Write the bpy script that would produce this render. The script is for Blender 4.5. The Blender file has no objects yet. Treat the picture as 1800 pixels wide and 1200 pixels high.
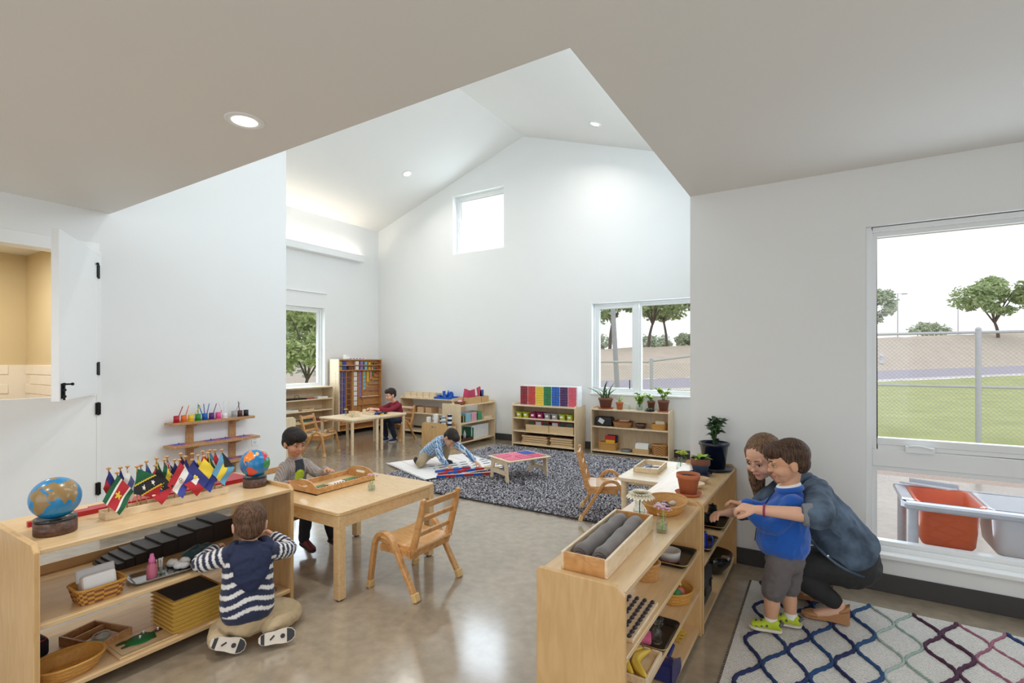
import bpy, bmesh, math, random
import numpy as np
from mathutils import Vector, Matrix, Euler, noise

random.seed(7)
np.random.seed(7)
PI = math.pi
SC = bpy.context.scene
COL = SC.collection
RAD = math.radians

# ---------------------------------------------------------------- camera
cam_data = bpy.data.cameras.new('camera')
cam = bpy.data.objects.new('camera', cam_data)
COL.objects.link(cam)
cam_data.sensor_fit = 'HORIZONTAL'
cam_data.sensor_width = 36.0
cam_data.lens = 36.0 * 877.0 / 1800.0
cam_data.shift_y = 31.0 / 1800.0
cam_data.clip_start = 0.05
cam_data.clip_end = 400.0
cam.location = (0.0, 0.0, 1.5)
cam.rotation_euler = (PI / 2, 0.0, math.atan2(544.0, 877.0))
SC.camera = cam

# ---------------------------------------------------------------- world: overcast sky
world = bpy.data.worlds.new('overcast_sky')
SC.world = world
world.use_nodes = True
_nt = world.node_tree
_bg = _nt.nodes['Background']
_bg.inputs['Color'].default_value = (0.97, 0.965, 1.0, 1)
_bg.inputs['Strength'].default_value = 1.35

# ---------------------------------------------------------------- view
SC.view_settings.view_transform = 'Standard'
SC.view_settings.look = 'None'
SC.view_settings.gamma = 1.0
SC.view_settings.use_curve_mapping = False
SC.view_settings.exposure = 0.0
try:
    SC.cycles.max_bounces = 10
    SC.cycles.diffuse_bounces = 6
    SC.cycles.glossy_bounces = 4
    SC.cycles.transparent_max_bounces = 16
    SC.cycles.transmission_bounces = 6
    SC.cycles.caustics_reflective = False
    SC.cycles.caustics_refractive = False
    SC.cycles.sample_clamp_indirect = 4.0
except Exception:
    pass

def area_light(name, loc, direction, sx, sy, power, color=(1, 1, 1), shape='RECTANGLE', spread=180):
    d = bpy.data.lights.new(name, 'AREA')
    d.shape = shape
    d.size = sx
    if shape in ('RECTANGLE', 'ELLIPSE'):
        d.size_y = sy
    d.energy = power
    d.color = color
    d.spread = RAD(spread)
    o = bpy.data.objects.new(name, d)
    COL.objects.link(o)
    o.location = loc
    o.rotation_euler = Vector(direction).to_track_quat('-Z', 'Y').to_euler()
    return o

# daylight through the windows in view, then added fill (each lamp stands in a window opening, facing indoors)
DAY = (0.74, 0.88, 1.0)
area_light('daylight_right_window', (1.0, 4.22, 1.35), (0, -1, -0.15), 1.4, 2.0, 18, DAY)
area_light('daylight_back_window', (-2.2, 8.0, 1.7), (0, -1, -0.15), 1.9, 1.4, 30, DAY)
area_light('daylight_high_window', (-5.6, 8.0, 4.15), (0, -1, -0.25), 1.0, 1.0, 18, DAY)
area_light('daylight_left_window', (-8.5, 5.45, 1.7), (1, 0, -0.15), 1.6, 1.4, 26, DAY)
area_light('added_vault_fill', (-0.6, 4.6, 3.75), (-1, 0, -0.12), 4.2, 0.9, 92, DAY)  # added fill for the vault, placed at an invented clerestory
area_light('added_rear_fill', (-1.2, -2.9, 1.45), (0, 1, -0.1), 5.0, 2.2, 29, (0.80, 0.90, 1.0))  # added soft frontal fill, placed at an invented window behind the camera
area_light('added_side_fill', (2.9, -0.3, 1.45), (-1, 0, -0.1), 3.0, 2.0, 13, (0.80, 0.90, 1.0))  # added fill from the right, its window invented out of view

# ---------------------------------------------------------------- colour and material helpers
def lin(c):
    c = c / 255.0
    return c / 12.92 if c <= 0.04045 else ((c + 0.055) / 1.055) ** 2.4

def rgb(r, g, b):
    return (lin(r), lin(g), lin(b), 1.0)

MATS = {}

def new_mat(name):
    m = bpy.data.materials.new(name)
    m.use_nodes = True
    MATS[name] = m
    nt = m.node_tree
    return m, nt, nt.nodes['Principled BSDF'], nt.links

def mat(name, col, rough=0.5, metal=0.0, var=0.0, scale=20.0, bump=0.0, bscale=None, stretch=(1, 1, 1),
        coat=0.0, sheen=0.0, trans=0.0, emit=None, estr=0.0, spec=0.5):
    """plain procedural material: colour with noise variation and optional fine relief"""
    if name in MATS:
        return MATS[name]
    m, nt, b, L = new_mat(name)
    c = rgb(*col)
    b.inputs['Base Color'].default_value = c
    b.inputs['Roughness'].default_value = rough
    b.inputs['Metallic'].default_value = metal
    b.inputs['Specular IOR Level'].default_value = spec
    if coat:
        b.inputs['Coat Weight'].default_value = coat
        b.inputs['Coat Roughness'].default_value = 0.15
    if sheen:
        b.inputs['Sheen Weight'].default_value = sheen
    if trans:
        b.inputs['Transmission Weight'].default_value = trans
    if emit:
        b.inputs['Emission Color'].default_value = rgb(*emit)
        b.inputs['Emission Strength'].default_value = estr
    if var or bump:
        tc = nt.nodes.new('ShaderNodeTexCoord')
        mp = nt.nodes.new('ShaderNodeMapping')
        mp.inputs['Scale'].default_value = stretch
        L.new(tc.outputs['Object'], mp.inputs['Vector'])
        nz = nt.nodes.new('ShaderNodeTexNoise')
        nz.inputs['Scale'].default_value = scale
        nz.inputs['Detail'].default_value = 4
        L.new(mp.outputs['Vector'], nz.inputs['Vector'])
        if var:
            mx = nt.nodes.new('ShaderNodeMix')
            mx.data_type = 'RGBA'
            mx.inputs['A'].default_value = [max(0, x * (1 - var)) for x in c[:3]] + [1]
            mx.inputs['B'].default_value = [min(1, x * (1 + var)) for x in c[:3]] + [1]
            L.new(nz.outputs['Fac'], mx.inputs['Factor'])
            L.new(mx.outputs['Result'], b.inputs['Base Color'])
        if bump:
            n2 = nz
            if bscale:
                n2 = nt.nodes.new('ShaderNodeTexNoise')
                n2.inputs['Scale'].default_value = bscale
                n2.inputs['Detail'].default_value = 3
                L.new(mp.outputs['Vector'], n2.inputs['Vector'])
            bp = nt.nodes.new('ShaderNodeBump')
            bp.inputs['Strength'].default_value = bump
            bp.inputs['Distance'].default_value = 0.01
            L.new(n2.outputs['Fac'], bp.inputs['Height'])
            L.new(bp.outputs['Normal'], b.inputs['Normal'])
    return m

def wood(name, light, dark, scale=6.0, stretch=(1, 12, 12), rough=0.38, coat=0.15):
    """wood grain: stretched noise driving two tones, with finer streaks"""
    if name in MATS:
        return MATS[name]
    m, nt, b, L = new_mat(name)
    tc = nt.nodes.new('ShaderNodeTexCoord')
    mp = nt.nodes.new('ShaderNodeMapping')
    mp.inputs['Scale'].default_value = stretch
    L.new(tc.outputs['Object'], mp.inputs['Vector'])
    n1 = nt.nodes.new('ShaderNodeTexNoise')
    n1.inputs['Scale'].default_value = scale
    n1.inputs['Detail'].default_value = 5
    n1.inputs['Distortion'].default_value = 1.2
    L.new(mp.outputs['Vector'], n1.inputs['Vector'])
    cr = nt.nodes.new('ShaderNodeValToRGB')
    cr.color_ramp.elements[0].position = 0.34
    cr.color_ramp.elements[0].color = rgb(*dark)
    cr.color_ramp.elements[1].position = 0.62
    cr.color_ramp.elements[1].color = rgb(*light)
    L.new(n1.outputs['Fac'], cr.inputs['Fac'])
    L.new(cr.outputs['Color'], b.inputs['Base Color'])
    b.inputs['Roughness'].default_value = rough
    b.inputs['Coat Weight'].default_value = coat
    b.inputs['Coat Roughness'].default_value = 0.2
    return m

def paint_mat(name, rough=0.5, bump=0.0, bscale=300.0, sheen=0.0, coat=0.0):
    """colour comes from the mesh's own 'Col' attribute (printed designs)"""
    if name in MATS:
        return MATS[name]
    m, nt, b, L = new_mat(name)
    a = nt.nodes.new('ShaderNodeAttribute')
    a.attribute_name = 'Col'
    L.new(a.outputs['Color'], b.inputs['Base Color'])
    b.inputs['Roughness'].default_value = rough
    b.inputs['Sheen Weight'].default_value = sheen
    b.inputs['Coat Weight'].default_value = coat
    if bump:
        tc = nt.nodes.new('ShaderNodeTexCoord')
        nz = nt.nodes.new('ShaderNodeTexNoise')
        nz.inputs['Scale'].default_value = bscale
        L.new(tc.outputs['Object'], nz.inputs['Vector'])
        bp = nt.nodes.new('ShaderNodeBump')
        bp.inputs['Strength'].default_value = bump
        bp.inputs['Distance'].default_value = 0.002
        L.new(nz.outputs['Fac'], bp.inputs['Height'])
        L.new(bp.outputs['Normal'], b.inputs['Normal'])
    return m

def glass_mat(name, tint=(1, 1, 1), refl=1.0, rough=0.0):
    """thin clear pane: see-through with fresnel reflection"""
    if name in MATS:
        return MATS[name]
    m, nt, b, L = new_mat(name)
    out = nt.nodes['Material Output']
    nt.nodes.remove(b)
    tr = nt.nodes.new('ShaderNodeBsdfTransparent')
    tr.inputs['Color'].default_value = (*tint, 1)
    gl = nt.nodes.new('ShaderNodeBsdfGlossy')
    gl.inputs['Roughness'].default_value = rough
    fr = nt.nodes.new('ShaderNodeLayerWeight')
    fr.inputs['Blend'].default_value = 0.5
    pw = nt.nodes.new('ShaderNodeMath')
    pw.operation = 'POWER'
    pw.inputs[1].default_value = 4.0
    L.new(fr.outputs['Facing'], pw.inputs[0])
    mul = nt.nodes.new('ShaderNodeMath')
    mul.operation = 'MULTIPLY_ADD'
    mul.inputs[1].default_value = 0.75 * refl
    mul.inputs[2].default_value = 0.04 * refl
    L.new(pw.outputs[0], mul.inputs[0])
    mx = nt.nodes.new('ShaderNodeMixShader')
    L.new(mul.outputs[0], mx.inputs['Fac'])
    L.new(tr.outputs[0], mx.inputs[1])
    L.new(gl.outputs[0], mx.inputs[2])
    L.new(mx.outputs[0], out.inputs['Surface'])
    return m

# ---------------------------------------------------------------- mesh builder
def V(*a):
    return Vector(a)

def frame_from(d):
    d = Vector(d).normalized()
    up = Vector((0, 0, 1)) if abs(d.z) < 0.95 else Vector((1, 0, 0))
    a = d.cross(up).normalized()
    return a, a.cross(d).normalized()

class MB:
    def __init__(self):
        self.v, self.f, self.mi, self.sm, self.col = [], [], [], [], []

    def add(self, vs, fs, mi=0, smooth=False, col=None):
        o = len(self.v)
        self.v += [tuple(p) for p in vs]
        for f in fs:
            self.f.append(tuple(i + o for i in f))
            self.mi.append(mi)
            self.sm.append(smooth)
            self.col.append(col)
        return self

    def box(self, x0, y0, z0, x1, y1, z1, mi=0, col=None):
        vs = [(x, y, z) for z in (z0, z1) for y in (y0, y1) for x in (x0, x1)]
        fs = [(0, 2, 3, 1), (4, 5, 7, 6), (0, 1, 5, 4), (2, 6, 7, 3), (0, 4, 6, 2), (1, 3, 7, 5)]
        return self.add(vs, fs, mi, False, col)

    def obox(self, c, s, rot=None, mi=0, col=None):
        """box of size s centred at c, turned by the 3x3 rot"""
        M = rot if rot is not None else Matrix.Identity(3)
        c = Vector(c)
        vs = [c + M @ Vector((sx * s[0] / 2, sy * s[1] / 2, sz * s[2] / 2)) for sz in (-1, 1) for sy in (-1, 1) for sx in (-1, 1)]
        fs = [(0, 2, 3, 1), (4, 5, 7, 6), (0, 1, 5, 4), (2, 6, 7, 3), (0, 4, 6, 2), (1, 3, 7, 5)]
        return self.add(vs, fs, mi, False, col)

    def bar(self, p0, p1, w, h, up=(0, 0, 1), mi=0):
        """rectangular bar from p0 to p1, w sideways and h along 'up'"""
        p0, p1 = Vector(p0), Vector(p1)
        d = (p1 - p0).normalized()
        s = d.cross(Vector(up)).normalized()
        u = s.cross(d).normalized()
        vs = []
        for p in (p0, p1):
            for a, b in ((-1, -1), (1, -1), (1, 1), (-1, 1)):
                vs.append(p + s * (a * w / 2) + u * (b * h / 2))
        fs = [(3, 2, 1, 0), (4, 5, 6, 7), (0, 1, 5, 4), (1, 2, 6, 5), (2, 3, 7, 6), (3, 0, 4, 7)]
        return self.add(vs, fs, mi)

    def cyl(self, p0, p1, r0, r1=None, n=12, mi=0, caps=True, smooth=True, col=None):
        r1 = r0 if r1 is None else r1
        p0, p1 = Vector(p0), Vector(p1)
        a, b = frame_from(p1 - p0)
        vs, fs = [], []
        for p, r in ((p0, r0), (p1, r1)):
            for i in range(n):
                t = 2 * PI * i / n
                vs.append(p + a * (r * math.cos(t)) - b * (r * math.sin(t)))
        for i in range(n):
            j = (i + 1) % n
            fs.append((i, i + n, j + n, j))
        self.add(vs, fs, mi, smooth, col)
        if caps:
            self.add(vs[:n], [tuple(range(n))], mi, False, col)
            self.add(vs[n:], [tuple(range(n - 1, -1, -1))], mi, False, col)
        return self

    def tube(self, pts, r, n=8, mi=0, caps=True, flat=None, col=None):
        """tube along pts; r a number or list; flat=(sx,sy) scales the section"""
        pts = [Vector(p) for p in pts]
        k = len(pts)
        rs = r if isinstance(r, (list, tuple)) else [r] * k
        vs, fs = [], []
        a = None
        for i, p in enumerate(pts):
            d = (pts[min(i + 1, k - 1)] - pts[max(i - 1, 0)]).normalized()
            if a is None:
                a, b = frame_from(d)
            else:
                a = (a - d * a.dot(d)).normalized()
                b = a.cross(d).normalized()
            fx, fy = flat if flat else (1, 1)
            for q in range(n):
                t = 2 * PI * q / n
                vs.append(p + a * (rs[i] * fx * math.cos(t)) - b * (rs[i] * fy * math.sin(t)))
        for i in range(k - 1):
            for q in range(n):
                w = (q + 1) % n
                fs.append((i * n + q, (i + 1) * n + q, (i + 1) * n + w, i * n + w))
        if caps:
            fs.append(tuple(range(n)))
            fs.append(tuple(range(k * n - 1, (k - 1) * n - 1, -1)))
        return self.add(vs, fs, mi, True, col)

    def lathe(self, prof, n=24, c=(0, 0, 0), mi=0, sx=1.0, sy=1.0, smooth=True, col=None):
        """turn profile [(r, z), ...] about z"""
        vs, fs = [], []
        k = len(prof)
        for r, z in prof:
            for q in range(n):
                t = 2 * PI * q / n
                vs.append((c[0] + r * sx * math.cos(t), c[1] + r * sy * math.sin(t), c[2] + z))
        for i in range(k - 1):
            for q in range(n):
                w = (q + 1) % n
                fs.append((i * n + q, i * n + w, (i + 1) * n + w, (i + 1) * n + q))
        if prof[0][0] > 1e-6:
            fs.append(tuple(range(n - 1, -1, -1)))
        if prof[-1][0] > 1e-6:
            fs.append(tuple(range((k - 1) * n, k * n)))
        return self.add(vs, fs, mi, smooth, col)

    def sph(self, c, r, nu=16, nv=10, mi=0, s=(1, 1, 1), rot=None, col=None):
        M = rot if rot is not None else Matrix.Identity(3)
        c = Vector(c)
        vs = [c + M @ Vector((0, 0, -r * s[2]))]
        for i in range(1, nv):
            ph = -PI / 2 + PI * i / nv
            for q in range(nu):
                t = 2 * PI * q / nu
                vs.append(c + M @ Vector((r * s[0] * math.cos(ph) * math.cos(t), r * s[1] * math.cos(ph) * math.sin(t), r * s[2] * math.sin(ph))))
        vs.append(c + M @ Vector((0, 0, r * s[2])))
        fs = []
        for q in range(nu):
            fs.append((0, 1 + (q + 1) % nu, 1 + q))
        for i in range(nv - 2):
            for q in range(nu):
                w = (q + 1) % nu
                a = 1 + i * nu
                fs.append((a + q, a + w, a + nu + w, a + nu + q))
        top = len(vs) - 1
        a = 1 + (nv - 2) * nu
        for q in range(nu):
            fs.append((a + q, a + (q + 1) % nu, top))
        return self.add(vs, fs, mi, True, col)

    def prism(self, poly, fn, d0, d1, mi=0, smooth=False):
        """extrude the closed 2D outline poly; fn(a, b, d) gives the 3D point"""
        n = len(poly)
        vs = [fn(a, b, d0) for a, b in poly] + [fn(a, b, d1) for a, b in poly]
        fs = [tuple(range(n - 1, -1, -1)), tuple(range(n, 2 * n))]
        self.add(vs, fs, mi, False)
        fs2 = [(i, (i + 1) % n, (i + 1) % n + n, i + n) for i in range(n)]
        return self.add(vs, fs2, mi, smooth)

    def grid(self, fn, nu, nv, mi=0, smooth=True, colfn=None, close_u=False):
        """surface fn(s, t), s and t in 0..1"""
        vs = [fn(i / nu, j / nv) for j in range(nv + 1) for i in range(nu + 1)]
        for j in range(nv):
            for i in range(nu):
                a = j * (nu + 1) + i
                c = colfn((i + .5) / nu, (j + .5) / nv) if colfn else None
                self.f.append(tuple(x + len(self.v) for x in (a, a + 1, a + nu + 2, a + nu + 1)))
                self.mi.append(mi)
                self.sm.append(smooth)
                self.col.append(c)
        self.v += [tuple(p) for p in vs]
        return self

    def build(self, name, mats, parent=None, loc=None, rot=None, bevel=0.0, seg=1, recalc=False, weld=False):
        me = bpy.data.meshes.new(name)
        me.from_pydata(self.v, [], self.f)
        ml = mats if isinstance(mats, (list, tuple)) else [mats]
        for m_ in ml:
            me.materials.append(m_)
        me.polygons.foreach_set('material_index', self.mi)
        me.polygons.foreach_set('use_smooth', self.sm)
        if any(c is not None for c in self.col):
            at = me.attributes.new('Col', 'FLOAT_COLOR', 'CORNER')
            buf = []
            for f, c in zip(self.f, self.col):
                c = c if c is not None else (0.5, 0.5, 0.5, 1)
                buf += list(c) * len(f)
            at.data.foreach_set('color', buf)
        me.update()
        if bevel or recalc or weld:
            bm = bmesh.new()
            bm.from_mesh(me)
            if weld:
                bmesh.ops.remove_doubles(bm, verts=bm.verts, dist=1e-5)
            if recalc:
                bmesh.ops.recalc_face_normals(bm, faces=bm.faces)
            if bevel:
                bmesh.ops.remove_doubles(bm, verts=bm.verts, dist=1e-6)
                es = [e for e in bm.edges if len(e.link_faces) == 2 and e.calc_face_angle(0) > 0.6]
                bmesh.ops.bevel(bm, geom=es, offset=bevel, segments=seg, affect='EDGES', profile=0.5, clamp_overlap=True)
            bm.to_mesh(me)
            bm.free()
        o = bpy.data.objects.new(name, me)
        COL.objects.link(o)
        if parent:
            o.parent = parent
        if loc is not None:
            o.location = loc
        if rot is not None:
            o.rotation_euler = rot
        return o

def tag(o, label=None, cat=None, group=None, kind=None):
    if label:
        o['label'] = label
    if cat:
        o['category'] = cat
    if group:
        o['group'] = group
    if kind:
        o['kind'] = kind
    return o

def thing(name, label, cat, loc=(0, 0, 0), rz=0.0, group=None):
    o = bpy.data.objects.new(name, None)
    o.empty_display_size = 0.1
    COL.objects.link(o)
    o.location = loc
    o.rotation_euler = (0, 0, rz)
    return tag(o, label, cat, group)

def struct(o):
    o['kind'] = 'structure'
    return o

def dup(root, loc, rz=0.0, label=None, group=None):
    """copy a thing together with its parts and sub-parts"""
    r = root.copy()
    COL.objects.link(r)
    r.location = loc
    r.rotation_euler = (0, 0, rz)
    if label:
        r['label'] = label
    if group:
        r['group'] = group
    for ch in list(root.children):
        c = ch.copy()
        COL.objects.link(c)
        c.parent = r
        for g in list(ch.children):
            d = g.copy()
            COL.objects.link(d)
            d.parent = c
    return r

def rotz(a):
    return Matrix.Rotation(a, 3, 'Z')

def catmull(pts, k=6):
    pts = [Vector(p) for p in pts]
    out = []
    n = len(pts)
    for i in range(n - 1):
        p0, p1, p2, p3 = pts[max(i - 1, 0)], pts[i], pts[i + 1], pts[min(i + 2, n - 1)]
        for j in range(k):
            t = j / k
            out.append(0.5 * ((2 * p1) + (p2 - p0) * t + (2 * p0 - 5 * p1 + 4 * p2 - p3) * t * t + (3 * p1 - p0 - 3 * p2 + p3) * t ** 3))
    out.append(pts[-1])
    return out
# ---------------------------------------------------------------- shared materials
M_WALL = mat('white_wall_paint', (236, 237, 236), 0.85, var=0.015, scale=3, bump=0.03, bscale=220)
M_CEIL = mat('ceiling_paint', (232, 231, 228), 0.9, var=0.015, scale=2, bump=0.02, bscale=200)
M_TRIM = mat('white_trim_paint', (240, 241, 240), 0.4, var=0.01, scale=8)
M_VINYL = mat('white_window_vinyl', (238, 240, 240), 0.3, var=0.01, scale=10)
M_BASE = mat('dark_rubber_base', (66, 64, 62), 0.5, var=0.1, scale=14)
M_GLASS = glass_mat('window_glass', (0.975, 0.985, 0.99), 0.4)
M_BEIGE = mat('beige_paint', (216, 198, 158), 0.8, var=0.03, scale=3)
M_TILE = mat('cream_glazed_tile', (244, 236, 222), 0.25, var=0.02, scale=12)
M_GROUT = mat('pale_grout', (240, 232, 217), 0.9, var=0.04, scale=60)
M_BIRCH = wood('birch_plywood', (224, 193, 147), (214, 181, 134), 3.0, (1.5, 9, 9), 0.36, 0.2)
M_BIRCHV = wood('birch_plywood_panel', (214, 177, 125), (202, 163, 110), 3.0, (8, 8, 1.4), 0.4, 0.15)
M_BIRCHP = wood('birch_panel_less_warm_lit', (228, 206, 172), (218, 194, 158), 3.0, (8, 8, 1.4), 0.42, 0.1)  # same birch, paler at the back; front panels hold warm light in their tone
M_PLYEDGE = wood('plywood_edge', (222, 192, 148), (186, 148, 104), 3.0, (2, 2, 60), 0.5, 0.05)
M_BEECH = wood('beech_wood', (212, 162, 104), (190, 136, 80), 5.0, (4, 4, 4), 0.33, 0.3)
M_MAPLE = wood('maple_wood', (228, 196, 148), (216, 180, 130), 4.0, (3, 10, 10), 0.32, 0.3)
M_PALEWOOD = wood('pale_wood', (236, 216, 184), (222, 198, 160), 4.0, (3, 8, 8), 0.42, 0.1)
M_OAK = wood('oak_wood', (196, 152, 104), (170, 124, 80), 6.0, (3, 10, 10), 0.45, 0.1)
M_CABWOOD = wood('cabinet_wood', (206, 150, 92), (182, 124, 70), 5.0, (2, 2, 12), 0.4, 0.15)
M_DARKWOOD = wood('walnut_wood', (96, 62, 42), (62, 38, 26), 6.0, (3, 9, 9), 0.45, 0.1)
M_BLACKW = mat('dark_brown_stained_wood', (44, 36, 34), 0.42, var=0.15, scale=18)
M_RED = mat('red_lacquer', (176, 28, 40), 0.35, var=0.05, scale=10)
M_BLUE = mat('blue_lacquer', (26, 84, 176), 0.35, var=0.05, scale=10)
M_TERRA = mat('terracotta', (190, 112, 74), 0.8, var=0.12, scale=30, bump=0.05, bscale=120)
M_TERRAD = mat('brown_terracotta', (128, 82, 64), 0.8, var=0.12, scale=30, bump=0.05, bscale=120)
M_NAVYGLAZE = mat('navy_ceramic_glaze', (24, 34, 58), 0.14, var=0.12, scale=14, coat=0.5)
M_SOIL = mat('potting_soil', (56, 42, 34), 0.95, var=0.3, scale=60, bump=0.4)
M_LEAF = mat('green_leaf', (70, 108, 48), 0.45, var=0.25, scale=25)
M_LEAFL = mat('light_green_leaf', (152, 188, 62), 0.5, var=0.2, scale=25)
M_LEAFD = mat('dark_green_leaf', (46, 74, 40), 0.4, var=0.25, scale=25)
M_WICKER = mat('wicker', (196, 146, 84), 0.6, var=0.3, scale=90)
M_WICKERD = mat('brown_wicker', (132, 84, 48), 0.6, var=0.3, scale=90)
M_WICKERY = mat('golden_wicker', (206, 152, 72), 0.6, var=0.25, scale=90)
M_BLACKP = mat('black_plastic', (26, 27, 30), 0.25, var=0.1, scale=10)
M_BLACKM = mat('black_metal', (28, 28, 28), 0.4, metal=0.6, var=0.1, scale=20)
M_STEEL = mat('brushed_steel', (200, 202, 204), 0.25, metal=1.0, var=0.06, scale=40)
M_GALV = mat('galvanised_steel', (192, 194, 202), 0.5, metal=0.05, var=0.12, scale=25)
M_WHITEP = mat('white_plastic', (238, 238, 238), 0.4, var=0.01, scale=10)
M_WHITEC = mat('white_paper', (240, 239, 236), 0.8, var=0.02, scale=10)
M_CLEAR = glass_mat('clear_glass', (0.93, 0.96, 0.95), 1.0)
M_WATER = glass_mat('water', (0.86, 0.93, 0.9), 0.6)
M_GREYFELT = mat('grey_felt', (112, 106, 104), 0.95, var=0.12, scale=60, bump=0.2, bscale=400, sheen=0.3)
M_PAINT = paint_mat('printed_colour', 0.5)
M_PAINTG = paint_mat('glossy_painted_colour', 0.25, coat=0.3)
M_CLOTHP = paint_mat('printed_cloth', 0.85, 0.15, 500, sheen=0.2)
def flat(r, g, b, rough=0.5, pre='paint'):
    return mat('%s_%02x%02x%02x' % (pre, r, g, b), (r, g, b), rough, var=0.04, scale=15)
# ================================================================ the room
XL, XF, XR = -5.231, -8.31, -0.863       # left wall, far left wall, edge of the vault
YR, YB, YS, YL = 4.006, 7.80, 1.835, 3.506  # right wall, back wall, soffit edge, end of left wall
ZC, ZE, ZR = 2.756, 4.30, 5.54            # low ceiling, eaves, ridge
XRG = -4.60
def roof_z(x):
    return ZR - (ZR - ZE) * abs(x - XRG) / ((XRG - XF) if x < XRG else (XR - XRG))

def wall_cells(mb, axis, p0, p1, a0, a1, z0, z1, holes=()):
    """solid wall slab between p0 and p1 with rectangular openings"""
    cu = sorted({a0, a1} | {h[0] for h in holes} | {h[1] for h in holes})
    cz = sorted({z0, z1} | {h[2] for h in holes} | {h[3] for h in holes})
    cu = [c for c in cu if a0 <= c <= a1]
    cz = [c for c in cz if z0 <= c <= z1]
    for i in range(len(cu) - 1):
        for j in range(len(cz) - 1):
            mu, mz = (cu[i] + cu[i + 1]) / 2, (cz[j] + cz[j + 1]) / 2
            if any(h[0] < mu < h[1] and h[2] < mz < h[3] for h in holes):
                continue
            if axis == 'x':
                mb.box(p0, cu[i], cz[j], p1, cu[i + 1], cz[j + 1])
            else:
                mb.box(cu[i], p0, cz[j], cu[i + 1], p1, cz[j + 1])
    return mb

# polished concrete floor
def floor_material():
    m, nt, b, L = new_mat('polished_concrete')
    tc = nt.nodes.new('ShaderNodeTexCoord')
    n1 = nt.nodes.new('ShaderNodeTexNoise')
    n1.inputs['Scale'].default_value = 0.9
    n1.inputs['Detail'].default_value = 6
    n1.inputs['Roughness'].default_value = 0.6
    L.new(tc.outputs['Object'], n1.inputs['Vector'])
    cr = nt.nodes.new('ShaderNodeValToRGB')
    cr.color_ramp.elements[0].position = 0.3
    cr.color_ramp.elements[0].color = rgb(146, 131, 110)
    cr.color_ramp.elements[1].position = 0.7
    cr.color_ramp.elements[1].color = rgb(178, 162, 139)
    L.new(n1.outputs['Fac'], cr.inputs['Fac'])
    n2 = nt.nodes.new('ShaderNodeTexNoise')
    n2.inputs['Scale'].default_value = 14
    n2.inputs['Detail'].default_value = 8
    L.new(tc.outputs['Object'], n2.inputs['Vector'])
    mx = nt.nodes.new('ShaderNodeMix')
    mx.data_type = 'RGBA'
    mx.blend_type = 'OVERLAY'
    mx.inputs['Factor'].default_value = 0.35
    L.new(cr.outputs['Color'], mx.inputs['A'])
    L.new(n2.outputs['Fac'], mx.inputs['B'])
    hs = nt.nodes.new('ShaderNodeHueSaturation')
    hs.inputs['Saturation'].default_value = 0.9
    L.new(mx.outputs['Result'], hs.inputs['Color'])
    L.new(hs.outputs['Color'], b.inputs['Base Color'])
    mr = nt.nodes.new('ShaderNodeMapRange')
    mr.inputs['To Min'].default_value = 0.10
    mr.inputs['To Max'].default_value = 0.22
    L.new(n1.outputs['Fac'], mr.inputs['Value'])
    L.new(mr.outputs['Result'], b.inputs['Roughness'])
    b.inputs['Specular IOR Level'].default_value = 0.9
    b.inputs['Coat Weight'].default_value = 0.4
    b.inputs['Coat Roughness'].default_value = 0.12
    return m
M_FLOOR = floor_material()
struct(MB().box(-8.6, -3.2, -0.12, 3.2, 8.05, 0.0).build('floor', M_FLOOR))

# right wall with the tall window
WR = (0.247, 1.75, 0.245, 2.368)
struct(wall_cells(MB(), 'y', YR, YR + 0.2, XR, 3.2, 0, ZC + 0.2, [WR]).build('wall_right', M_WALL))
# return wall beside the vault, running back to the gable wall, unseen clerestory opening added above to let light in
wall_cells(MB(), 'x', XR, XR + 0.2, YR + 0.2, YB + 0.2, 0, 3.2)
struct(wall_cells(MB(), 'x', XR, XR + 0.2, YR + 0.2, YB, 0, ZC + 0.2).build('wall_return', M_WALL))
struct(wall_cells(MB(), 'x', XR, XR + 0.12, YS, YB, ZC + 0.2, ZE + 0.05, [(2.5, 6.7, 3.3, 4.2)]).build('wall_added_clerestory', M_WALL))
# wall over the soffit edge closing the near side of the vault
mb = MB()
mb.prism([(XL - 0.1, ZC + 0.1), (XR + 0.12, ZC + 0.1), (XR + 0.12, roof_z(XR)), (XRG, ZR), (XL - 0.1, roof_z(XL - 0.1))],
         lambda a, b, d: (a, d, b), YS - 0.12, YS)
struct(mb.build('wall_over_soffit', M_WALL, recalc=True))

# gable wall with the high window and the pair window
WH = (-6.22, -5.02, 3.573, 4.723)
W2 = (-3.27, -1.25, 0.93, 2.43)
mb = MB()
cuts = sorted([XF - 0.2, WH[0], WH[1], XRG, W2[0], W2[1], XR + 0.2])
for i in range(len(cuts) - 1):
    x0, x1 = cuts[i], cuts[i + 1]
    spans = [(0, None)]
    if WH[0] <= x0 < WH[1]:
        spans = [(0, WH[2]), (WH[3], None)]
    if W2[0] <= x0 < W2[1]:
        spans = [(0, W2[2]), (W2[3], None)]
    for z0, z1 in spans:
        za = z1 if z1 is not None else roof_z(x0) + 0.02
        zb = z1 if z1 is not None else roof_z(x1) + 0.02
        mb.prism([(x0, z0), (x1, z0), (x1, zb), (x0, za)], lambda a, b, d: (a, d, b), YB, YB + 0.25)
struct(mb.build('wall_back', M_WALL, recalc=True))

# far left wall with its window
WL = (4.3, 6.405, 0.95, 2.50)
struct(wall_cells(MB(), 'x', XF - 0.25, XF, YL - 0.2, YB, 0, ZE + 0.05, [WL]).build('wall_far_left', M_WALL))
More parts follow.
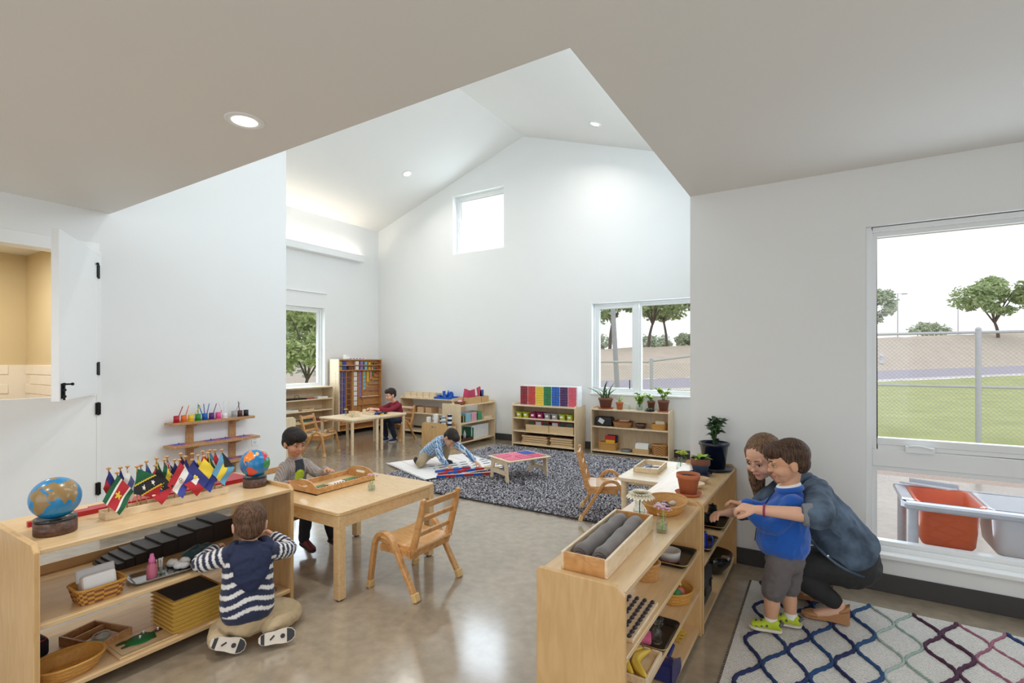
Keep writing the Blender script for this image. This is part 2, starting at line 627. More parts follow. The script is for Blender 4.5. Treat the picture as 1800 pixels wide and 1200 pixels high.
# near left wall with the door opening, rising into the vault
DY0, DY1, DZ = 0.866, 1.761, 2.40
mb = wall_cells(MB(), 'x', XL - 0.16, XL, -3.2, YL, 0, ZC, [(DY0, DY1, 0, DZ)])
mb.box(XL - 0.16, YS - 0.12, ZC, XL, YL, roof_z(XL) - 0.02)
struct(mb.build('wall_left', M_WALL))
struct(MB().box(XF - 0.2, YL - 0.16, 0, XL - 0.16, YL, 5.2).build('wall_alcove', M_WALL))

# low ceiling: an L-shaped slab
mb = MB()
mb.box(XL - 0.1, -3.2, ZC, 3.2, YS - 0.12, ZC + 0.15)
mb.box(XL - 0.1, YS - 0.12, ZC, XR, YS, ZC + 0.15)
mb.box(XR, YS - 0.12, ZC, 3.2, YR + 0.1, ZC + 0.15)
struct(mb.build('ceiling_low', M_CEIL))
# vaulted ceiling
mb = MB()
mb.prism([(XF - 0.25, roof_z(XF) - 0.08), (XRG, ZR), (XRG, ZR + 0.15), (XF - 0.25, roof_z(XF) + 0.07)], lambda a, b, d: (a, d, b), YS - 0.1, YB + 0.2)
mb.prism([(XRG, ZR), (XR + 0.2, roof_z(XR) - 0.07), (XR + 0.2, roof_z(XR) + 0.08), (XRG, ZR + 0.15)], lambda a, b, d: (a, d, b), YS - 0.1, YB + 0.2)
struct(mb.build('ceiling_vault', M_CEIL, recalc=True))
# walls behind the camera, window openings added for the fill light
struct(wall_cells(MB(), 'y', -3.2, -3.0, XL - 0.1, 3.2, 0, ZC, [(-3.8, 1.4, 0.3, 2.6)]).build('wall_rear', M_WALL))
struct(wall_cells(MB(), 'x', 3.0, 3.2, -3.0, YR, 0, ZC, [(-1.9, 1.3, 0.4, 2.5)]).build('wall_side', M_WALL))

# baseboards
struct(MB().box(XR, YR - 0.012, 0, 3.0, YR, 0.118).build('baseboard_right', M_BASE, bevel=0.003))
struct(MB().box(XF, YB - 0.012, 0, XR, YB, 0.118).build('baseboard_back', M_BASE, bevel=0.003))
struct(MB().box(XF, YL, 0, XF + 0.012, YB, 0.118).build('baseboard_far_left', M_BASE, bevel=0.003))
mb = MB().box(XL, -3.0, 0, XL + 0.012, DY0, 0.118)
mb.box(XL, DY1, 0, XL + 0.012, YL, 0.118)
struct(mb.build('baseboard_left', M_BASE, bevel=0.003))

# ---- windows
def frame_rect(mb, axis, p0, p1, a0, a1, z0, z1, w):
    f = (lambda a, b, c, d: mb.box(p0, a, c, p1, b, d)) if axis == 'x' else (lambda a, b, c, d: mb.box(a, p0, c, b, p1, d))
    f(a0, a0 + w, z0, z1)
    f(a1 - w, a1, z0, z1)
    f(a0 + w, a1 - w, z0, z0 + w)
    f(a0 + w, a1 - w, z1 - w, z1)
    return mb

def window_root(name):
    return struct(thing(name, None, None))

# window_1: tall right window, fixed pane above, hopper pane below
w = window_root('window_1')
mb = frame_rect(MB(), 'y', 4.045, 4.15, WR[0], WR[1], WR[2], WR[3], 0.035)
mb.box(WR[0] + 0.035, 4.05, 0.80, WR[1] - 0.035, 4.15, 0.91)
mb.build('frame', M_VINYL, w, bevel=0.004)
mb = frame_rect(MB(), 'y', 4.065, 4.13, WR[0] + 0.035, WR[1] - 0.035, 0.91, WR[3] - 0.035, 0.03)
mb.box(WR[0] + 0.065, 4.06, 0.94, WR[1] - 0.065, 4.12, 0.985)
mb.build('sash', M_VINYL, w, bevel=0.003)
frame_rect(MB(), 'y', 4.065, 4.13, WR[0] + 0.035, WR[1] - 0.035, WR[2] + 0.035, 0.80, 0.03).build('sash', M_VINYL, w, bevel=0.003)
MB().box(WR[0] + 0.06, 4.094, 0.98, WR[1] - 0.06, 4.100, WR[3] - 0.06).build('pane', M_GLASS, w)
MB().box(WR[0] + 0.06, 4.094, 0.305, WR[1] - 0.06, 4.100, 0.775).build('pane', M_GLASS, w)
mb = MB().box(0.455, 4.018, 0.905, 0.60, 4.05, 0.945)
mb.tube(catmull([(0.47, 4.012, 0.945), (0.52, 4.004, 0.953), (0.585, 4.010, 0.938)], 4), 0.008, 8)
mb.build('crank_handle', M_VINYL, w, bevel=0.006, seg=2)
struct(MB().box(WR[0] - 0.02, 3.965, 0.222, WR[1] + 0.02, 4.10, 0.251).build('window_sill', M_TRIM, bevel=0.004))

# window_2: pair window in the gable wall
w = window_root('window_2')
frame_rect(MB(), 'y', 7.90, 7.98, W2[0], W2[1], W2[2], W2[3], 0.045).box(-2.56, 7.89, W2[2], -2.49, 7.98, W2[3]).build('frame', M_VINYL, w, bevel=0.004)
frame_rect(MB(), 'y', 7.905, 7.965, W2[0] + 0.045, -2.56, W2[2] + 0.045, W2[3] - 0.045, 0.05).build('sash', M_VINYL, w, bevel=0.004)
frame_rect(MB(), 'y', 7.905, 7.965, -2.49, W2[1] - 0.045, W2[2] + 0.045, W2[3] - 0.045, 0.03).build('sash', M_VINYL, w, bevel=0.004)
MB().box(W2[0] + 0.08, 7.93, W2[2] + 0.08, -2.6, 7.936, W2[3] - 0.08).build('pane', M_GLASS, w)
MB().box(-2.47, 7.93, W2[2] + 0.06, W2[1] - 0.07, 7.936, W2[3] - 0.06).build('pane', M_GLASS, w)
MB().box(-2.655, 7.89, 1.02, -2.64, 7.906, 1.16).build('latch', M_BLACKM, w, bevel=0.003)
struct(MB().box(W2[0] - 0.02, 7.78, W2[2] - 0.022, W2[1] + 0.02, 7.91, W2[2] + 0.005).build('window_sill', M_TRIM, bevel=0.003))

# window_3: high square window
w = window_root('window_3')
frame_rect(MB(), 'y', 7.93, 8.0, WH[0], WH[1], WH[2], WH[3], 0.045).build('frame', M_VINYL, w, bevel=0.004)
frame_rect(MB(), 'y', 7.94, 7.99, WH[0] + 0.045, WH[1] - 0.045, WH[2] + 0.045, WH[3] - 0.045, 0.035).build('sash', M_VINYL, w, bevel=0.004)
MB().box(WH[0] + 0.07, 7.96, WH[2] + 0.07, WH[1] - 0.07, 7.966, WH[3] - 0.07).build('pane', M_GLASS, w)

# window_4: window in the far left wall, with the blind box over it
w = window_root('window_4')
frame_rect(MB(), 'x', -8.47, -8.40, WL[0], WL[1], WL[2], WL[3], 0.05).build('frame', M_VINYL, w, bevel=0.004)
frame_rect(MB(), 'x', -8.46, -8.41, WL[0] + 0.05, WL[1] - 0.05, WL[2] + 0.05, WL[3] - 0.05, 0.04).build('sash', M_VINYL, w, bevel=0.004)
MB().box(-8.44, WL[0] + 0.08, WL[2] + 0.08, -8.434, WL[1] - 0.08, WL[3] - 0.08).build('pane', M_GLASS, w)
struct(MB().box(XF, WL[0] - 0.1, WL[2] - 0.03, XF + 0.05, WL[1] + 0.05, WL[2] - 0.004).build('window_sill', M_TRIM, bevel=0.003))
struct(MB().box(XF, WL[0] - 0.1, 2.775, XF + 0.035, 6.445, 2.795).build('trim_1', M_TRIM, bevel=0.002))
# glazing of the added, unseen openings behind the camera and in the vault
for i, (bx, nm) in enumerate((((-3.8, -3.1, 0.3, 1.4, -3.09, 2.6), 5), ((3.09, -1.9, 0.4, 3.1, 1.3, 2.5), 6), ((XR + 0.05, 2.5, 3.3, XR + 0.06, 6.7, 4.2), 7))):
    struct(MB().box(*bx).build('window_%d' % nm, M_GLASS))

# ---- dutch door in the left wall
mb = MB()
mb.box(XL - 0.17, DY0 - 0.06, 0, XL + 0.006, DY0, DZ + 0.06)
mb.box(XL - 0.17, DY1 - 0.02, 0, XL + 0.004, DY1 + 0.012, DZ + 0.02)
mb.box(XL - 0.17, DY0, DZ - 0.02, XL + 0.006, DY1, DZ + 0.085)
struct(mb.build('trim_2', M_TRIM, bevel=0.003))
d2 = struct(thing('door_2', None, None))
MB().box(XL - 0.045, DY0 + 0.005, 0.01, XL, DY1 - 0.02, 1.195).build('leaf', M_TRIM, d2, bevel=0.003)
for z in (0.40, 1.08):
    mb = MB().box(XL, DY1 - 0.03, z - 0.05, XL + 0.012, DY1 + 0.006, z + 0.05)
    mb.cyl((XL + 0.012, DY1 - 0.012, z - 0.055), (XL + 0.012, DY1 - 0.012, z + 0.055), 0.008, n=10)
    mb.build('hinge', M_BLACKM, d2)
d1 = struct(thing('door_1', None, None, (XL + 0.012, DY1 - 0.014, 0), math.atan2(1.268 - 1.747, -4.443 + 5.219)))
mb = MB().box(0.004, -0.046, 1.205, 0.895, -0.001, 2.40)
mb.build('leaf', M_TRIM, d1, bevel=0.003)
for z in (1.42, 2.24):
    mb = MB().box(0.0, -0.004, z - 0.05, 0.035, 0.008, z + 0.05)
    mb.cyl((0, 0.004, z - 0.056), (0, 0.004, z + 0.056), 0.009, n=10)
    mb.build('hinge', M_BLACKM, d1)
mb = MB().cyl((0.002, 0.004, 2.30), (0.06, 0.012, 2.30), 0.006, n=8)
mb.sph((0.065, 0.013, 2.30), 0.011, 10, 6)
mb.build('door_stop', M_BLACKM, d1)
mb = MB().box(0.845, -0.002, 1.225, 0.868, 0.008, 1.33)
mb.cyl((0.856, 0.014, 1.215), (0.856, 0.014, 1.335), 0.007, n=10)
for z in (1.24, 1.285, 1.325):
    mb.cyl((0.856, 0.014, z - 0.007), (0.856, 0.014, z + 0.007), 0.013, n=10)
mb.cyl((0.856, 0.014, 1.325), (0.835, 0.05, 1.325), 0.006, n=8)
mb.sph((0.833, 0.053, 1.325), 0.011, 10, 6)
mb.build('bolt', M_BLACKM, d1)

# ---- washroom seen over the half door
mb = MB()
mb.box(-7.3, -0.75, 0, -7.2, 2.35, 2.75)
mb.box(-7.3, -0.85, 0, XL - 0.16, -0.75, 2.75)
mb.box(-7.3, 1.79, 0, XL - 0.16, 1.89, 2.75)
struct(mb.build('wall_washroom', M_BEIGE))
struct(MB().box(-7.3, -0.85, 2.6, XL - 0.16, 2.35, 2.7).build('ceiling_washroom', M_CEIL))
wt = MB()
wt.box(-7.2, -0.75, 0, -7.19, 1.79, 1.44)
wt.box(-7.2, 1.78, 0, XL - 0.17, 1.79, 1.44)
wt = struct(wt.build('wall_wainscot', M_GROUT))
tile_a = MB().box(0.0, 0.004, 0.004, 0.008, 0.296, 0.096)
ta = None
for r in range(9, 15):
    for c in range(10):
        y0 = -0.75 + c * 0.3 + (0.15 if r % 2 else 0.0)
        if y0 + 0.3 > 1.78:
            continue
        if ta is None:
            ta = tile_a.build('tile', M_TILE, wt, (-7.19, y0, r * 0.1 - 0.06), bevel=0.002)
        else:
            o = ta.copy(); COL.objects.link(o); o.location = (-7.19, y0, r * 0.1 - 0.06)
    for c in range(6):
        x0 = -7.18 + c * 0.3 + (0.15 if r % 2 else 0.0)
        if x0 + 0.3 > XL - 0.18:
            continue
        o = ta.copy(); COL.objects.link(o); o.rotation_euler = (0, 0, -PI / 2); o.location = (x0, 1.78, r * 0.1 - 0.06)
area_light('washroom_light', (-6.2, 0.9, 2.55), (0, 0, -1), 0.5, 0.5, 23, (1.0, 0.96, 0.9))

# ---- recessed ceiling lights
M_LENS = mat('lamp_lens', (255, 250, 240), 0.5, emit=(255, 246, 230), estr=6.0)
def downlight(loc, normal, label, power, color=(1.0, 0.965, 0.92), grp=None):
    o = thing('recessed_ceiling_light', label, 'ceiling light', loc, 0, grp)
    q = Vector((0, 0, -1)).rotation_difference(Vector(normal))
    o.rotation_euler = q.to_euler()
    MB().lathe([(0.062, -0.001), (0.064, -0.006), (0.090, -0.007), (0.096, -0.003), (0.096, 0.0), (0.062, 0.0)], 32).build('trim_ring', M_WHITEP, o)
    MB().lathe([(0.0, -0.004), (0.063, -0.003)], 32).build('lens', M_LENS, o)
    l = area_light('lamp', (0, 0, -0.012), (0, 0, -1), 0.12, 0.12, power, color, 'DISK', 150)
    l.parent = o
    return o
nl = Vector((-(ZR - ZE) / (XRG - XF), 0, 1)).normalized()
nr = Vector(((ZR - ZE) / (XR - XRG), 0, 1)).normalized()
downlight((-2.583, 1.491, ZC), (0, 0, -1), 'large round recessed light in the low grey ceiling', 10)
for p, lb in (((-2.6, -0.4), 'recessed low-ceiling light nearest behind the globe shelf'), ((-0.6, -0.4), 'recessed low-ceiling light straight behind the viewpoint'), ((1.2, 0.6), 'recessed low-ceiling light near the side wall'), ((-4.2, -0.2), 'recessed low-ceiling light nearest the half door')):
    downlight((p[0], p[1], ZC), (0, 0, -1), lb, 10, grp='low ceiling lights out of view')
for x, y, lb in ((-6.478, 6.79, 'round recessed light in the left slope of the vault'), (-2.824, 6.864, 'round recessed light in the right slope of the vault')):
    downlight((x, y, roof_z(x) - 0.001), -(nl if x < XRG else nr), lb, 12, (1.0, 0.96, 0.9))
for x, y, lb in ((-6.478, 4.4, 'hidden recessed light high in the left vault slope'), (-2.824, 3.0, 'hidden recessed light high in the right vault slope')):
    downlight((x, y, roof_z(x) - 0.001), -(nl if x < XRG else nr), lb, 12, (1.0, 0.96, 0.9), grp='vault lights out of view')

# ---- cove light along the far left wall
cv = thing('cove_light', 'long white cove light ledge glowing on the wall above the left window', 'cove light', (XF, 3.6, 3.535))
mb = MB()
mb.box(0.0, 0, 0, 0.16, 3.674, 0.02)
mb.box(0.145, 0, 0.02, 0.16, 3.674, 0.133)
mb.box(0.0, 3.66, 0.02, 0.145, 3.674, 0.10)
mb.build('ledge', M_TRIM, cv, bevel=0.002)
MB().box(0.05, 0.05, 0.021, 0.09, 3.6, 0.04).build('light_strip', mat('cove_strip', (255, 244, 225), 0.5, emit=(255, 236, 205), estr=5.0), cv)
l = area_light('lamp', (0.07, 1.85, 0.05), (-0.1, 0, 1), 0.05, 3.5, 11, (1.0, 0.93, 0.82))
l.rotation_euler = (PI, RAD(6), 0)
l.parent = cv

# small wall outlet
o = thing('wall_outlet', 'small white wall outlet beside the wall shelves', 'outlet', (XL, 3.13, 0.62))
MB().box(0, -0.035, -0.057, 0.006, 0.035, 0.057).build('plate', M_WHITEP, o, bevel=0.002)
for z in (-0.022, 0.022):
    MB().box(0.006, -0.017, z - 0.014, 0.008, 0.017, z + 0.014).build('socket', flat(214, 214, 214), o, bevel=0.002)
# ================================================================ outdoors
NS, NL = Vector((-0.75, 0.6614, 0)), Vector((0.6614, 0.75, 0))
def terrain(s, l):
    road = 0.27 + max(-1.0, (l - 17.4) * 0.02)
    top = 2.5 + max(-1.5, (l - 23) * 0.042)
    def mix(a, b, t):
        t = min(1, max(0, t)); return a + (b - a) * t
    if s < 8: return -0.12
    if s < 20.3: return mix(-0.12, road - 0.2, (s - 8) / 12.3)
    if s < 27: return mix(road - 0.2, road, (s - 20.3) / 6.7)
    if s < 36:
        t = (s - 27) / 9; t = t * t * (3 - 2 * t)
        return mix(road, top, t)
    return top - (s - 36) * 0.03

def strip(name, s0, s1, material, ns, l0=-40, l1=110, nlat=60, dz=0.0, rough=0.0):
    mb = MB()
    def fn(a, b):
        s, l = s0 + (s1 - s0) * b, l0 + (l1 - l0) * a
        p = NS * s + NL * l
        z = terrain(s, l) + dz
        if rough:
            z += rough * noise.noise(Vector((s * 0.8, l * 0.8, 0)))
        return (p.x, p.y, z)
    mb.grid(fn, nlat, ns)
    return mb.build(name, material)
M_GRASS = mat('lawn_grass', (170, 178, 116), 0.95, var=0.34, scale=1.1, bump=0.8, bscale=30)
M_DRY = mat('dry_bank_grass', (196, 184, 168), 0.95, var=0.14, scale=1.2, bump=0.6, bscale=12)
M_ROAD = mat('asphalt_road', (168, 164, 176), 0.9, var=0.06, scale=2)
M_WALK = mat('concrete_pavement', (212, 208, 206), 0.9, var=0.06, scale=5)
M_GRAVEL = mat('gravel', (186, 170, 160), 0.95, var=0.35, scale=45, bump=0.9, bscale=60)
M_PATIO = mat('patio_concrete', (234, 234, 240), 0.9, var=0.05, scale=4)
struct(strip('lawn', -2, 20.4, M_GRASS, 40, nlat=120, rough=0.05))
struct(strip('pavement', 20.3, 21.2, M_WALK, 2, dz=0.03))
struct(strip('road', 21.1, 27, M_ROAD, 4, dz=0.015))
struct(strip('bank', 26.9, 60, M_DRY, 26, nlat=100, rough=0.12))
struct(MB().box(-0.6, 4.21, -0.2, 9.0, 7.75, -0.05).build('patio', M_PATIO))
struct(MB().box(-0.6, 7.75, -0.2, 12.0, 10.2, -0.075).build('gravel_strip', M_GRAVEL))
struct(MB().box(-0.6, 8.06, -0.3, -0.61, 8.07, -0.2).build('curb_edge', M_WALK))

# ---- chain-link fence along y = 12.5
def fence(name, label, a, b, za, zb, zmid, posts, mesh_from):
    """a, b end points; za, zb top-rail heights; posts: fractions along the run"""
    A, B = Vector(a), Vector(b)
    f = thing(name, label, 'fence', A)
    D = B - A
    Ln = D.length
    def P(t, z):
        return (D.x * t, D.y * t, z)
    MB().cyl(P(0, za), P(1, zb), 0.027, n=8).build('top_rail', M_GALV, f)
    if zmid:
        MB().cyl(P(0, zmid), P(1, zmid), 0.022, n=8).build('middle_rail', M_GALV, f)
    for t in posts:
        zt = za + (zb - za) * t
        mb = MB().cyl(P(t, -0.6), P(t, zt + 0.05), 0.045, n=12)
        mb.sph(P(t, zt + 0.05), 0.05, 12, 6)
        mb.build('post', M_GALV, f)
    mb = MB()
    step = 0.075
    u = D.normalized()
    n = int(Ln / step)
    for i in range(-int(2.2 / step), n):
        for sgn in (1, -1):
            x0 = i * step if sgn == 1 else i * step + 2.0
            pts = []
            for q in range(2):
                z = 0.0 + (mesh_from) * q
                x = x0 + sgn * (mesh_from) * q
                pts.append((x, z))
            (xa, z0), (xb, z1) = pts
            # clip to the run
            if max(xa, xb) < 0 or min(xa, xb) > Ln:
                continue
            def clip(x, z, x2, z2):
                if x < 0: return 0.0, z + (z2 - z) * (0 - x) / (x2 - x)
                if x > Ln: return Ln, z + (z2 - z) * (Ln - x) / (x2 - x)
                return x, z
            ca = clip(xa, z0, xb, z1); cb = clip(xb, z1, xa, z0)
            p0 = u * ca[0] + Vector((0, 0, ca[1])); p1 = u * cb[0] + Vector((0, 0, cb[1]))
            mb.cyl(p0, p1, 0.0028, n=3, caps=False)
    m = mb.build('wire_mesh', M_GALV, f)
    m['kind'] = 'stuff'
    return f
fence('chain_link_fence', 'silver chain-link fence with rails seen through the tall right window', (0.2, 12.5, 0), (9.0, 12.45, 0), 2.0, 2.0, 0.98, (0.003, 0.2597, 0.60, 1.0), 1.9)
fence('chain_link_fence', 'chain-link fence with sloping rail behind the plants on the windowsill side', (-3.63, 12.5, 0), (0.14, 12.5, 0), 1.45, 1.95, None, (0.0,), 1.4)
fence('chain_link_fence', 'low chain-link fence seen through the narrow left half of the pair window', (-9.0, 12.6, 0), (-3.7, 12.5, 0), 1.42, 1.43, None, (0.35,), 1.35)
fence('chain_link_fence', 'chain-link fence below the tree outside the far left window', (-14.4, 4.2, 0), (-14.4, 11.5, 0), 1.5, 1.5, None, (0.0, 0.5, 1.0), 1.4)

# ---- trees
M_BARK = mat('grey_brown_bark', (104, 92, 84), 0.95, var=0.2, scale=12, bump=0.4)
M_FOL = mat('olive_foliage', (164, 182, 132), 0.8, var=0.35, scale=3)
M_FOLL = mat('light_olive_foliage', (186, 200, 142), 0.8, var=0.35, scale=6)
M_FOLD = mat('hazy_foliage', (186, 198, 174), 0.85, var=0.25, scale=3)  # leaf colour lightened to stand for haze in the air
def tree(label, base, height, spread, n, leaf, seed, fol=M_FOL, trunk_r=0.14, crown0=0.35, name='tree', group=None, flatness=0.62):
    rnd = random.Random(seed)
    t = thing(name, label, 'tree', base, 0, group)
    mb = MB()
    h0 = height * crown0
    lean = Vector((rnd.uniform(-.08, .08) * height, rnd.uniform(-.08, .08) * height, 0))
    mb.tube(catmull([(0, 0, -0.4), (lean.x * .3, lean.y * .3, h0 * .5), (lean.x, lean.y, h0)], 4), [trunk_r * (1.15 - .4 * i / 8) for i in range(9)], 8)
    tips = []
    for i in range(6):
        a = i * PI / 3 + rnd.uniform(-.3, .3)
        r = spread * rnd.uniform(.45, .75)
        e = Vector((lean.x + r * math.cos(a), lean.y + r * math.sin(a), h0 + (height - h0) * rnd.uniform(.35, .75)))
        m = Vector((lean.x, lean.y, h0)).lerp(e, .5) + Vector((0, 0, .1 * height))
        mb.tube(catmull([(lean.x, lean.y, h0 * .95), m, e], 4), [trunk_r * (.62 - .06 * k) for k in range(9)], 6)
        tips.append(e)
    mb.build('trunk', M_BARK, t)
    # leaf clusters, each a small folded pair of triangles
    cl = []
    for i in range(34):
        a = rnd.uniform(0, 2 * PI); rr = spread * math.sqrt(rnd.random()) * .86
        zz = rnd.uniform(-1, 1)
        c = Vector((lean.x + rr * math.cos(a), lean.y + rr * math.sin(a), h0 + (height - h0) * (.52 + .42 * zz * math.sqrt(max(0, 1 - (rr / spread) ** 2)))))
        cl.append((c, spread * rnd.uniform(.2, .36)))
    vs, fs = [], []
    for i in range(n):
        c, r = cl[rnd.randrange(len(cl))]
        d = Vector((rnd.gauss(0, 1), rnd.gauss(0, 1), rnd.gauss(0, 1)))
        d = d.normalized() * r * rnd.random() ** .45
        p = c + Vector((d.x, d.y, d.z * flatness))
        a = Vector((rnd.gauss(0, 1), rnd.gauss(0, 1), rnd.gauss(0, .6))).normalized()
        b = a.cross(Vector((rnd.gauss(0, 1), rnd.gauss(0, 1), rnd.gauss(0, 1)))).normalized()
        s = leaf * rnd.uniform(.6, 1.3)
        k = len(vs)
        vs += [p - a * s, p + b * s * .5, p + a * s, p - b * s * .5]
        fs.append((k, k + 1, k + 2, k + 3))
    mb = MB().add(vs, fs)
    mb.build('foliage', fol, t)
    return t
def on_ground(s, l):
    p = NS * s + NL * l
    return (p.x, p.y, terrain(s, l))
def ground_at(u, t):
    """ground point at bearing u (tangent) and forward distance t from the origin"""
    fwx, fwy, rx, ry = -0.5271, 0.8498, 0.8498, 0.5271
    x, y = (fwx + rx * u) * t, (fwy + ry * u) * t
    p = Vector((x, y, 0))
    return (x, y, terrain(p.dot(NS), p.dot(NL)))
tree('full green tree on the bank behind the chain-link fence post', ground_at(0.975, 50), 6.4, 3.6, 5200, 0.22, 3, crown0=.24)
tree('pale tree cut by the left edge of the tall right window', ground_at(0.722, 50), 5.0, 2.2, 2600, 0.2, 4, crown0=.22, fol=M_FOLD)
tree('tree with forked trunk in the narrow left half of the pair window', ground_at(0.196, 41), 6.2, 2.7, 4200, 0.2, 5, crown0=.34)
tree('leaning tree beside the middle bar of the pair window', ground_at(0.273, 47.5), 6.8, 2.9, 3600, 0.2, 6, crown0=.36)
tree('dark tree in the middle of the wide right half of the pair window', ground_at(0.311, 54), 8.0, 3.1, 4200, 0.2, 7, crown0=.36)
tree('tree at the wall corner edge of the pair window', ground_at(0.37, 42), 6.4, 2.6, 3600, 0.2, 9, crown0=.4)
tree('bushy light green tree outside the far left window', (-12.3, 8.75, -0.1), 3.5, 1.5, 9000, 0.085, 8, crown0=.30, trunk_r=.05, flatness=.9, fol=M_FOLL)
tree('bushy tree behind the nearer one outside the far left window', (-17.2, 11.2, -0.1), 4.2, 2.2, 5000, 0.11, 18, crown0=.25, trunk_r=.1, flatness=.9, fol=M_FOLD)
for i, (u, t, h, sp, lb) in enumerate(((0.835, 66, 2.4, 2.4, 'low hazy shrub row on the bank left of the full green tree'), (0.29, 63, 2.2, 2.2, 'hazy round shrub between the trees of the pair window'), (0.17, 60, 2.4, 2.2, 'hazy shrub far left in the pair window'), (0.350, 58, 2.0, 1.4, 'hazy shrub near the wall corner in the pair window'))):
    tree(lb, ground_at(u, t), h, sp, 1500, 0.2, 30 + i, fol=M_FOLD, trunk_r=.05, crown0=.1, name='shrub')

# ---- street lamps, pole, hydrant
for u, t, h, lb in ((0.773, 52, 4.6, 'tall twin-headed street lamp near the left edge of the right window'), (0.894, 60, 4.4, 'thin street lamp just left of the full green tree')):
    g = ground_at(u, t)
    L_ = thing('street_lamp', lb, 'street lamp', g)
    MB().cyl((0, 0, -.5), (0, 0, h), 0.06, 0.04, n=8).build('pole', M_GALV, L_)
    MB().cyl((-.55, -.3, h), (.55, .3, h), 0.03, n=6).build('arm', M_GALV, L_)
    for s in (-1, 1):
        MB().obox((s * .6, s * .33, h - .02), (.5, .26, .12), rotz(.5)).build('lamp_head', M_GALV, L_, bevel=.03)
g = ground_at(0.213, 20)
p = thing('utility_pole', 'leaning grey utility pole in the narrow left half of the pair window', 'pole', g)
mb = MB().cyl((0, 0, -.3), (-.32, -.2, 6.5), 0.105, 0.085, n=12)
mb.lathe([(0.16, -0.05), (0.15, 0.25), (0.11, 0.4)], 12)
mb.build('shaft', mat('weathered_grey_pole', (168, 168, 178), .9, var=.08, scale=5), p)
hy = thing('fire_hydrant', 'small white fire hydrant beyond the road', 'hydrant', ground_at(0.7405, 39.5))
M_HYD = flat(214, 216, 222, .5)
MB().lathe([(.16, 0), (.16, .06), (.11, .08), (.11, .55), (.15, .57), (.15, .62), (.12, .66), (.09, .78), (.03, .84), (0, .85)], 14).build('barrel', M_HYD, hy)
mb = MB()
for dx, dy in ((1, 0), (-1, 0), (0, -1)):
    mb.cyl((dx * .1, dy * .1, .45), (dx * .22, dy * .22, .45), .06, n=10)
mb.build('outlet', M_HYD, hy)

# ---- water-play table on the patio
wt = thing('water_play_table', 'galvanised outdoor water table frame outside the right window', 'table', (0.47, 4.16, -0.05))
mb = MB()
Z = 0.60
def ring(mb, x0, y0, x1, y1, z0, z1, w):
    mb.box(x0, y0, z0, x1, y0 + w, z1); mb.box(x0, y1 - w, z0, x1, y1, z1)
    mb.box(x0, y0 + w, z0, x0 + w, y1 - w, z1); mb.box(x1 - w, y0 + w, z0, x1, y1 - w, z1)
ring(mb, 0.0, 0.03, 0.92, 0.68, Z - 0.045, Z, 0.075)
mb.box(0.405, 0.105, Z - 0.045, 0.455, 0.605, Z)
mb.build('frame', M_GALV, wt, bevel=.012)
for x, y in ((.05, .08), (.05, .63), (.87, .08), (.87, .63)):
    MB().cyl((x, y, 0), (x, y, Z - .04), 0.028, n=14).build('leg', M_GALV, wt)
M_TUBO = mat('orange_plastic_tub', (222, 102, 58), .4, var=.06, scale=8)
M_TUBW = mat('translucent_white_tub', (226, 226, 230), .45, var=.02, scale=8)
def tub(label, m_, x0, x1):
    t = thing('water_tub', label, 'tub', (0.47 + (x0 + x1) / 2, 4.16 + .355, .25))
    mb = MB()
    def rect(hx, hy, r, z, n=6):
        out = []
        for cx, cy, a0 in ((hx - r, hy - r, 0), (-hx + r, hy - r, PI / 2), (-hx + r, -hy + r, PI), (hx - r, -hy + r, 3 * PI / 2)):
            for k in range(n + 1):
                a = a0 + PI / 2 * k / n
                out.append((cx + r * math.cos(a), cy + r * math.sin(a), z))
        return out
    hx = (x1 - x0) / 2 - .02
    rings = [rect(hx * .80, .19, .05, .0), rect(hx * .86, .21, .06, .02), rect(hx * .98, .245, .06, .29), rect(hx + .02, .265, .06, .302), rect(hx * .96, .238, .06, .295), rect(hx * .84, .2, .06, .03)]
    vs = [p for r in rings for p in r]
    n = len(rings[0])
    fs = [tuple(range(n - 1, -1, -1)), tuple(range(5 * n, 6 * n))]
    for i in range(5):
        for k in range(n):
            fs.append((i * n + k, i * n + (k + 1) % n, (i + 1) * n + (k + 1) % n, (i + 1) * n + k))
    mb.add(vs, fs, 0, True)
    mb.build('basin', m_, t, bevel=0)
    return t
tub('orange plastic tub hanging in the outdoor water table', M_TUBO, .06, .43)
tub('white plastic tub hanging in the outdoor water table', M_TUBW, .43, .86)
lid = thing('trough_board', 'grey metal channel leaning on the orange tub outdoors', 'channel', (0.53, 4.78, 0.557))
mb = MB().obox((.11, -.19, .04), (.42, .075, .012), (rotz(RAD(-58)) @ Matrix.Rotation(RAD(-7), 3, 'Y')))
mb.obox((.145, -.172, .055), (.42, .008, .035), (rotz(RAD(-58)) @ Matrix.Rotation(RAD(-7), 3, 'Y')))
mb.build('channel', M_GALV, lid, bevel=.003)
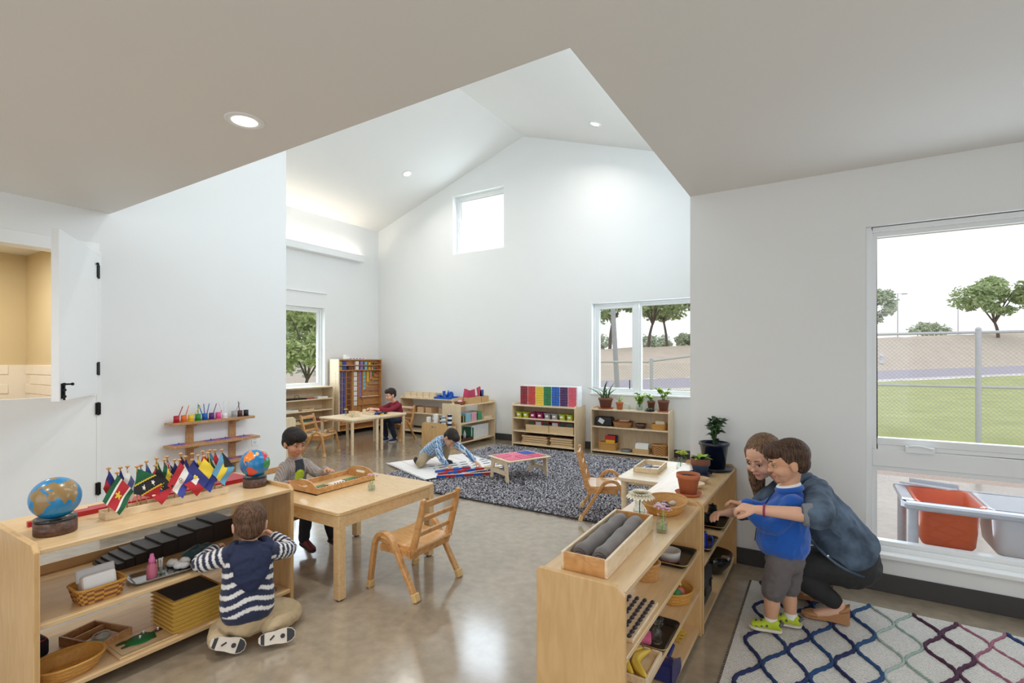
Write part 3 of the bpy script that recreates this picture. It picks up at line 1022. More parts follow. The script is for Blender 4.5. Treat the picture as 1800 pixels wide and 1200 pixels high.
# ================================================================ furniture
def shelf_unit(label, loc, rz, L, D, H, boards, back=None, name='low_shelf', t=0.02, lip=0.02, panel=M_BIRCHV, board=M_BIRCH, toe=True, grp=None, lips=(), topdrop=0.022):
    """open shelf: length along local x from 0 to L, front at local y = 0 facing -y, depth D"""
    o = thing(name, label, 'shelf', loc, rz, grp)
    for x in (0, L - t):
        mb = MB()
        prof = [(0, 0), (D, 0), (D, H - 0.012), (D - 0.012, H), (0.03, H), (0.0, H - 0.03)]
        mb.prism(prof, lambda a, b, d: (d, a, b), x, x + t)
        mb.build('side_panel', panel, o, bevel=0.003, recalc=True)
    MB().box(t, 0.006, H - topdrop - t, L - t, D, H - topdrop).build('top_board', board, o, bevel=0.002)
    for z in boards:
        MB().box(t, 0.006, z - t, L - t, D - 0.004, z).build('shelf_board', board, o, bevel=0.002)
    for z in lips:
        MB().box(t, D - 0.016, z, L - t, D, z + 0.05).build('back_lip', board, o, bevel=0.002)
    if back:
        MB().box(t, D - 0.01, back, L - t, D, H - topdrop - t).build('back_panel', panel, o)
    return o

# deep shelf with the globes, front at left
SHELF_A = shelf_unit('deep birch shelf at the front left carrying globes and flags', (-2.77, 0.71, 0), PI / 2, 1.20, 0.665, 0.724, (0.085, 0.385), lips=(0.385,))
# pair of narrow shelves on the right
SHELF_G = shelf_unit('birch shelf nearest on the right with the grey rolls box on top', (-0.565, 1.635, 0), PI / 2 - 0.012, 1.21, 0.345, 0.724, (0.05, 0.25, 0.47), topdrop=0.02)
SHELF_H = shelf_unit('birch shelf against the right wall with the potted plants on top', (-0.545, 2.855, 0), PI / 2 - 0.012, 1.135, 0.355, 0.724, (0.05, 0.37), topdrop=0.02)
# back wall
SHELF_E = shelf_unit('birch shelf on the back wall under the rainbow drawer box', (-4.566, 7.355, 0), 0, 1.2, 0.40, 0.735, (0.06, 0.272, 0.495), back=0.04, panel=M_BIRCHP, board=M_PALEWOOD)
SHELF_F = shelf_unit('birch shelf with potted plants under the pair window', (-3.156, 7.49, 0), 0, 1.245, 0.29, 0.727, (0.05, 0.43), back=0.04, panel=M_BIRCHP, board=M_PALEWOOD)
SHELF_C = shelf_unit('birch shelf in the back corner with wooden boxes on top', (-7.27, 7.40, 0), 0, 1.36, 0.38, 0.755, (0.08, 0.44), panel=M_BIRCHP, board=M_PALEWOOD)
SHELF_D = shelf_unit('birch shelf standing out from the back wall with pink letter boxes', (-5.18, 6.70, 0), PI / 2, 1.06, 0.40, 0.735, (0.085, 0.405), lips=(), panel=M_BIRCHP, board=M_PALEWOOD)
# tall-sided shelf under the far left window
SHELF_L = shelf_unit('long pale shelf under the far left window', (-7.95, 4.3, 0), PI / 2, 2.03, 0.33, 0.985, (0.135, 0.345, 0.555, 0.765), back=0.04, topdrop=0.0, panel=M_BIRCHP, board=M_PALEWOOD)

SHELF_K = shelf_unit('birch shelf peeking out behind the near left wall corner', (-5.82, 4.04, 0), PI, 1.2, 0.35, 0.745, (0.085, 0.40), back=0.04, panel=M_BIRCHP, board=M_PALEWOOD)
# ---- tables
def square_leg_table(label, loc, sx, sy, h):
    o = thing('child_table', label, 'table', loc)
    mb = MB()
    r, pts = 0.03, []
    for cx, cy, a0 in ((sx / 2 - r, sy / 2 - r, 0), (-sx / 2 + r, sy / 2 - r, PI / 2), (-sx / 2 + r, -sy / 2 + r, PI), (sx / 2 - r, -sy / 2 + r, 3 * PI / 2)):
        for k in range(5):
            a = a0 + PI / 2 * k / 4
            pts.append((cx + r * math.cos(a), cy + r * math.sin(a)))
    mb.prism(pts, lambda a, b, d: (a, b, d), h - 0.024, h, smooth=False)
    mb.build('tabletop', M_MAPLE, o, bevel=0.003)
    mb = MB().box(-sx / 2 + .06, -sy / 2 + .012, h - 0.10, sx / 2 - .06, -sy / 2 + .032, h - .024)
    mb.build('apron', M_MAPLE, o)
    MB().box(-sx / 2 + .06, sy / 2 - .032, h - 0.10, sx / 2 - .06, sy / 2 - .012, h - .024).build('apron', M_MAPLE, o)
    MB().box(-sx / 2 + .012, -sy / 2 + .06, h - 0.10, -sx / 2 + .032, sy / 2 - .06, h - .024).build('apron', M_MAPLE, o)
    MB().box(sx / 2 - .032, -sy / 2 + .06, h - 0.10, sx / 2 - .012, sy / 2 - .06, h - .024).build('apron', M_MAPLE, o)
    for x in (-1, 1):
        for y in (-1, 1):
            cx, cy = x * (sx / 2 - .034), y * (sy / 2 - .034)
            l = MB().box(cx - .028, cy - .028, 0.008, cx + .028, cy + .028, h - .024).build('leg', M_MAPLE, o, bevel=.006, seg=2)
            MB().cyl((cx, cy, 0), (cx, cy, .008), .02, n=10).build('glide', M_BLACKP, l)
    return o
def round_leg_table(label, loc, sx, sy, h):
    o = thing('child_table', label, 'table', loc)
    r, pts = 0.05, []
    for cx, cy, a0 in ((sx / 2 - r, sy / 2 - r, 0), (-sx / 2 + r, sy / 2 - r, PI / 2), (-sx / 2 + r, -sy / 2 + r, PI), (sx / 2 - r, -sy / 2 + r, 3 * PI / 2)):
        for k in range(6):
            a = a0 + PI / 2 * k / 5
            pts.append((cx + r * math.cos(a), cy + r * math.sin(a)))
    MB().prism(pts, lambda a, b, d: (a, b, d), h - 0.028, h).build('tabletop', M_PALEWOOD, o, bevel=0.003)
    MB().box(-sx / 2 + .07, -sy / 2 + .07, h - .06, sx / 2 - .07, sy / 2 - .07, h - .028).build('apron', M_PALEWOOD, o)
    for x in (-1, 1):
        for y in (-1, 1):
            cx, cy = x * (sx / 2 - .05), y * (sy / 2 - .05)
            MB().cyl((cx, cy, 0), (cx, cy, h - .028), .022, .026, n=14).build('leg', M_PALEWOOD, o)
    return o
T1 = square_leg_table('square maple child table in front with the fraction tray on top', (-2.955, 2.492, 0), 0.875, 0.90, 0.553)
T2a = round_leg_table('pale back table with wooden box and small vases, round legs', (-6.59, 5.565, 0), 0.82, 0.61, 0.555)
T2b = round_leg_table('pale back table where the boy in maroon sits, round legs', (-6.59, 6.177, 0), 0.82, 0.61, 0.555)
T3 = round_leg_table('pale table behind the right shelves with a small wooden tray', (-1.16, 4.29, 0), 0.49, 0.86, 0.55)

# ---- chairs: bent arch legs, plank seat, ladder back; faces local +x
M_SEAT = wood('seat_wood', (224, 178, 122), (206, 154, 98), 4.0, (2, 8, 8), 0.3, 0.4)
M_CAP = mat('tan_rubber_foot', (222, 186, 128), 0.55, var=0.05, scale=20)
def make_chair(label, loc, rz):
    o = thing('child_chair', label, 'chair', loc, rz, 'children arch-leg chairs')
    W = 0.2145
    for s in (-1, 1):
        path = catmull([(.205, 0, .03), (.190, 0, .13), (.172, 0, .24), (.155, 0, .315), (.118, 0, .362), (.064, 0, .372), (.012, 0, .345), (-.03, 0, .285), (-.10, 0, .17), (-.185, 0, .035)], 4)
        vs, fs = [], []
        n = len(path)
        for i, p in enumerate(path):
            d = (path[min(i + 1, n - 1)] - path[max(i - 1, 0)]).normalized()
            nn = Vector((-d.z, 0, d.x))
            y0, y1 = s * W - .019, s * W + .019
            for a, y in ((-.014, y0), (.014, y0), (.014, y1), (-.014, y1)):
                q = p + nn * a
                vs.append((q.x, y, q.z))
        for i in range(n - 1):
            for k in range(4):
                fs.append((i * 4 + k, (i + 1) * 4 + k, (i + 1) * 4 + (k + 1) % 4, i * 4 + (k + 1) % 4))
        fs += [(0, 1, 2, 3), ((n - 1) * 4 + 3, (n - 1) * 4 + 2, (n - 1) * 4 + 1, (n - 1) * 4)]
        lg = MB().add(vs, fs).build('arch_leg', M_BEECH, o, bevel=.004, recalc=True)
        for fx, dx in ((.2075, .008), (-.203, -.018)):
            MB().bar((fx, s * W, 0.0), (fx - dx, s * W, .05), .048, .036, up=(1, 0, 0)).build('foot_cap', M_CAP, lg, bevel=.005)
        # back post
        pp = [(-.115, s * .172, .262), (-.142, s * .172, .32), (-.185, s * .172, .47), (-.222, s * .172, .612), (-.226, s * .172, .628)]
        mb = MB()
        vs, fs = [], []
        for i, p in enumerate(pp):
            p = Vector(p)
            d = (Vector(pp[min(i + 1, 4)]) - Vector(pp[max(i - 1, 0)])).normalized()
            nn = Vector((-d.z, 0, d.x))
            hw = (.024, .023, .02, .017, .012)[i]
            for a, y in ((-hw, -.014), (hw, -.014), (hw, .014), (-hw, .014)):
                q = p + nn * a
                vs.append((q.x, p.y + y, q.z))
        for i in range(4):
            for k in range(4):
                fs.append((i * 4 + k, (i + 1) * 4 + k, (i + 1) * 4 + (k + 1) % 4, i * 4 + (k + 1) % 4))
        fs += [(0, 1, 2, 3), (19, 18, 17, 16)]
        mb.add(vs, fs)
        mb.build('back_post', M_BEECH, o, bevel=.005, recalc=True)
    for zz in (.385, .487, .585):
        x = -.115 - (zz - .262) * .30
        MB().bar((x, -.166, zz), (x, .166, zz), .016, .046 if zz > .55 else .034, up=(-.29, 0, 1)).build('back_slat', M_BEECH, o, bevel=.004)
    mb = MB()
    prof = [(.175, .318), (.165, .322), (.06, .313), (-.06, .306), (-.155, .312), (-.165, .309), (-.165, .294), (.06, .294), (.165, .300), (.178, .306)]
    mb.prism(prof, lambda a, b, d: (a, d, b), -.178, .178)
    mb.build('seat', M_SEAT, o, bevel=.003, recalc=True)
    MB().box(-.128, -.196, .235, -.108, .196, .293).build('rear_rail', M_BEECH, o, bevel=.003)
    MB().box(.118, -.196, .245, .136, .196, .293).build('front_rail', M_BEECH, o, bevel=.003)
    for s in (-1, 1):
        MB().box(-.108, s * .186 - .009, .25, .118, s * .186 + .009, .293).build('side_rail', M_BEECH, o)
    return o
C1 = make_chair('beech chair tucked under the front table with its back to the rug', (-2.325, 2.52, 0), PI)
dup(C1, (-3.615, 2.49, 0), 0, 'beech chair under the boy in the striped cardigan')
dup(C1, (-6.715, 5.085, 0), RAD(22), 'empty beech chair at the left end of the back table')
dup(C1, (-6.69, 6.80, 0), -PI / 2, 'beech chair under the boy in maroon at the back table')
dup(C1, (-1.76, 4.46, 0.028), RAD(22), 'empty beech chair standing on the shag rug beside the right table')

# ---- folding low table on the shag rug
ax = (Vector((-3.095, 5.015, 0)) - Vector((-3.591, 5.197, 0)))
lt = thing('folding_floor_table', 'small birch folding table with cut-out legs on the shag rug', 'table', (-3.24, 5.396, 0.02), math.atan2(0.55, 0.24))
LX, LY, LH = 0.64, 0.50, 0.262
MB().box(-LX / 2, -LY / 2, LH - .014, LX / 2, LY / 2, LH).build('tabletop', M_PALEWOOD, lt, bevel=.004)
for s in (-1, 1):
    mb = MB()
    x0, x1 = s * .29, s * .29 + (.016 if s > 0 else -.016)
    fn = lambda a, b, d: (d, a, b)
    # an A-shaped leg board: two splayed legs, a cross bar and the top strip
    mb.prism([(-.20, 0), (-.15, 0), (-.10, .248), (-.175, .248)], fn, x0, x1)
    mb.prism([(.15, 0), (.20, 0), (.175, .248), (.10, .248)], fn, x0, x1)
    mb.prism([(-.133, .075), (.133, .075), (.122, .125), (-.122, .125)], fn, x0, x1)
    mb.prism([(-.10, .19), (.10, .19), (.10, .248), (-.10, .248)], fn, x0, x1)
    lg = mb.build('leg_frame', M_PALEWOOD, lt, recalc=True)
    mb = MB().cyl((s * .275, 0, .22), (s * .17, 0, .16), .006, n=8)
    mb.obox((s * .22, 0, .15), (.05, .03, .05))
    mb.build('folding_bracket', M_STEEL, lg)

# ---- bead cabinet against the far left wall
bc = thing('bead_cabinet', 'tall brown bead cabinet with hanging bead chains in the corner', 'cabinet', (-7.98, 6.47, 0), PI / 2)
CW, CD, CH = 1.125, 0.27, 1.50
CB = 0.09
for x in (0, CW - .022):
    MB().box(x, 0, CB, x + .022, CD, CH).build('side_panel', M_PALEWOOD if x == 0 else M_CABWOOD, bc, bevel=.002)  # near side in paler wood: the bright light on it is put into the colour
MB().box(.022, 0, CH - .022, CW - .022, CD, CH).build('top_panel', M_CABWOOD, bc)
MB().box(.022, 0, CB, CW - .022, CD, CB + .03).build('bottom_panel', M_CABWOOD, bc)
MB().box(.022, .10, CB + .03, CW - .022, .115, CH - .022).build('back_panel', M_CABWOOD, bc)
for z in (1.285, 1.385):
    MB().box(.022, .0, z - .016, CW - .022, .10, z).build('shelf_board', M_CABWOOD, bc, bevel=.002)
MB().box(.022, .0, .20, CW - .022, .10, .222).build('shelf_board', M_CABWOOD, bc, bevel=.002)
for x in (.03, CW - .09):
    MB().box(x, .03, 0, x + .06, CD - .03, CB).build('foot', M_BLACKP, bc)
bead_cols = [((190, 150, 60), 10), ((30, 74, 170), 9), ((110, 62, 40), 8), ((238, 234, 226), 7), ((150, 120, 190), 6), ((130, 190, 200), 5), ((226, 186, 40), 4), ((214, 150, 140), 3), ((60, 120, 70), 2), ((170, 40, 40), 1)]
xs = [.055, .165, .315, .485, .60, .715, .81, .89, .955, 1.02]
for (c, k), x in zip(bead_cols, xs):
    mm = flat(*c, .35)
    w = .012 + .0048 * k
    n = k
    pitch = (.020 + .0115 * k) if k > 4 else .055
    sq = None
    for q in range(n):
        z = 1.245 - q * (pitch if k != 9 else .118) - w
        if z < .25: break
        hs = w * .95
        if sq is None:
            sq = MB().box(-hs, -.012, -hs, hs, .0, hs).build('bead_square', mm, bc, (x, .096, z), bevel=.004)
        else:
            p = sq.copy(); COL.objects.link(p); p.location = (x, .096, z)
    # divider strip beside each chain and the cubes on the shelves
    if k >= 6:
        MB().box(x + w + .015, .07, .222, x + w + .030, .10, 1.27).build('divider', M_CABWOOD, bc)
    for z0, on in ((1.285, True), (1.385, k not in (8, 3))):
        if on and w < .07:
            MB().box(x - w * .9, .03, z0, x + w * .9, .03 + .05, z0 + min(.075, w * 1.7)).build('bead_cube', mm, bc, bevel=.004)
for i, (xa, z) in enumerate(((1.0, 1.22), (.96, 1.145), (.90, 1.075), (.82, .985), (.73, .86), (.62, .72), (.54, .57))):
    MB().box(xa, .05, z - .012, CW - .022, .10, z).build('chain_ledge', M_CABWOOD, bc)
    if i < 6:
        c = bead_cols[9 - i - 1][0] if i else bead_cols[9][0]
        mb = MB()
        for q in range(int((CW - .04 - xa) / .016)):
            mb.sph((xa + .012 + q * .016, .07, z + .007), .0075, 8, 5)
        mb.build('bead_chain', flat(*c, .35), bc)

# ---- wall shelves with the pencil cups
ws = thing('wall_shelf', 'three-tier oak wall shelf on the white left wall', 'shelf', (XL, 2.62, 0))
for y in (-.15, .262):
    MB().box(0, y - .035, .28, .02, y + .035, .90).build('upright', M_OAK, ws, bevel=.003)
for z, y0, y1, dp in ((.905, -.375, .42, .16), (.695, -.385, .46, .19), (.485, -.36, .44, .20)):
    b_ = MB().box(.02, y0, z - .024, dp, y1, z).build('shelf_board', M_OAK, ws, bevel=.002)
    for y in (-.15, .262):
        MB().prism([(.02, z - .075), (.02, z - .024), (dp - .03, z - .024), (dp - .05, z - .04)], lambda a, b, d: (a, d, b), y - .02, y + .02).build('bracket', M_OAK, b_, recalc=True)
# ================================================================ smaller things
ORD = ['first', 'second', 'third', 'fourth', 'fifth', 'sixth', 'seventh', 'eighth', 'ninth', 'tenth', 'eleventh', 'twelfth']
def sup(t, e):
    c, s = math.cos(t), math.sin(t)
    f = lambda v: math.copysign(abs(v) ** (2.0 / e), v)
    return f(c), f(s)

def rrect(hx, hy, r, n=5):
    out = []
    for cx, cy, a0 in ((hx - r, hy - r, 0), (-hx + r, hy - r, PI / 2), (-hx + r, -hy + r, PI), (hx - r, -hy + r, 3 * PI / 2)):
        for k in range(n + 1):
            a = a0 + PI / 2 * k / n
            out.append((cx + r * math.cos(a), cy + r * math.sin(a)))
    return out

def loft(mb, rings, mi=0, smooth=True, cap0=True, cap1=True):
    n = len(rings[0])
    vs = [p for r in rings for p in r]
    fs = []
    for i in range(len(rings) - 1):
        for k in range(n):
            fs.append((i * n + k, i * n + (k + 1) % n, (i + 1) * n + (k + 1) % n, (i + 1) * n + k))
    mb.add(vs, fs, mi, smooth)
    if cap0: mb.add(rings[0], [tuple(range(n - 1, -1, -1))], mi)
    if cap1: mb.add(rings[-1], [tuple(range(n))], mi)
    return mb

def basket(label, loc, rx, ry, h, flare=1.2, e=2.0, m=M_WICKER, m2=None, rz=0.0, rows=9, n=56, name='wicker_basket', cat='basket', handle=False, group=None):
    """woven basket: real over-and-under relief on the outside, smooth inside, thick rim"""
    o = thing(name, label, cat, loc, rz, group)
    mb = MB()
    rings = []
    K = rows * 2
    for j in range(K + 1):
        t = j / K
        f = 1 + (flare - 1) * t ** 0.8
        ring = []
        for i in range(n):
            a = 2 * PI * i / n
            cx, cy = sup(a, e)
            w = .026 * math.copysign(1, math.sin(a * n / 8)) * (1 if (j // 2) % 2 else -1) * (1 if j % 2 else .2)
            ring.append((rx * (f + w) * cx, ry * (f + w) * cy, h * t))
        rings.append(ring)
    for t in (1.0, .5, .06):
        f = 1 + (flare - 1) * t ** 0.8 - .05
        rings.append([(rx * f * sup(2 * PI * i / n, e)[0], ry * f * sup(2 * PI * i / n, e)[1], h * t) for i in range(n)])
    loft(mb, rings)
    if m2:
        # alternate-colour stakes
        for idx in range(len(mb.f)):
            if idx < K * n and (((idx % n) // 3) + (idx // n) // 2) % 2:
                mb.mi[idx] = 1
    mb.build('body', [m, m2] if m2 else m, o)
    pts = [(rx * (flare - .01) * sup(2 * PI * i / 40, e)[0], ry * (flare - .01) * sup(2 * PI * i / 40, e)[1], h) for i in range(41)]
    MB().tube(pts, h * .045 + .003, 7, caps=False).build('rim', m, o)
    return o

def open_box(label, loc, rz, L, W, H, t=.012, m=M_PALEWOOD, name='wooden_tray', cat='tray', bottom=None, group=None, zb=0.006):
    o = thing(name, label, cat, loc, rz, group)
    MB().box(-L / 2 + t, -W / 2 + t, 0, L / 2 - t, W / 2 - t, zb).build('bottom', bottom or m, o)
    MB().box(-L / 2, -W / 2, 0, L / 2, -W / 2 + t, H).build('side', m, o, bevel=.002)
    MB().box(-L / 2, W / 2 - t, 0, L / 2, W / 2, H).build('side', m, o, bevel=.002)
    MB().box(-L / 2, -W / 2 + t, 0, -L / 2 + t, W / 2 - t, H).build('end', m, o, bevel=.002)
    MB().box(L / 2 - t, -W / 2 + t, 0, L / 2, W / 2 - t, H).build('end', m, o, bevel=.002)
    return o

def black_tray(label, loc, rz, L, W, H=.022, m=None, rim=None):
    o = thing('serving_tray', label, 'tray', loc, rz)
    m = m or M_BLACKP
    rings = []
    for (d, z) in ((-.018, 0), (0, H), (-.004, H + .001), (-.022, .004)):
        rings.append([(x, y, z) for x, y in rrect(L / 2 + d, W / 2 + d, .03 + d * .5)])
    loft(MB(), rings).build('pan', m, o)
    pts = [(x, y, H) for x, y in rrect(L / 2, W / 2, .03)]
    MB().tube(pts + [pts[0]], .0022, 5, caps=False).build('rim', rim or mat('gold_rim', (214, 186, 120), .3, metal=.6), o)
    return o

def glass_bottle(label, loc, h, r, neck, name='bud_vase', cat='vase', water=None):
    o = thing(name, label, cat, loc)
    prof = [(0, 0.002), (r * .92, 0.0), (r, .006), (r, h * .55), (r * .8, h * .68), (neck, h * .78), (neck, h * .96), (neck * 1.2, h), (neck * .95, h), (neck * .8, h * .78), (r * .72, h * .66), (r * .9, h * .54), (r * .9, .01), (0, .008)]
    MB().lathe(prof, 20).build('glass', M_CLEAR, o)
    if water:
        MB().lathe([(0, .01), (r * .88, .011), (r * .88, h * .42), (0, h * .42)], 18).build('water', water, o)
    return o

def pot(label, loc, r, h, m, plant=None, saucer=None, name='flower_pot', cat='flower pot', rimh=.22, soil=True):
    o = thing(name, label, cat, loc)
    z0 = .012 if saucer else 0.0
    if saucer:
        sr = saucer[1] if isinstance(saucer, tuple) else 1.1
        sm = saucer[0] if isinstance(saucer, tuple) else saucer
        MB().lathe([(0, .0), (r * sr * .85, 0), (r * sr, .018), (r * sr * .96, .018), (r * sr * .8, .008), (0, .008)], 28).build('saucer', sm, o)
    zr = h * (1 - rimh)
    prof = [(0, z0), (r * .70, z0), (r * .92, zr), (r, zr + .001), (r * 1.02, h), (r * .94, h), (r * .88, zr), (r * .85, h * .86), (0, h * .86)]
    MB().lathe(prof, 28).build('pot', m, o)
    if soil:
        mb = MB().lathe([(r * .85, h * .865), (r * .5, h * .885), (0, h * .89)], 20)
        mb.build('soil', M_SOIL, o)
    return o

LEAF_CACHE = {}
def leaf_mesh(kind='oval'):
    """leaf of length 1 along +x, folded along the midrib"""
    mb = MB()
    if kind == 'blade':
        w = [0.035, .05, .045, .03, .004]
    elif kind == 'round':
        w = [.05, .42, .5, .38, .03]
    else:
        w = [.03, .26, .32, .2, .01]
    vs, fs = [], []
    for i, q in enumerate(w):
        x = i / 4
        z = .12 * math.sin(x * PI) - .1 * x * x
        vs += [(x, -q, z + q * .35), (x, 0, z), (x, q, z + q * .35)]
    for i in range(4):
        a = i * 3
        fs += [(a, a + 3, a + 4, a + 1), (a + 1, a + 4, a + 5, a + 2)]
    mb.add(vs, fs, 0, True)
    return mb
def add_leaf(parent, p, d, size, m, kind='oval', roll=0.0, name='leaf'):
    key = (kind, m.name)
    d = Vector(d).normalized()
    q = d.to_track_quat('X', 'Z').to_matrix().to_4x4() @ Matrix.Rotation(roll, 4, 'X')
    if key not in LEAF_CACHE:
        o = leaf_mesh(kind).build(name, m, parent)
        LEAF_CACHE[key] = o.data
    else:
        o = bpy.data.objects.new(name, LEAF_CACHE[key])
        COL.objects.link(o)
        o.parent = parent
    o.matrix_local = Matrix.Translation(Vector(p)) @ q @ Matrix.Diagonal((size, size, size, 1))
    return o
def bushy(parent, z, n, spread, height, size, m, seed, kind='oval', stems=6):
    rnd = random.Random(seed)
    for s in range(stems):
        a = rnd.uniform(0, 2 * PI); r = spread * rnd.uniform(.15, 1)
        top = Vector((r * math.cos(a), r * math.sin(a), z + height * rnd.uniform(.55, 1)))
        mid = Vector((top.x * .35, top.y * .35, z + (top.z - z) * .55))
        path = catmull([(top.x * .1, top.y * .1, z - .01), mid, top], 4)
        MB().tube(path, .0035, 5).build('stem', M_LEAF, parent)
        for k in range(max(2, n // stems)):
            p = path[min(len(path) - 1, 2 + rnd.randrange(len(path) - 2))]
            b = rnd.uniform(0, 2 * PI)
            add_leaf(parent, p, (math.cos(b), math.sin(b), rnd.uniform(-.2, .7)), size * rnd.uniform(.6, 1.15), m, kind, rnd.uniform(-.5, .5))
        add_leaf(parent, top, (math.cos(a), math.sin(a), .8), size * .8, m, kind)

def pt_in(poly, x, y):
    c = False
    n = len(poly)
    for i in range(n):
        x0, y0 = poly[i]; x1, y1 = poly[i - 1]
        if (y0 > y) != (y1 > y) and x < (x1 - x0) * (y - y0) / (y1 - y0) + x0:
            c = not c
    return c

# ---------------------------------------------------------------- globes
CONT = {
 'africa': [(-17, 15), (-10, 30), (-5, 35), (10, 37), (20, 32), (32, 31), (37, 22), (43, 12), (51, 11), (42, -3), (40, -15), (35, -24), (28, -33), (19, -34), (13, -20), (12, -6), (9, 4), (-4, 5), (-13, 9)],
 'europe': [(-9, 37), (-9, 43), (-2, 44), (-4, 48), (3, 51), (8, 54), (8, 57), (5, 60), (14, 68), (26, 71), (40, 66), (60, 69), (60, 52), (48, 46), (40, 46), (30, 46), (28, 41), (22, 37), (19, 42), (13, 45), (18, 40), (12, 38), (8, 44), (3, 42), (-2, 37)],
 'asia': [(28, 41), (36, 42), (48, 46), (60, 52), (60, 69), (80, 73), (105, 77), (140, 73), (178, 69), (178, 64), (162, 58), (156, 52), (142, 54), (140, 48), (128, 40), (122, 38), (121, 29), (108, 20), (106, 10), (100, 13), (103, 2), (98, 10), (92, 21), (86, 20), (80, 8), (73, 18), (67, 25), (57, 26), (59, 21), (45, 13), (38, 22), (35, 30), (36, 36), (28, 37)],
 'namerica': [(-168, 66), (-150, 71), (-120, 70), (-95, 73), (-80, 73), (-78, 62), (-65, 60), (-56, 52), (-66, 44), (-75, 38), (-81, 31), (-80, 25), (-84, 30), (-97, 28), (-97, 20), (-88, 21), (-83, 10), (-78, 8), (-86, 12), (-95, 16), (-106, 22), (-112, 31), (-120, 34), (-124, 42), (-125, 49), (-140, 60), (-155, 57)],
 'samerica': [(-78, 8), (-72, 12), (-60, 9), (-50, 1), (-35, -6), (-39, -16), (-48, -26), (-57, -37), (-65, -43), (-69, -54), (-75, -50), (-72, -30), (-71, -18), (-81, -5)],
 'australia': [(114, -22), (122, -17), (131, -12), (137, -15), (142, -11), (146, -19), (153, -27), (150, -37), (140, -38), (130, -32), (116, -35)],
 'greenland': [(-55, 62), (-70, 77), (-40, 83), (-20, 78), (-25, 70), (-43, 60)],
}
ANTI = {}
def globe(label, loc, r, hb, rb, lon0, cols, ocean, tilt, roll=0):
    o = thing('globe', label, 'globe', loc)
    mb = MB().lathe([(rb * .97, 0), (rb, .004), (rb, hb * .82)], 36)
    mb.lathe([(rb, hb * .82), (rb * .99, hb), (rb * .86, hb), (rb * .80, hb * .92), (0, hb * .86)], 36, mi=1)
    mb.build('base', [M_DARKWOOD, M_BLACKP], o)
    mb = MB()
    def col(s, t):
        lon = s * 360 - 180; lat = t * 180 - 90
        for k, poly in CONT.items():
            if pt_in(poly, lon, lat):
                return rgb(*cols.get(k, cols['default']))
        if lat < -70: return rgb(*cols.get('antarctica', (240, 240, 240)))
        return rgb(*ocean)
    def fn(s, t):
        lon = RAD(s * 360 - 180); lat = RAD(t * 180 - 90)
        return (r * math.cos(lat) * math.cos(lon), r * math.cos(lat) * math.sin(lon), r * math.sin(lat))
    mb.grid(fn, 180, 90, colfn=col)
    s = mb.build('sphere', M_PAINTG, o, weld=True)
    s.location = (0, 0, hb + r * .93)
    # local +x (lon 0) turned so that lon0 faces the viewer at the origin
    face = math.atan2(-loc[1], -loc[0])
    s.rotation_euler = (Matrix.Rotation(face, 3, 'Z') @ Matrix.Rotation(tilt, 3, 'Y') @ Matrix.Rotation(roll, 3, 'X') @ Matrix.Rotation(-RAD(lon0), 3, 'Z')).to_euler()
    return o
globe('tan and blue globe on a dark base at the near end of the shelf', (-3.0, 0.845, .702), .094, .072, .078, 62, {'default': (150, 122, 76)}, (28, 130, 186), RAD(16), RAD(-12))
globe('globe with orange, red and green continents beside the boy at the table', (-3.03, 1.815, .702), .086, .065, .067, -48, {'africa': (40, 140, 62), 'europe': (196, 30, 58), 'asia': (226, 178, 50), 'namerica': (236, 134, 40), 'samerica': (222, 78, 52), 'greenland': (244, 170, 70), 'default': (150, 80, 40)}, (24, 120, 180), RAD(20), RAD(-8))

# ---------------------------------------------------------------- flags in their stand
W_, R_, G_, B_, Y_, K_, LB_ = (232, 230, 224), (178, 34, 44), (22, 92, 58), (40, 48, 120), (236, 206, 60), (28, 28, 32), (96, 156, 190)
NV_ = (30, 34, 84)
def star(u, v, cx, cy, r, n=5, a0=PI / 2, asp=1.5):
    dx, dy = (u - cx) * asp, v - cy
    d = math.hypot(dx, dy)
    if d > r: return False
    a = (math.atan2(dy, dx) - a0) % (2 * PI / n)
    a = min(a, 2 * PI / n - a)
    ri = r * .42
    # edge of the star between tip (a=0, r) and notch (a=pi/n, ri)
    A = PI / n
    x1, y1, x2, y2 = r, 0, ri * math.cos(A), ri * math.sin(A)
    k = d * math.cos(a), d * math.sin(a)
    return (x2 - x1) * (k[1] - y1) - (y2 - y1) * (k[0] - x1) >= 0
def hstr(*c):
    return lambda u, v: c[min(len(c) - 1, int((1 - v) * len(c)))]
def vstr(*c):
    return lambda u, v: c[min(len(c) - 1, int(u * len(c)))]
def f_suriname(u, v):
    if star(u, v, .5, .5, .22): return Y_
    y = abs(v - .5)
    return R_ if y < .2 else (W_ if y < .3 else G_)
def f_diag(u, v):
    k = (v - .5) - (u - .5)
    if star(u, v, .34, .34, .13) or star(u, v, .66, .66, .13): return W_
    return G_ if k > .34 else Y_ if k > .27 else R_ if k < -.34 else Y_ if k < -.27 else K_
def f_sun(u, v):
    if v < .5 - abs(u - .5): pass
    edge = v < (1 - abs(u - .5) * 2) * 0 + (u * 2 - 1) * 0
    tri = v > abs(u - .5) * 2 * 1.0
    if not tri: return R_
    if star(u, v, .5, .52, .30, 12) and v > .5: return Y_
    return K_ if v > .5 else (30, 60, 140) if v > .3 else W_
def f_paraguay(u, v):
    d = math.hypot((u - .5) * 1.5, v - .5)
    if d < .06: return (60, 110, 70)
    if d < .09: return W_
    if d < .125: return R_
    return hstr(R_, W_, (56, 66, 150))(u, v)
def f_ven(u, v):
    d = math.hypot((u - .5) * 1.5, v - .42)
    a = math.atan2(v - .42, u - .5)
    if abs(d - .18) < .025 and .33 < v and (a * 6) % 1 < .4: return W_
    return hstr(Y_, (36, 50, 130), R_)(u, v)
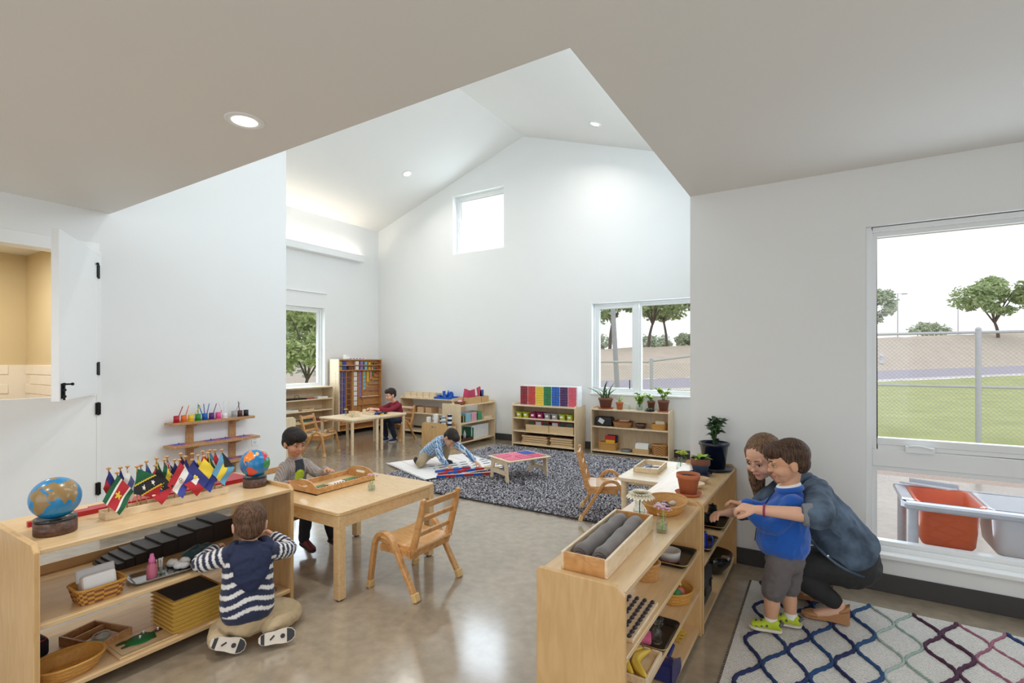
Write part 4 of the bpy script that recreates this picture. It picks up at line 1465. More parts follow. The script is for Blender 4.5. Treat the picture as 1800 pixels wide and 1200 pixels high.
def f_bahamas(u, v):
    if u < .42 * (1 - abs(v - .5) * 2): return K_
    return hstr(LB_, Y_, LB_)(u, v)
def f_haiti(u, v):
    if abs(u - .5) < .14 and abs(v - .5) < .18: return W_
    return hstr((44, 50, 120), R_)(u, v)
def f_jam(u, v):
    if abs((v - .5) - (u - .5)) < .09 or abs((v - .5) + (u - .5)) < .09: return Y_
    return G_ if abs(v - .5) > abs(u - .5) else K_
def f_eu(u, v):
    for k in range(9):
        if math.hypot((u - .5 - .2 * math.cos(k * .7)) * 1.5, v - .5 - .28 * math.sin(k * .7)) < .045: return W_
    return (34, 48, 140)
def f_ensign(u, v):
    if u < .45 and v > .5:
        return R_ if abs(u - .22) < .04 or abs(v - .75) < .05 else W_ if abs(u - .22) < .09 or abs(v - .75) < .1 else NV_
    return NV_
FLAGS = [
 # along (0..1 from the near end), row, height, front-yaw, lean, design, label
 (.02, 1, .225, .2, hstr((44, 50, 120), R_), 'blue and red flag half hidden at the near end of the stand'),
 (.07, 0, .20, -.35, f_suriname, 'green, white and red flag with a yellow star'),
 (.12, 2, .215, .2, f_haiti, 'dark blue flag with pale centre behind the yellow-star flag'),
 (.16, 1, .22, .1, vstr(W_, (90, 100, 150), W_), 'mostly furled white and blue flag near the green diagonal flag'),
 (.22, 0, .215, .1, f_diag, 'green, black and red diagonal flag with white stars'),
 (.28, 2, .21, .4, hstr(LB_, W_, LB_), 'light blue flag with a white band low in the stand'),
 (.31, 1, .23, .1, vstr((60, 90, 150), W_), 'furled pale blue flag behind the diagonal flag'),
 (.37, 0, .205, .25, f_sun, 'black flag with a yellow rising sun'),
 (.41, 2, .235, .3, f_jam, 'green flag with thin yellow cross behind the sun flag'),
 (.46, 1, .225, .3, vstr(G_, Y_, R_), 'green, yellow and red flag partly furled beside the sun flag'),
 (.50, 2, .235, .2, f_ensign, 'navy flag with a small red cross canton'),
 (.55, 1, .215, .2, hstr(NV_, NV_, W_), 'furled navy flag behind the red, white and blue crest flag'),
 (.575, 0, .215, -.3, f_paraguay, 'red, white and blue striped flag with a round crest'),
 (.62, 2, .24, .2, vstr((58, 36, 74), W_), 'dark purple flag high behind the crest flag'),
 (.645, 1, .225, .35, hstr((44, 50, 120), W_, R_), 'blue, cream and red flag just behind the crest flag'),
 (.69, 0, .205, .35, f_haiti, 'blue and red flag folded beside the ring-of-stars flag'),
 (.73, 2, .23, .2, f_eu, 'dark blue flag with a ring of white stars'),
 (.765, 1, .22, .15, f_ven, 'yellow, blue and red flag with small white stars'),
 (.80, 0, .215, .1, vstr(Y_, Y_, (36, 50, 130)), 'yellow flag hanging beside the grey ribbon pole'),
 (.83, 2, .235, .3, hstr((226, 60, 50), Y_), 'orange-red flag peeking from the back row'),
 (.86, 1, .225, .2, f_jam, 'black, green and yellow flag behind the sky-blue flag'),
 (.90, 2, .235, .15, hstr(LB_, W_, LB_), 'pale blue furled flag near the far end of the stand'),
 (.93, 1, .235, .2, hstr(R_, W_), 'red furled flag next to the far end of the stand'),
 (.98, 0, .235, -.1, f_bahamas, 'sky-blue and yellow flag with a black triangle'),
]
fs_ = thing('flag_stand', 'long wooden stand holding many small flags', 'flag stand', (-3.045, 1.335, .702), PI / 2)
FSL = .60
MB().box(-FSL / 2, -.035, 0, FSL / 2, .035, .018).build('base', M_PALEWOOD, fs_, bevel=.002)
MB().box(-FSL / 2, -.042, 0, FSL / 2, -.035, .04).build('front_strip', M_PALEWOOD, fs_, bevel=.001)
MB().box(-FSL / 2, .035, 0, FSL / 2, .042, .04).build('back_strip', M_PALEWOOD, fs_, bevel=.001)
MB().box(-FSL / 2, -.035, .018, -FSL / 2 + .008, .035, .034).build('end_strip', M_PALEWOOD, fs_)
MB().box(FSL / 2 - .008, -.035, .018, FSL / 2, .035, .034).build('end_strip', M_PALEWOOD, fs_)
M_FLAGPOLE = wood('flag_pole_wood', (206, 160, 104), (180, 130, 78), 8, (2, 2, 10), .5, .1)
for i, (al, row, h, yaw, des, lb) in enumerate(FLAGS):
    y = 1.335 - FSL / 2 + .016 + al * (FSL - .032)
    x = -3.045 + (.022, 0.0, -.022)[row]
    f = thing('desk_flag', lb, 'flag', (x, y, .7205), 0, 'small flags in the wooden stand')
    mb = MB().cyl((0, 0, 0), (0, 0, h), .0032, n=8)
    mb.lathe([(0, h - .001), (.005, h), (.011, h + .005), (.010, h + .009), (.004, h + .012), (0, h + .013)], 12)
    mb.build('pole', M_FLAGPOLE, f)
    # cloth hangs as a diamond from the top of its pole, fly and hoist edges drooping apart
    rnd = random.Random(i * 13 + 5)
    big = row == 0
    dirn = -1 if yaw < 0 else 1
    if big:
        fly, hoi = Vector((.030, dirn * .074, -.112)), Vector((.012, -dirn * .066, -.098))
        if lb.startswith('green, black'):
            fly, hoi = Vector((.034, .104, -.062)), Vector((.006, -.020, -.125))
    else:
        fly = Vector((.012, dirn * rnd.uniform(.03, .055), -rnd.uniform(.09, .12)))
        hoi = Vector((.004, -dirn * rnd.uniform(.012, .03), -.085))
    def fn(s, t, fly=fly, hoi=hoi, h=h, i=i):
        k = 1 - t
        wav = .008 * math.sin(s * 5 + k * 3 + i) * (s + k) * .5 + .003 * math.sin(k * 9 + s * 7 + i)
        p = fly * s + hoi * k + Vector((.0045 + wav, 0, h - .004 + .016 * s * k))
        return p
    def cf(s, t, des=des):
        return rgb(*des(s, t))
    nn = (36, 24)
    mb = MB().grid(fn, nn[0], nn[1], colfn=cf)
    mb.build('cloth', M_CLOTHP, f)

# ---------------------------------------------------------------- red rods lying behind the globes
rr_ = None
for i in range(8):
    y0 = .80 + .125 * i
    y1 = 1.885
    o = thing('red_rod', ['longest', 'second longest', 'third longest', 'fourth longest', 'fourth shortest', 'third shortest', 'second shortest', 'shortest'][i] + ' red rod lying at the back of the globe shelf top', 'rod', (-3.205 - .0262 * i, 0, .7025), 0, 'red rods on the globe shelf')
    MB().box(-.0125, y0, 0, .0125, y1, .025).build('rod', M_RED, o, bevel=.001)

# ---------------------------------------------------------------- brown stair on the middle shelf
for i in range(10):
    s = .0117 * (i + 1)
    w = s
    y = 1.10 + .0117 * i * (i + 1) / 2 + w / 2
    o = thing('stair_block', ('thinnest', 'second thinnest', 'third thinnest', 'fourth thinnest', 'fifth thinnest', 'fifth thickest', 'fourth thickest', 'third thickest', 'second thickest', 'thickest')[i] + ' dark block of the brown stair on the middle shelf', 'block', (-3.255, y, .3855), 0, 'brown stair blocks')
    MB().box(-.11, -w / 2 + .0005, 0, .11, w / 2 - .0005, s).build('block', M_BLACKW, o, bevel=.0015)

# basket with papers, tray, bottle and cotton on the middle shelf
basket('rectangular two-tone wicker basket holding a white tissue pack', (-2.885, .965, .3865), .062, .080, .07, 1.22, 5, M_WICKERY, M_WICKERD, 0, 6, 64)
o = thing('tissue_pack', 'white tissue pack sticking out of the two-tone basket', 'pack', (-2.89, .965, .395))
mb = MB().obox((0, 0, .06), (.075, .13, .085), Matrix.Rotation(RAD(-14), 3, 'Y'))
mb.build('pack', M_WHITEC, o, bevel=.012, seg=2)
MB().obox((-.022, 0, .10), (.012, .15, .06), Matrix.Rotation(RAD(-14), 3, 'Y')).build('wrapper', mat('clear_wrapper', (206, 206, 208), .2, var=.05, scale=20), o, bevel=.004)
tr_ = black_tray('shiny silver tray with cotton balls and a pink bottle', (-2.905, 1.235, .3865), PI / 2 - .12, .27, .16, .016, M_STEEL, M_STEEL)
o = thing('spray_bottle', 'small pink spray bottle on the silver tray', 'bottle', (-2.868, 1.18, .391))
MB().lathe([(0, 0), (.021, 0), (.023, .004), (.023, .06), (.018, .075), (.010, .082), (.010, .088), (0, .088)], 20).build('bottle', mat('pink_translucent', (236, 130, 160), .15, var=.03, trans=.35), o)
MB().lathe([(0, .086), (.014, .086), (.014, .104), (.010, .112), (.008, .128), (0, .13)], 16).build('cap', flat(232, 120, 178), o)
o = thing('swab_jar', 'small glass of cotton swabs beside the pink bottle', 'swabs', (-2.898, 1.235, .391))
mb = MB()
rnd = random.Random(2)
for k in range(16):
    a = rnd.uniform(0, 6.28); r = rnd.uniform(0, .013)
    p0 = Vector((r * math.cos(a), r * math.sin(a), .004)); p1 = p0 * 1.6 + Vector((0, 0, .07))
    mb.cyl(p0, p1, .0012, n=5)
    mb.sph(p1, .0028, 6, 5, s=(1, 1, 2))
mb.build('swabs', M_WHITEC, o)
MB().lathe([(0, 0), (.019, 0), (.021, .045), (.0195, .045), (.0175, .004), (0, .003)], 16).build('glass', M_CLEAR, o)
for k, (dx, dy, r, lb) in enumerate(((-.045, .035, .028, 'cotton ball at the back of the silver tray'), (-.022, .085, .027, 'cotton ball at the far end of the silver tray'), (.012, .04, .026, 'cotton ball in the middle of the silver tray'), (.03, .06, .024, 'cotton ball at the front edge of the silver tray'))):
    o = thing('cotton_ball', lb, 'cotton ball', (-2.905 + dx, 1.275 + dy, .391), 0, 'cotton balls on the silver tray')
    mb = MB().sph((0, 0, r * .7), r, 20, 12, s=(1, 1, .72))
    for q, v in enumerate(mb.v):
        nz = noise.noise(Vector(v) * 60) * .004
        mb.v[q] = (v[0] * (1 + nz * 30), v[1] * (1 + nz * 30), max(0, v[2] + nz))
    mb.build('fluff', M_WHITEC, o)
o = thing('wooden_block', 'small pale wooden block at the far end of the middle shelf', 'block', (-2.86, 1.80, .3855))
MB().box(-.03, -.05, 0, .03, .05, .04).build('block', M_PALEWOOD, o, bevel=.003)
# teal cloth/toy the boy handles
o = thing('dark_teal_cloth', 'crumpled dark teal cloth by the striped boy arm', 'cloth', (-2.96, 1.45, .3865))
mb = MB().sph((0, 0, .03), .06, 28, 16, s=(1, 1.5, .7))
for q, v in enumerate(mb.v):
    nz = noise.noise(Vector(v) * 28) * .022
    mb.v[q] = (v[0] + nz, v[1] + nz * .7, max(0, v[2] + nz))
mb.build('cloth', mat('dark_teal_cloth', (24, 58, 62), .8, var=.3, scale=40, sheen=.3), o)

# bottom shelf: red bag, wooden tray, bowl basket, puzzle, gold tray stack
o = thing('zip_case', 'dark navy case with red piping at the end of the bottom shelf', 'case', (-3.24, .80, .0855), .1)
MB().box(-.11, -.055, 0, .11, .055, .085).build('body', mat('dark_navy_cloth', (30, 28, 42), .8, var=.1, scale=50), o, bevel=.018, seg=2)
pts = [(x, y, .078) for x, y in rrect(.103, .048, .02)]
MB().tube(pts + [pts[0]], .004, 6, caps=False).build('piping', flat(170, 30, 44, .6), o)
tb = open_box('wooden tray with a divider holding cards and cords, bottom shelf', (-3.10, 1.03, .0855), .28, .26, .17, .045, .011, M_OAK)
MB().box(-.06, -.075, .006, -.052, .075, .038).build('divider', M_OAK, tb)
o = thing('card_stack', 'white cards lying in the divided wooden tray', 'cards', (-3.085, 1.045, .092), .28)
MB().box(-.035, -.06, 0, .08, .055, .010).build('cards', M_WHITEC, o)
MB().box(-.01, -.045, .010, .05, .0, .012).build('print', flat(150, 190, 180), o)
o = thing('cord_coil', 'clear coiled cord lying on the cards in the tray', 'cord', (-3.10, 1.04, .1045), .28)
pts = [Vector((.02 + .045 * math.cos(k * .5) * (1 - k / 140), .035 * math.sin(k * .5), .003 + .00022 * k)) for k in range(64)]
MB().tube(pts, .0024, 5).build('cord', mat('clear_cord', (206, 206, 204), .2, var=.1, scale=30), o)
basket('shallow oval bamboo bowl basket at the near end of the bottom shelf', (-2.895, .86, .0865), .078, .098, .062, 1.35, 2.2, M_WICKERY, M_WICKER, 0, 7, 56, 'bowl_basket')
o = thing('triangle_piece', 'dark blue triangle lying in the bamboo bowl basket', 'shape', (-2.885, .865, .092), .5)
MB().prism([(-.045, -.035), (.05, -.02), (.0, .05)], lambda a, b, d: (a, b, d), 0, .008).build('triangle', mat('dark_slate', (52, 62, 84), .5, var=.1, scale=20), o, recalc=True)
pz = thing('puzzle_board', 'wooden puzzle board with a green turtle, bottom shelf', 'puzzle', (-2.905, 1.145, .0855), .0)
MB().box(-.105, -.125, 0, .105, .125, .010).build('board', M_BIRCH, pz, bevel=.002)
for x0, y0, x1, y1 in ((-.092, -.112, .092, -.1105), (-.092, .1105, .092, .112), (-.092, -.112, -.0905, .112), (.0905, -.112, .092, .112)):
    MB().box(x0, y0, .0101, x1, y1, .0106).build('groove_line', flat(120, 90, 60), pz)
MB().lathe([(0, .010), (.056, .010), (.054, .014), (0, .0145)], 28, sx=.95, sy=1.15).build('shell', mat('green_felt', (26, 112, 56), .6, var=.1, scale=30), pz)
for (x, y, sx, sy, m_) in ((-.018, .085, .016, .026, M_DARKWOOD), (-.042, .03, .018, .014, M_LEAFD), (.036, .04, .012, .016, M_LEAFD), (-.03, -.065, .013, .028, M_LEAFD), (.02, -.07, .010, .02, M_LEAFD)):
    MB().lathe([(0, .010), (1, .010), (.97, .0135), (0, .014)], 16, c=(x, y, 0), sx=sx, sy=sy).build('limb', m_, pz)
for x, y in ((-.004, 0), (-.018, .085), (-.042, .03)):
    MB().lathe([(0, .014), (.005, .014), (.003, .02), (.006, .026), (0, .029)], 10, c=(x, y, 0)).build('knob', M_WHITEP, pz)
M_GOLD = mat('golden_yellow_wood', (214, 176, 84), .4, var=.08, scale=12)
GL = ['top tray of', 'second tray from the top of', 'third tray from the top of', 'fourth tray from the top of', 'fourth tray from the bottom of', 'third tray from the bottom of', 'second tray from the bottom of', 'bottom tray of']
for i in range(8):
    z = .0855 + (7 - i) * .0215
    o = thing('stacked_tray', GL[i] + ' the golden tray stack on the bottom shelf', 'tray', (-2.925, 1.375, z), 0, 'golden trays stacked on the bottom shelf')
    MB().box(-.12, -.13, .0155, .12, .13, .0205).build('rim', M_GOLD, o, bevel=.0015)
    MB().box(-.108, -.118, 0, .108, .118, .0155).build('pan', M_GOLD, o)
    if i == 0:
        MB().box(-.10, -.11, .0206, .10, .11, .024).build('lining', mat('dark_navy_lining', (26, 30, 44), .6, var=.05, scale=20), o)
o = thing('chain_coil', 'thin metal chain lying at the far end of the bottom shelf', 'chain', (-2.85, 1.80, .0855))
pts = [Vector((.03 * math.cos(k * .6) * (1 + .3 * math.sin(k)), .04 * math.sin(k * .6), .004 + .0004 * k)) for k in range(40)]
MB().tube(pts, .003, 5).build('chain', M_STEEL, o)

# ---------------------------------------------------------------- cups and cards on the wall shelf
CUPS = [('red', (176, 30, 44)), ('orange', (232, 110, 40)), ('yellow', (238, 196, 40)), ('green', (40, 140, 60)), ('blue', (20, 92, 180)), ('purple', (92, 44, 120)), ('pink', (232, 80, 150)), ('white', (236, 236, 236)), ('grey', (166, 166, 166)), ('brown', (84, 46, 38)), ('black', (28, 30, 36))]
for i, (nm, c) in enumerate(CUPS):
    y = 2.62 - .305 + i * .0635 + (.03 if i > 7 else 0)
    o = thing('pencil_cup', '%s pencil cup on the top board of the wall shelf' % nm, 'cup', (XL + .095, y, .9055), 0, 'coloured pencil cups')
    mm = flat(*c, .5)
    h = .062 if nm != 'white' else .05
    MB().lathe([(0, 0), (.0235, 0), (.0235, h), (.021, h), (.021, .006), (0, .006)], 20).build('cup', mm, o)
    MB().lathe([(.0235, 0), (.029, 0), (.029, .006), (.0235, .006)], 20).build('foot', mm, o)
    rnd = random.Random(i)
    npn = {'blue': 3, 'white': 3, 'black': 0, 'pink': 1, 'brown': 1}.get(nm, 1)
    for k in range(npn):
        lean = Vector((rnd.uniform(-.2, .3), rnd.uniform(-.55, .55), 1)).normalized()
        Lp = .15 if nm not in ('pink',) else .08
        pn = thing('pencil', {1: '%s pencil standing in the %s cup' % (nm, nm)}.get(npn, '%s pencil, %s of the bunch in the %s cup' % (nm, ('left', 'middle', 'right')[k], nm)), 'pencil', (XL + .095, y + (k - 1) * .010 * (npn > 1), .914), 0, 'coloured pencils')
        if npn == 3:
            lean = Vector((.05, (-.35, -.1, .18)[k], 1)).normalized()
        MB().cyl((0, 0, 0), lean * Lp, .0038, n=6).build('shaft', mm, pn)
        MB().cyl(lean * Lp, lean * (Lp + .012), .0038, .0006, n=6).build('tip', M_PALEWOOD, pn)
for z, ys in ((.695, (-.29, .0, .14, .33)), (.485, (.16, .33))):
    for k, y in enumerate(ys):
        o = thing('inset_card', '%s pink-framed blue card on the %s board of the wall shelf' % (ORD[k], 'middle' if z > .6 else 'lowest'), 'card', (XL + .105, 2.62 + y, z + .0005), 0, 'pink and blue cards on the wall shelf')
        MB().box(-.06, -.06, 0, .06, .06, .004).build('frame', flat(208, 120, 150), o)
        MB().box(-.042, -.045, .004, .042, .045, .006).build('inset', flat(76, 90, 170), o)
        MB().lathe([(0, .006), (.004, .006), (.003, .012), (.006, .017), (0, .02)], 10).build('knob', flat(40, 50, 130), o)
# ================================================================ things on the right-hand shelves
TOPZ = .7045
gb = open_box('long pale box with two grey felt rolls on the right shelf', (-.755, 2.02, TOPZ), PI / 2 + .02, .62, .185, .068, .012, M_PALEWOOD, 'felt_box', 'box')
for c_ in gb.children:
    if c_.name.startswith('end'):
        c_.data.materials[0] = M_BEECH
for k, (dx, lb) in enumerate(((-.042, 'grey felt roll on the left in the long box'), (.036, 'grey felt roll on the right in the long box'))):
    o = thing('felt_roll', lb, 'felt roll', (-.755 + dx, 2.02, TOPZ + .0065), PI / 2 + .02 + .02 * k, 'grey felt rolls')
    mb = MB()
    pts = [(-.25 + .5 * i / 12, .003 * math.sin(i * 1.3), .034 + .002 * math.sin(i * 2.1)) for i in range(13)]
    mb.tube(pts, [.0335 + .0012 * math.sin(i * 1.9) for i in range(13)], 20)
    for sx in (-.2512, .2512):   # spiral seen at each end
        sp = [(sx, .030 * (1 - q / 44) * math.cos(q * .42), .034 + .030 * (1 - q / 44) * math.sin(q * .42)) for q in range(40)]
        mb.tube(sp, .0016, 4, mi=1)
    mb.build('roll', [M_GREYFELT, mat('dark_felt_edge', (74, 70, 70), .95, var=.1, scale=60)], o)

def petals(parent, c, r, n, m, rows=2, up=.3, name='petal', seed=1, size=1.0):
    rnd = random.Random(seed)
    for q in range(rows):
        for k in range(n):
            a = 2 * PI * k / n + q * .3 + rnd.uniform(-.06, .06)
            el = up + q * .5
            add_leaf(parent, c, (math.cos(a) * math.cos(el), math.sin(a) * math.cos(el), math.sin(el)), r * (1 - .2 * q) * size, m, 'blade' if n > 14 else 'oval', name=name)
M_CREAMF = mat('cream_petal', (246, 240, 220), .7, var=.05, scale=30)
M_PINKF = mat('pale_pink_petal', (232, 196, 214), .7, var=.08, scale=30)
M_YELF = mat('yellow_green_petal', (214, 222, 90), .7, var=.15, scale=30)
v = glass_bottle('clear vase with a large cream flower on the right shelf', (-.76, 2.41, TOPZ), .105, .030, .020, water=M_WATER)
MB().tube(catmull([(0.004, 0, .01), (.0, .004, .07), (.004, .004, .125)], 4), .0025, 6).build('stem', M_LEAFD, v)
for q in range(4):
    for k in range(22):
        a = 2 * PI * k / 22 + q * .15
        el = .02 + q * .35
        add_leaf(v, (.004, .004, .122), (math.cos(a) * math.cos(el), math.sin(a) * math.cos(el), math.sin(el)), .072 * (1 - .16 * q), M_CREAMF, 'oval', name='petal')
v = glass_bottle('short clear bottle vase with pink blossoms on the right shelf', (-.625, 2.315, TOPZ), .082, .027, .018, water=M_WATER)
MB().tube(catmull([(0.002, 0, .01), (.006, .004, .06), (.008, .0, .105)], 4), .003, 6).build('stem', M_LEAFL, v)
for k, (dx, dy, dz) in enumerate(((0, 0, .105), (.024, .012, .10), (-.022, .01, .108), (.002, .026, .115))):
    petals(v, (dx, dy, dz), .024, 6, M_PINKF, 2, .2, seed=k)
bk = basket('oval tan wicker bowl with dark stones on the right shelf', (-.70, 2.655, TOPZ + .001), .082, .115, .052, 1.35, 2.1, M_WICKER, M_WICKERY, 0, 7, 56, 'bowl_basket')
M_STONE = mat('polished_dark_stone', (44, 42, 44), .2, var=.4, scale=30)
for k in range(7):
    rnd = random.Random(k + 40)
    o = thing('polished_stone', ('largest', 'roundest', 'greyest', 'flattest', 'leftmost', 'rightmost', 'topmost')[k] + ' dark polished stone in the oval wicker bowl', 'stone', (-.70 + rnd.uniform(-.035, .035), 2.655 + (-.06 + k * .019), TOPZ + .014), rnd.uniform(0, 3), 'stones in the wicker bowl')
    r = rnd.uniform(.019, .026) * (1.35 if k == 0 else 1)
    MB().sph((0, 0, r * .6), r, 14, 8, s=(1.1, .8, .6)).build('stone', M_STONE if k % 3 else flat(196, 190, 180, .3), o)
pot('empty terracotta pot on its saucer on the right shelf', (-.665, 3.035, TOPZ), .066, .125, M_TERRA, saucer=(M_TERRA, 1.15))
for k, (dx, dy, r, hh, m_, lb) in enumerate(((.0, .19, .058, .03, M_PALEWOOD, 'shallow pale wooden bowl behind the terracotta pot'), (.005, .335, .05, .034, flat(206, 176, 140, .6), 'shallow tan clay bowl near the blue pot'))):
    o = thing('shallow_bowl', lb, 'bowl', (-.665 + dx, 3.035 + dy, TOPZ))
    MB().lathe([(0, 0), (r * .55, 0), (r * .9, hh * .6), (r, hh), (r * .94, hh), (r * .8, hh * .55), (0, hh * .25)], 24).build('bowl', m_, o)
p = pot('small pot painted half blue with a trailing plant', (-.708, 3.60, TOPZ), .062, .115, flat(70, 92, 130, .7), saucer=(M_NAVYGLAZE, 1.25), rimh=.42)
MB().lathe([(.0585, .068), (.0635, .075), (.0645, .1155), (.058, .1155), (.0565, .09)], 28).build('rim_band', M_TERRAD, p)
for k in range(9):
    a = k * .9
    add_leaf(p, (.02 * math.cos(a), .02 * math.sin(a), .10), (math.cos(a), math.sin(a), .3 if k % 2 else .9), .062, M_LEAFL if k % 3 else M_LEAFD)
p = pot('large navy glazed pot with a dark leafy plant', (-.66, 3.835, TOPZ), .105, .195, M_NAVYGLAZE, saucer=(M_NAVYGLAZE, 1.28), rimh=.1)
bushy(p, .17, 84, .12, .20, .058, M_LEAFD, 21, 'oval', 12)

# table at the wall corner
tb = open_box('small wooden tray with colour tablets on the pale table', (-1.255, 4.295, .551), PI / 2 + .05, .36, .205, .042, .012, M_PALEWOOD)
for k, (dx, dy, c, lb) in enumerate(((-.05, .03, (190, 60, 90), 'pink tablet in the small tray'), (.0, -.03, (214, 214, 232), 'pale lilac tablet in the small tray'), (.05, .03, (236, 236, 240), 'white tablet in the small tray'), (.04, -.045, (70, 100, 170), 'blue tablet in the small tray'))):
    o = thing('colour_tablet', lb, 'tablet', (-1.255 + dy, 4.295 + dx * 1.8, .5575), .05)
    MB().box(-.03, -.04, 0, .03, .04, .006).build('tablet', flat(*c), o, bevel=.001)
o = thing('colour_pencil', 'dark pencil lying across the small tray', 'pencil', (-1.24, 4.30, .5655), .5)
MB().cyl((-.06, 0, .004), (.06, 0, .004), .0036, n=6).build('shaft', M_BLACKP, o)
v = glass_bottle('glass bottle with yellow-green blossom on the pale table', (-.965, 4.12, .551), .16, .030, .016, water=mat('yellow_water', (220, 226, 110), .2, var=.03))
MB().tube(catmull([(0, 0, .03), (.004, .002, .12), (.012, 0, .19)], 4), .0025, 6).build('stem', M_LEAF, v)
for k in range(5):
    petals(v, (.012 + .024 * math.cos(k * 1.3), .024 * math.sin(k * 1.3), .185 + .01 * (k % 2)), .034, 7, M_YELF, 2, .3, seed=k)
add_leaf(v, (.012, 0, .18), (.8, -.3, -.5), .06, M_LEAFD)

# ---- inside the near right shelf
black_tray('black tray with gold rim holding a glass cup, upper board', (-.655, 2.635, .4705), PI / 2, .27, .20)
o = thing('glass_dish', 'frosted glass dish with a red patterned base in the black tray', 'dish', (-.655, 2.58, .4755))
MB().lathe([(0, 0), (.042, 0), (.048, .018)], 24).build('base', mat('red_pattern', (150, 90, 84), .5, var=.5, scale=120), o)
MB().lathe([(.048, .018), (.053, .055), (.050, .055), (.045, .02), (0, .016)], 24).build('bowl', mat('frosted_glass', (220, 218, 212), .3, var=.02, trans=.2), o)
o = thing('glass_ball_jar', 'tiny clear jar behind the frosted dish', 'jar', (-.69, 2.70, .4755))
MB().lathe([(0, 0), (.018, 0), (.022, .02), (.016, .038), (.012, .045), (0, .045)], 16).build('jar', M_CLEAR, o)
basket('small round tan basket standing on the upper board', (-.70, 2.33, .4715), .052, .052, .075, 1.15, 2, M_WICKER, None, 0, 8, 40)
rb = thing('pegboard', 'wooden board with rows of dark oval pegs, upper board', 'pegboard', (-.665, 1.93, .4705), PI / 2)
MB().box(-.165, -.085, 0, .165, .085, .014).build('board', M_PALEWOOD, rb, bevel=.002)
pg = None
for i in range(10):
    for j in range(5):
        if pg is None:
            pg = MB().lathe([(0, 0), (.0145, 0), (.014, .005), (.008, .0085), (0, .0095)], 12, sx=1.0, sy=.62).build('peg', mat('dark_brown_peg', (46, 34, 38), .4, var=.2, scale=40), rb, (-.147 + i * .0325, -.066 + j * .033, .014))
        else:
            q = pg.copy(); COL.objects.link(q); q.location = (-.147 + i * .0325, -.066 + j * .033, .014)
black_tray('black tray with a small bottle and pink cloth, middle board', (-.655, 2.26, .2505), PI / 2, .28, .20)
v = glass_bottle('small clear bottle standing in the middle black tray', (-.615, 2.20, .2555), .085, .022, .013, 'small_bottle', 'bottle')
o = thing('pink_cloth', 'folded pink cloth in the middle black tray', 'cloth', (-.665, 2.18, .2555), .3)
MB().box(-.03, -.04, 0, .03, .04, .035).build('cloth', flat(226, 110, 150, .9), o, bevel=.012, seg=2)
o = thing('glass_ornament', 'clear round stopper lying in the middle black tray', 'glass', (-.645, 2.335, .2555))
MB().sph((0, 0, .026), .026, 16, 10, s=(1, 1, 1)).build('ball', M_CLEAR, o)
basket('round golden basket of toy fruit on the middle board', (-.655, 2.66, .2515), .078, .085, .06, 1.25, 2, M_WICKERY, None, 0, 7, 48)
for k, (dx, dy, dz, c, lb) in enumerate(((.02, -.03, .05, (70, 150, 80), 'green toy fruit in the golden basket'), (.025, .01, .045, (222, 130, 130), 'pink toy fruit in the golden basket'), (-.03, -.02, .05, (214, 60, 50), 'red toy fruit in the golden basket'))):
    o = thing('toy_fruit', lb, 'toy fruit', (-.655 + dx, 2.66 + dy, .258 + dz - .05))
    MB().sph((0, 0, .03), .03, 14, 8, s=(1, 1, 1)).build('fruit', flat(*c, .4), o)
    MB().cyl((0, 0, .058), (.004, 0, .07), .002, n=5).build('stalk', M_DARKWOOD, o)
def banana(label, loc, rz, L=.17, tilt=0, zlift=0):
    o = thing('toy_banana', label, 'banana', loc, rz)
    pts = [(L * (i / 10 - .5), .05 * math.sin(PI * i / 10) - .02, .02 + zlift * math.sin(PI * i / 10)) for i in range(11)]
    MB().tube(pts, [.006, .013, .017, .0185, .019, .019, .0185, .017, .014, .009, .005], 8).build('fruit', mat('banana_yellow', (228, 196, 70), .45, var=.12, scale=20), o)
    MB().cyl(pts[-1], (L * .5 + .012, -.022, .022), .005, .004, n=6).build('stalk', flat(110, 90, 50), o)
    return o
banana('curved yellow toy banana leaning in the golden basket', (-.66, 2.725, .31), PI / 2 + .3, .16, 0, .03)
open_box('pale tray with toy bananas low on the right shelf', (-.655, 1.99, .2505), PI / 2, .22, .18, .03, .01, M_PALEWOOD)
for k, (dx, lb) in enumerate(((-.045, 'left toy banana in the low pale tray'), (.0, 'middle toy banana in the low pale tray'), (.045, 'right toy banana in the low pale tray'))):
    banana(lb, (-.655 + dx, 1.99, .258), PI / 2 + .1 * k, .19)
o = thing('blue_dustpan', 'shiny dark blue dustpan on the lowest board', 'dustpan', (-.62, 2.33, .0505), PI / 2)
MB().prism([(-.08, 0), (.06, 0), (.075, .01), (.06, .05), (-.02, .085), (-.075, .085)], lambda a, b, d: (a, d, b), -.06, .06).build('pan', mat('dark_blue_plastic', (28, 44, 110), .25, var=.05, scale=10), o, bevel=.01, recalc=True)
MB().cyl((.07, 0, .03), (.17, 0, .045), .011, n=10).build('handle', mat('dark_blue_plastic', (28, 44, 110), .25), o)
o = thing('yellow_tassel', 'bundle of yellow cords on the lowest board', 'cords', (-.63, 2.66, .0505))
mb = MB()
rnd = random.Random(9)
for k in range(12):
    pts = [Vector((rnd.uniform(-.03, .03), -.05 + .02 * q, .006 + rnd.uniform(0, .03))) for q in range(6)]
    mb.tube(catmull(pts, 3), .003, 5)
mb.build('cords', flat(214, 176, 60, .7), o)

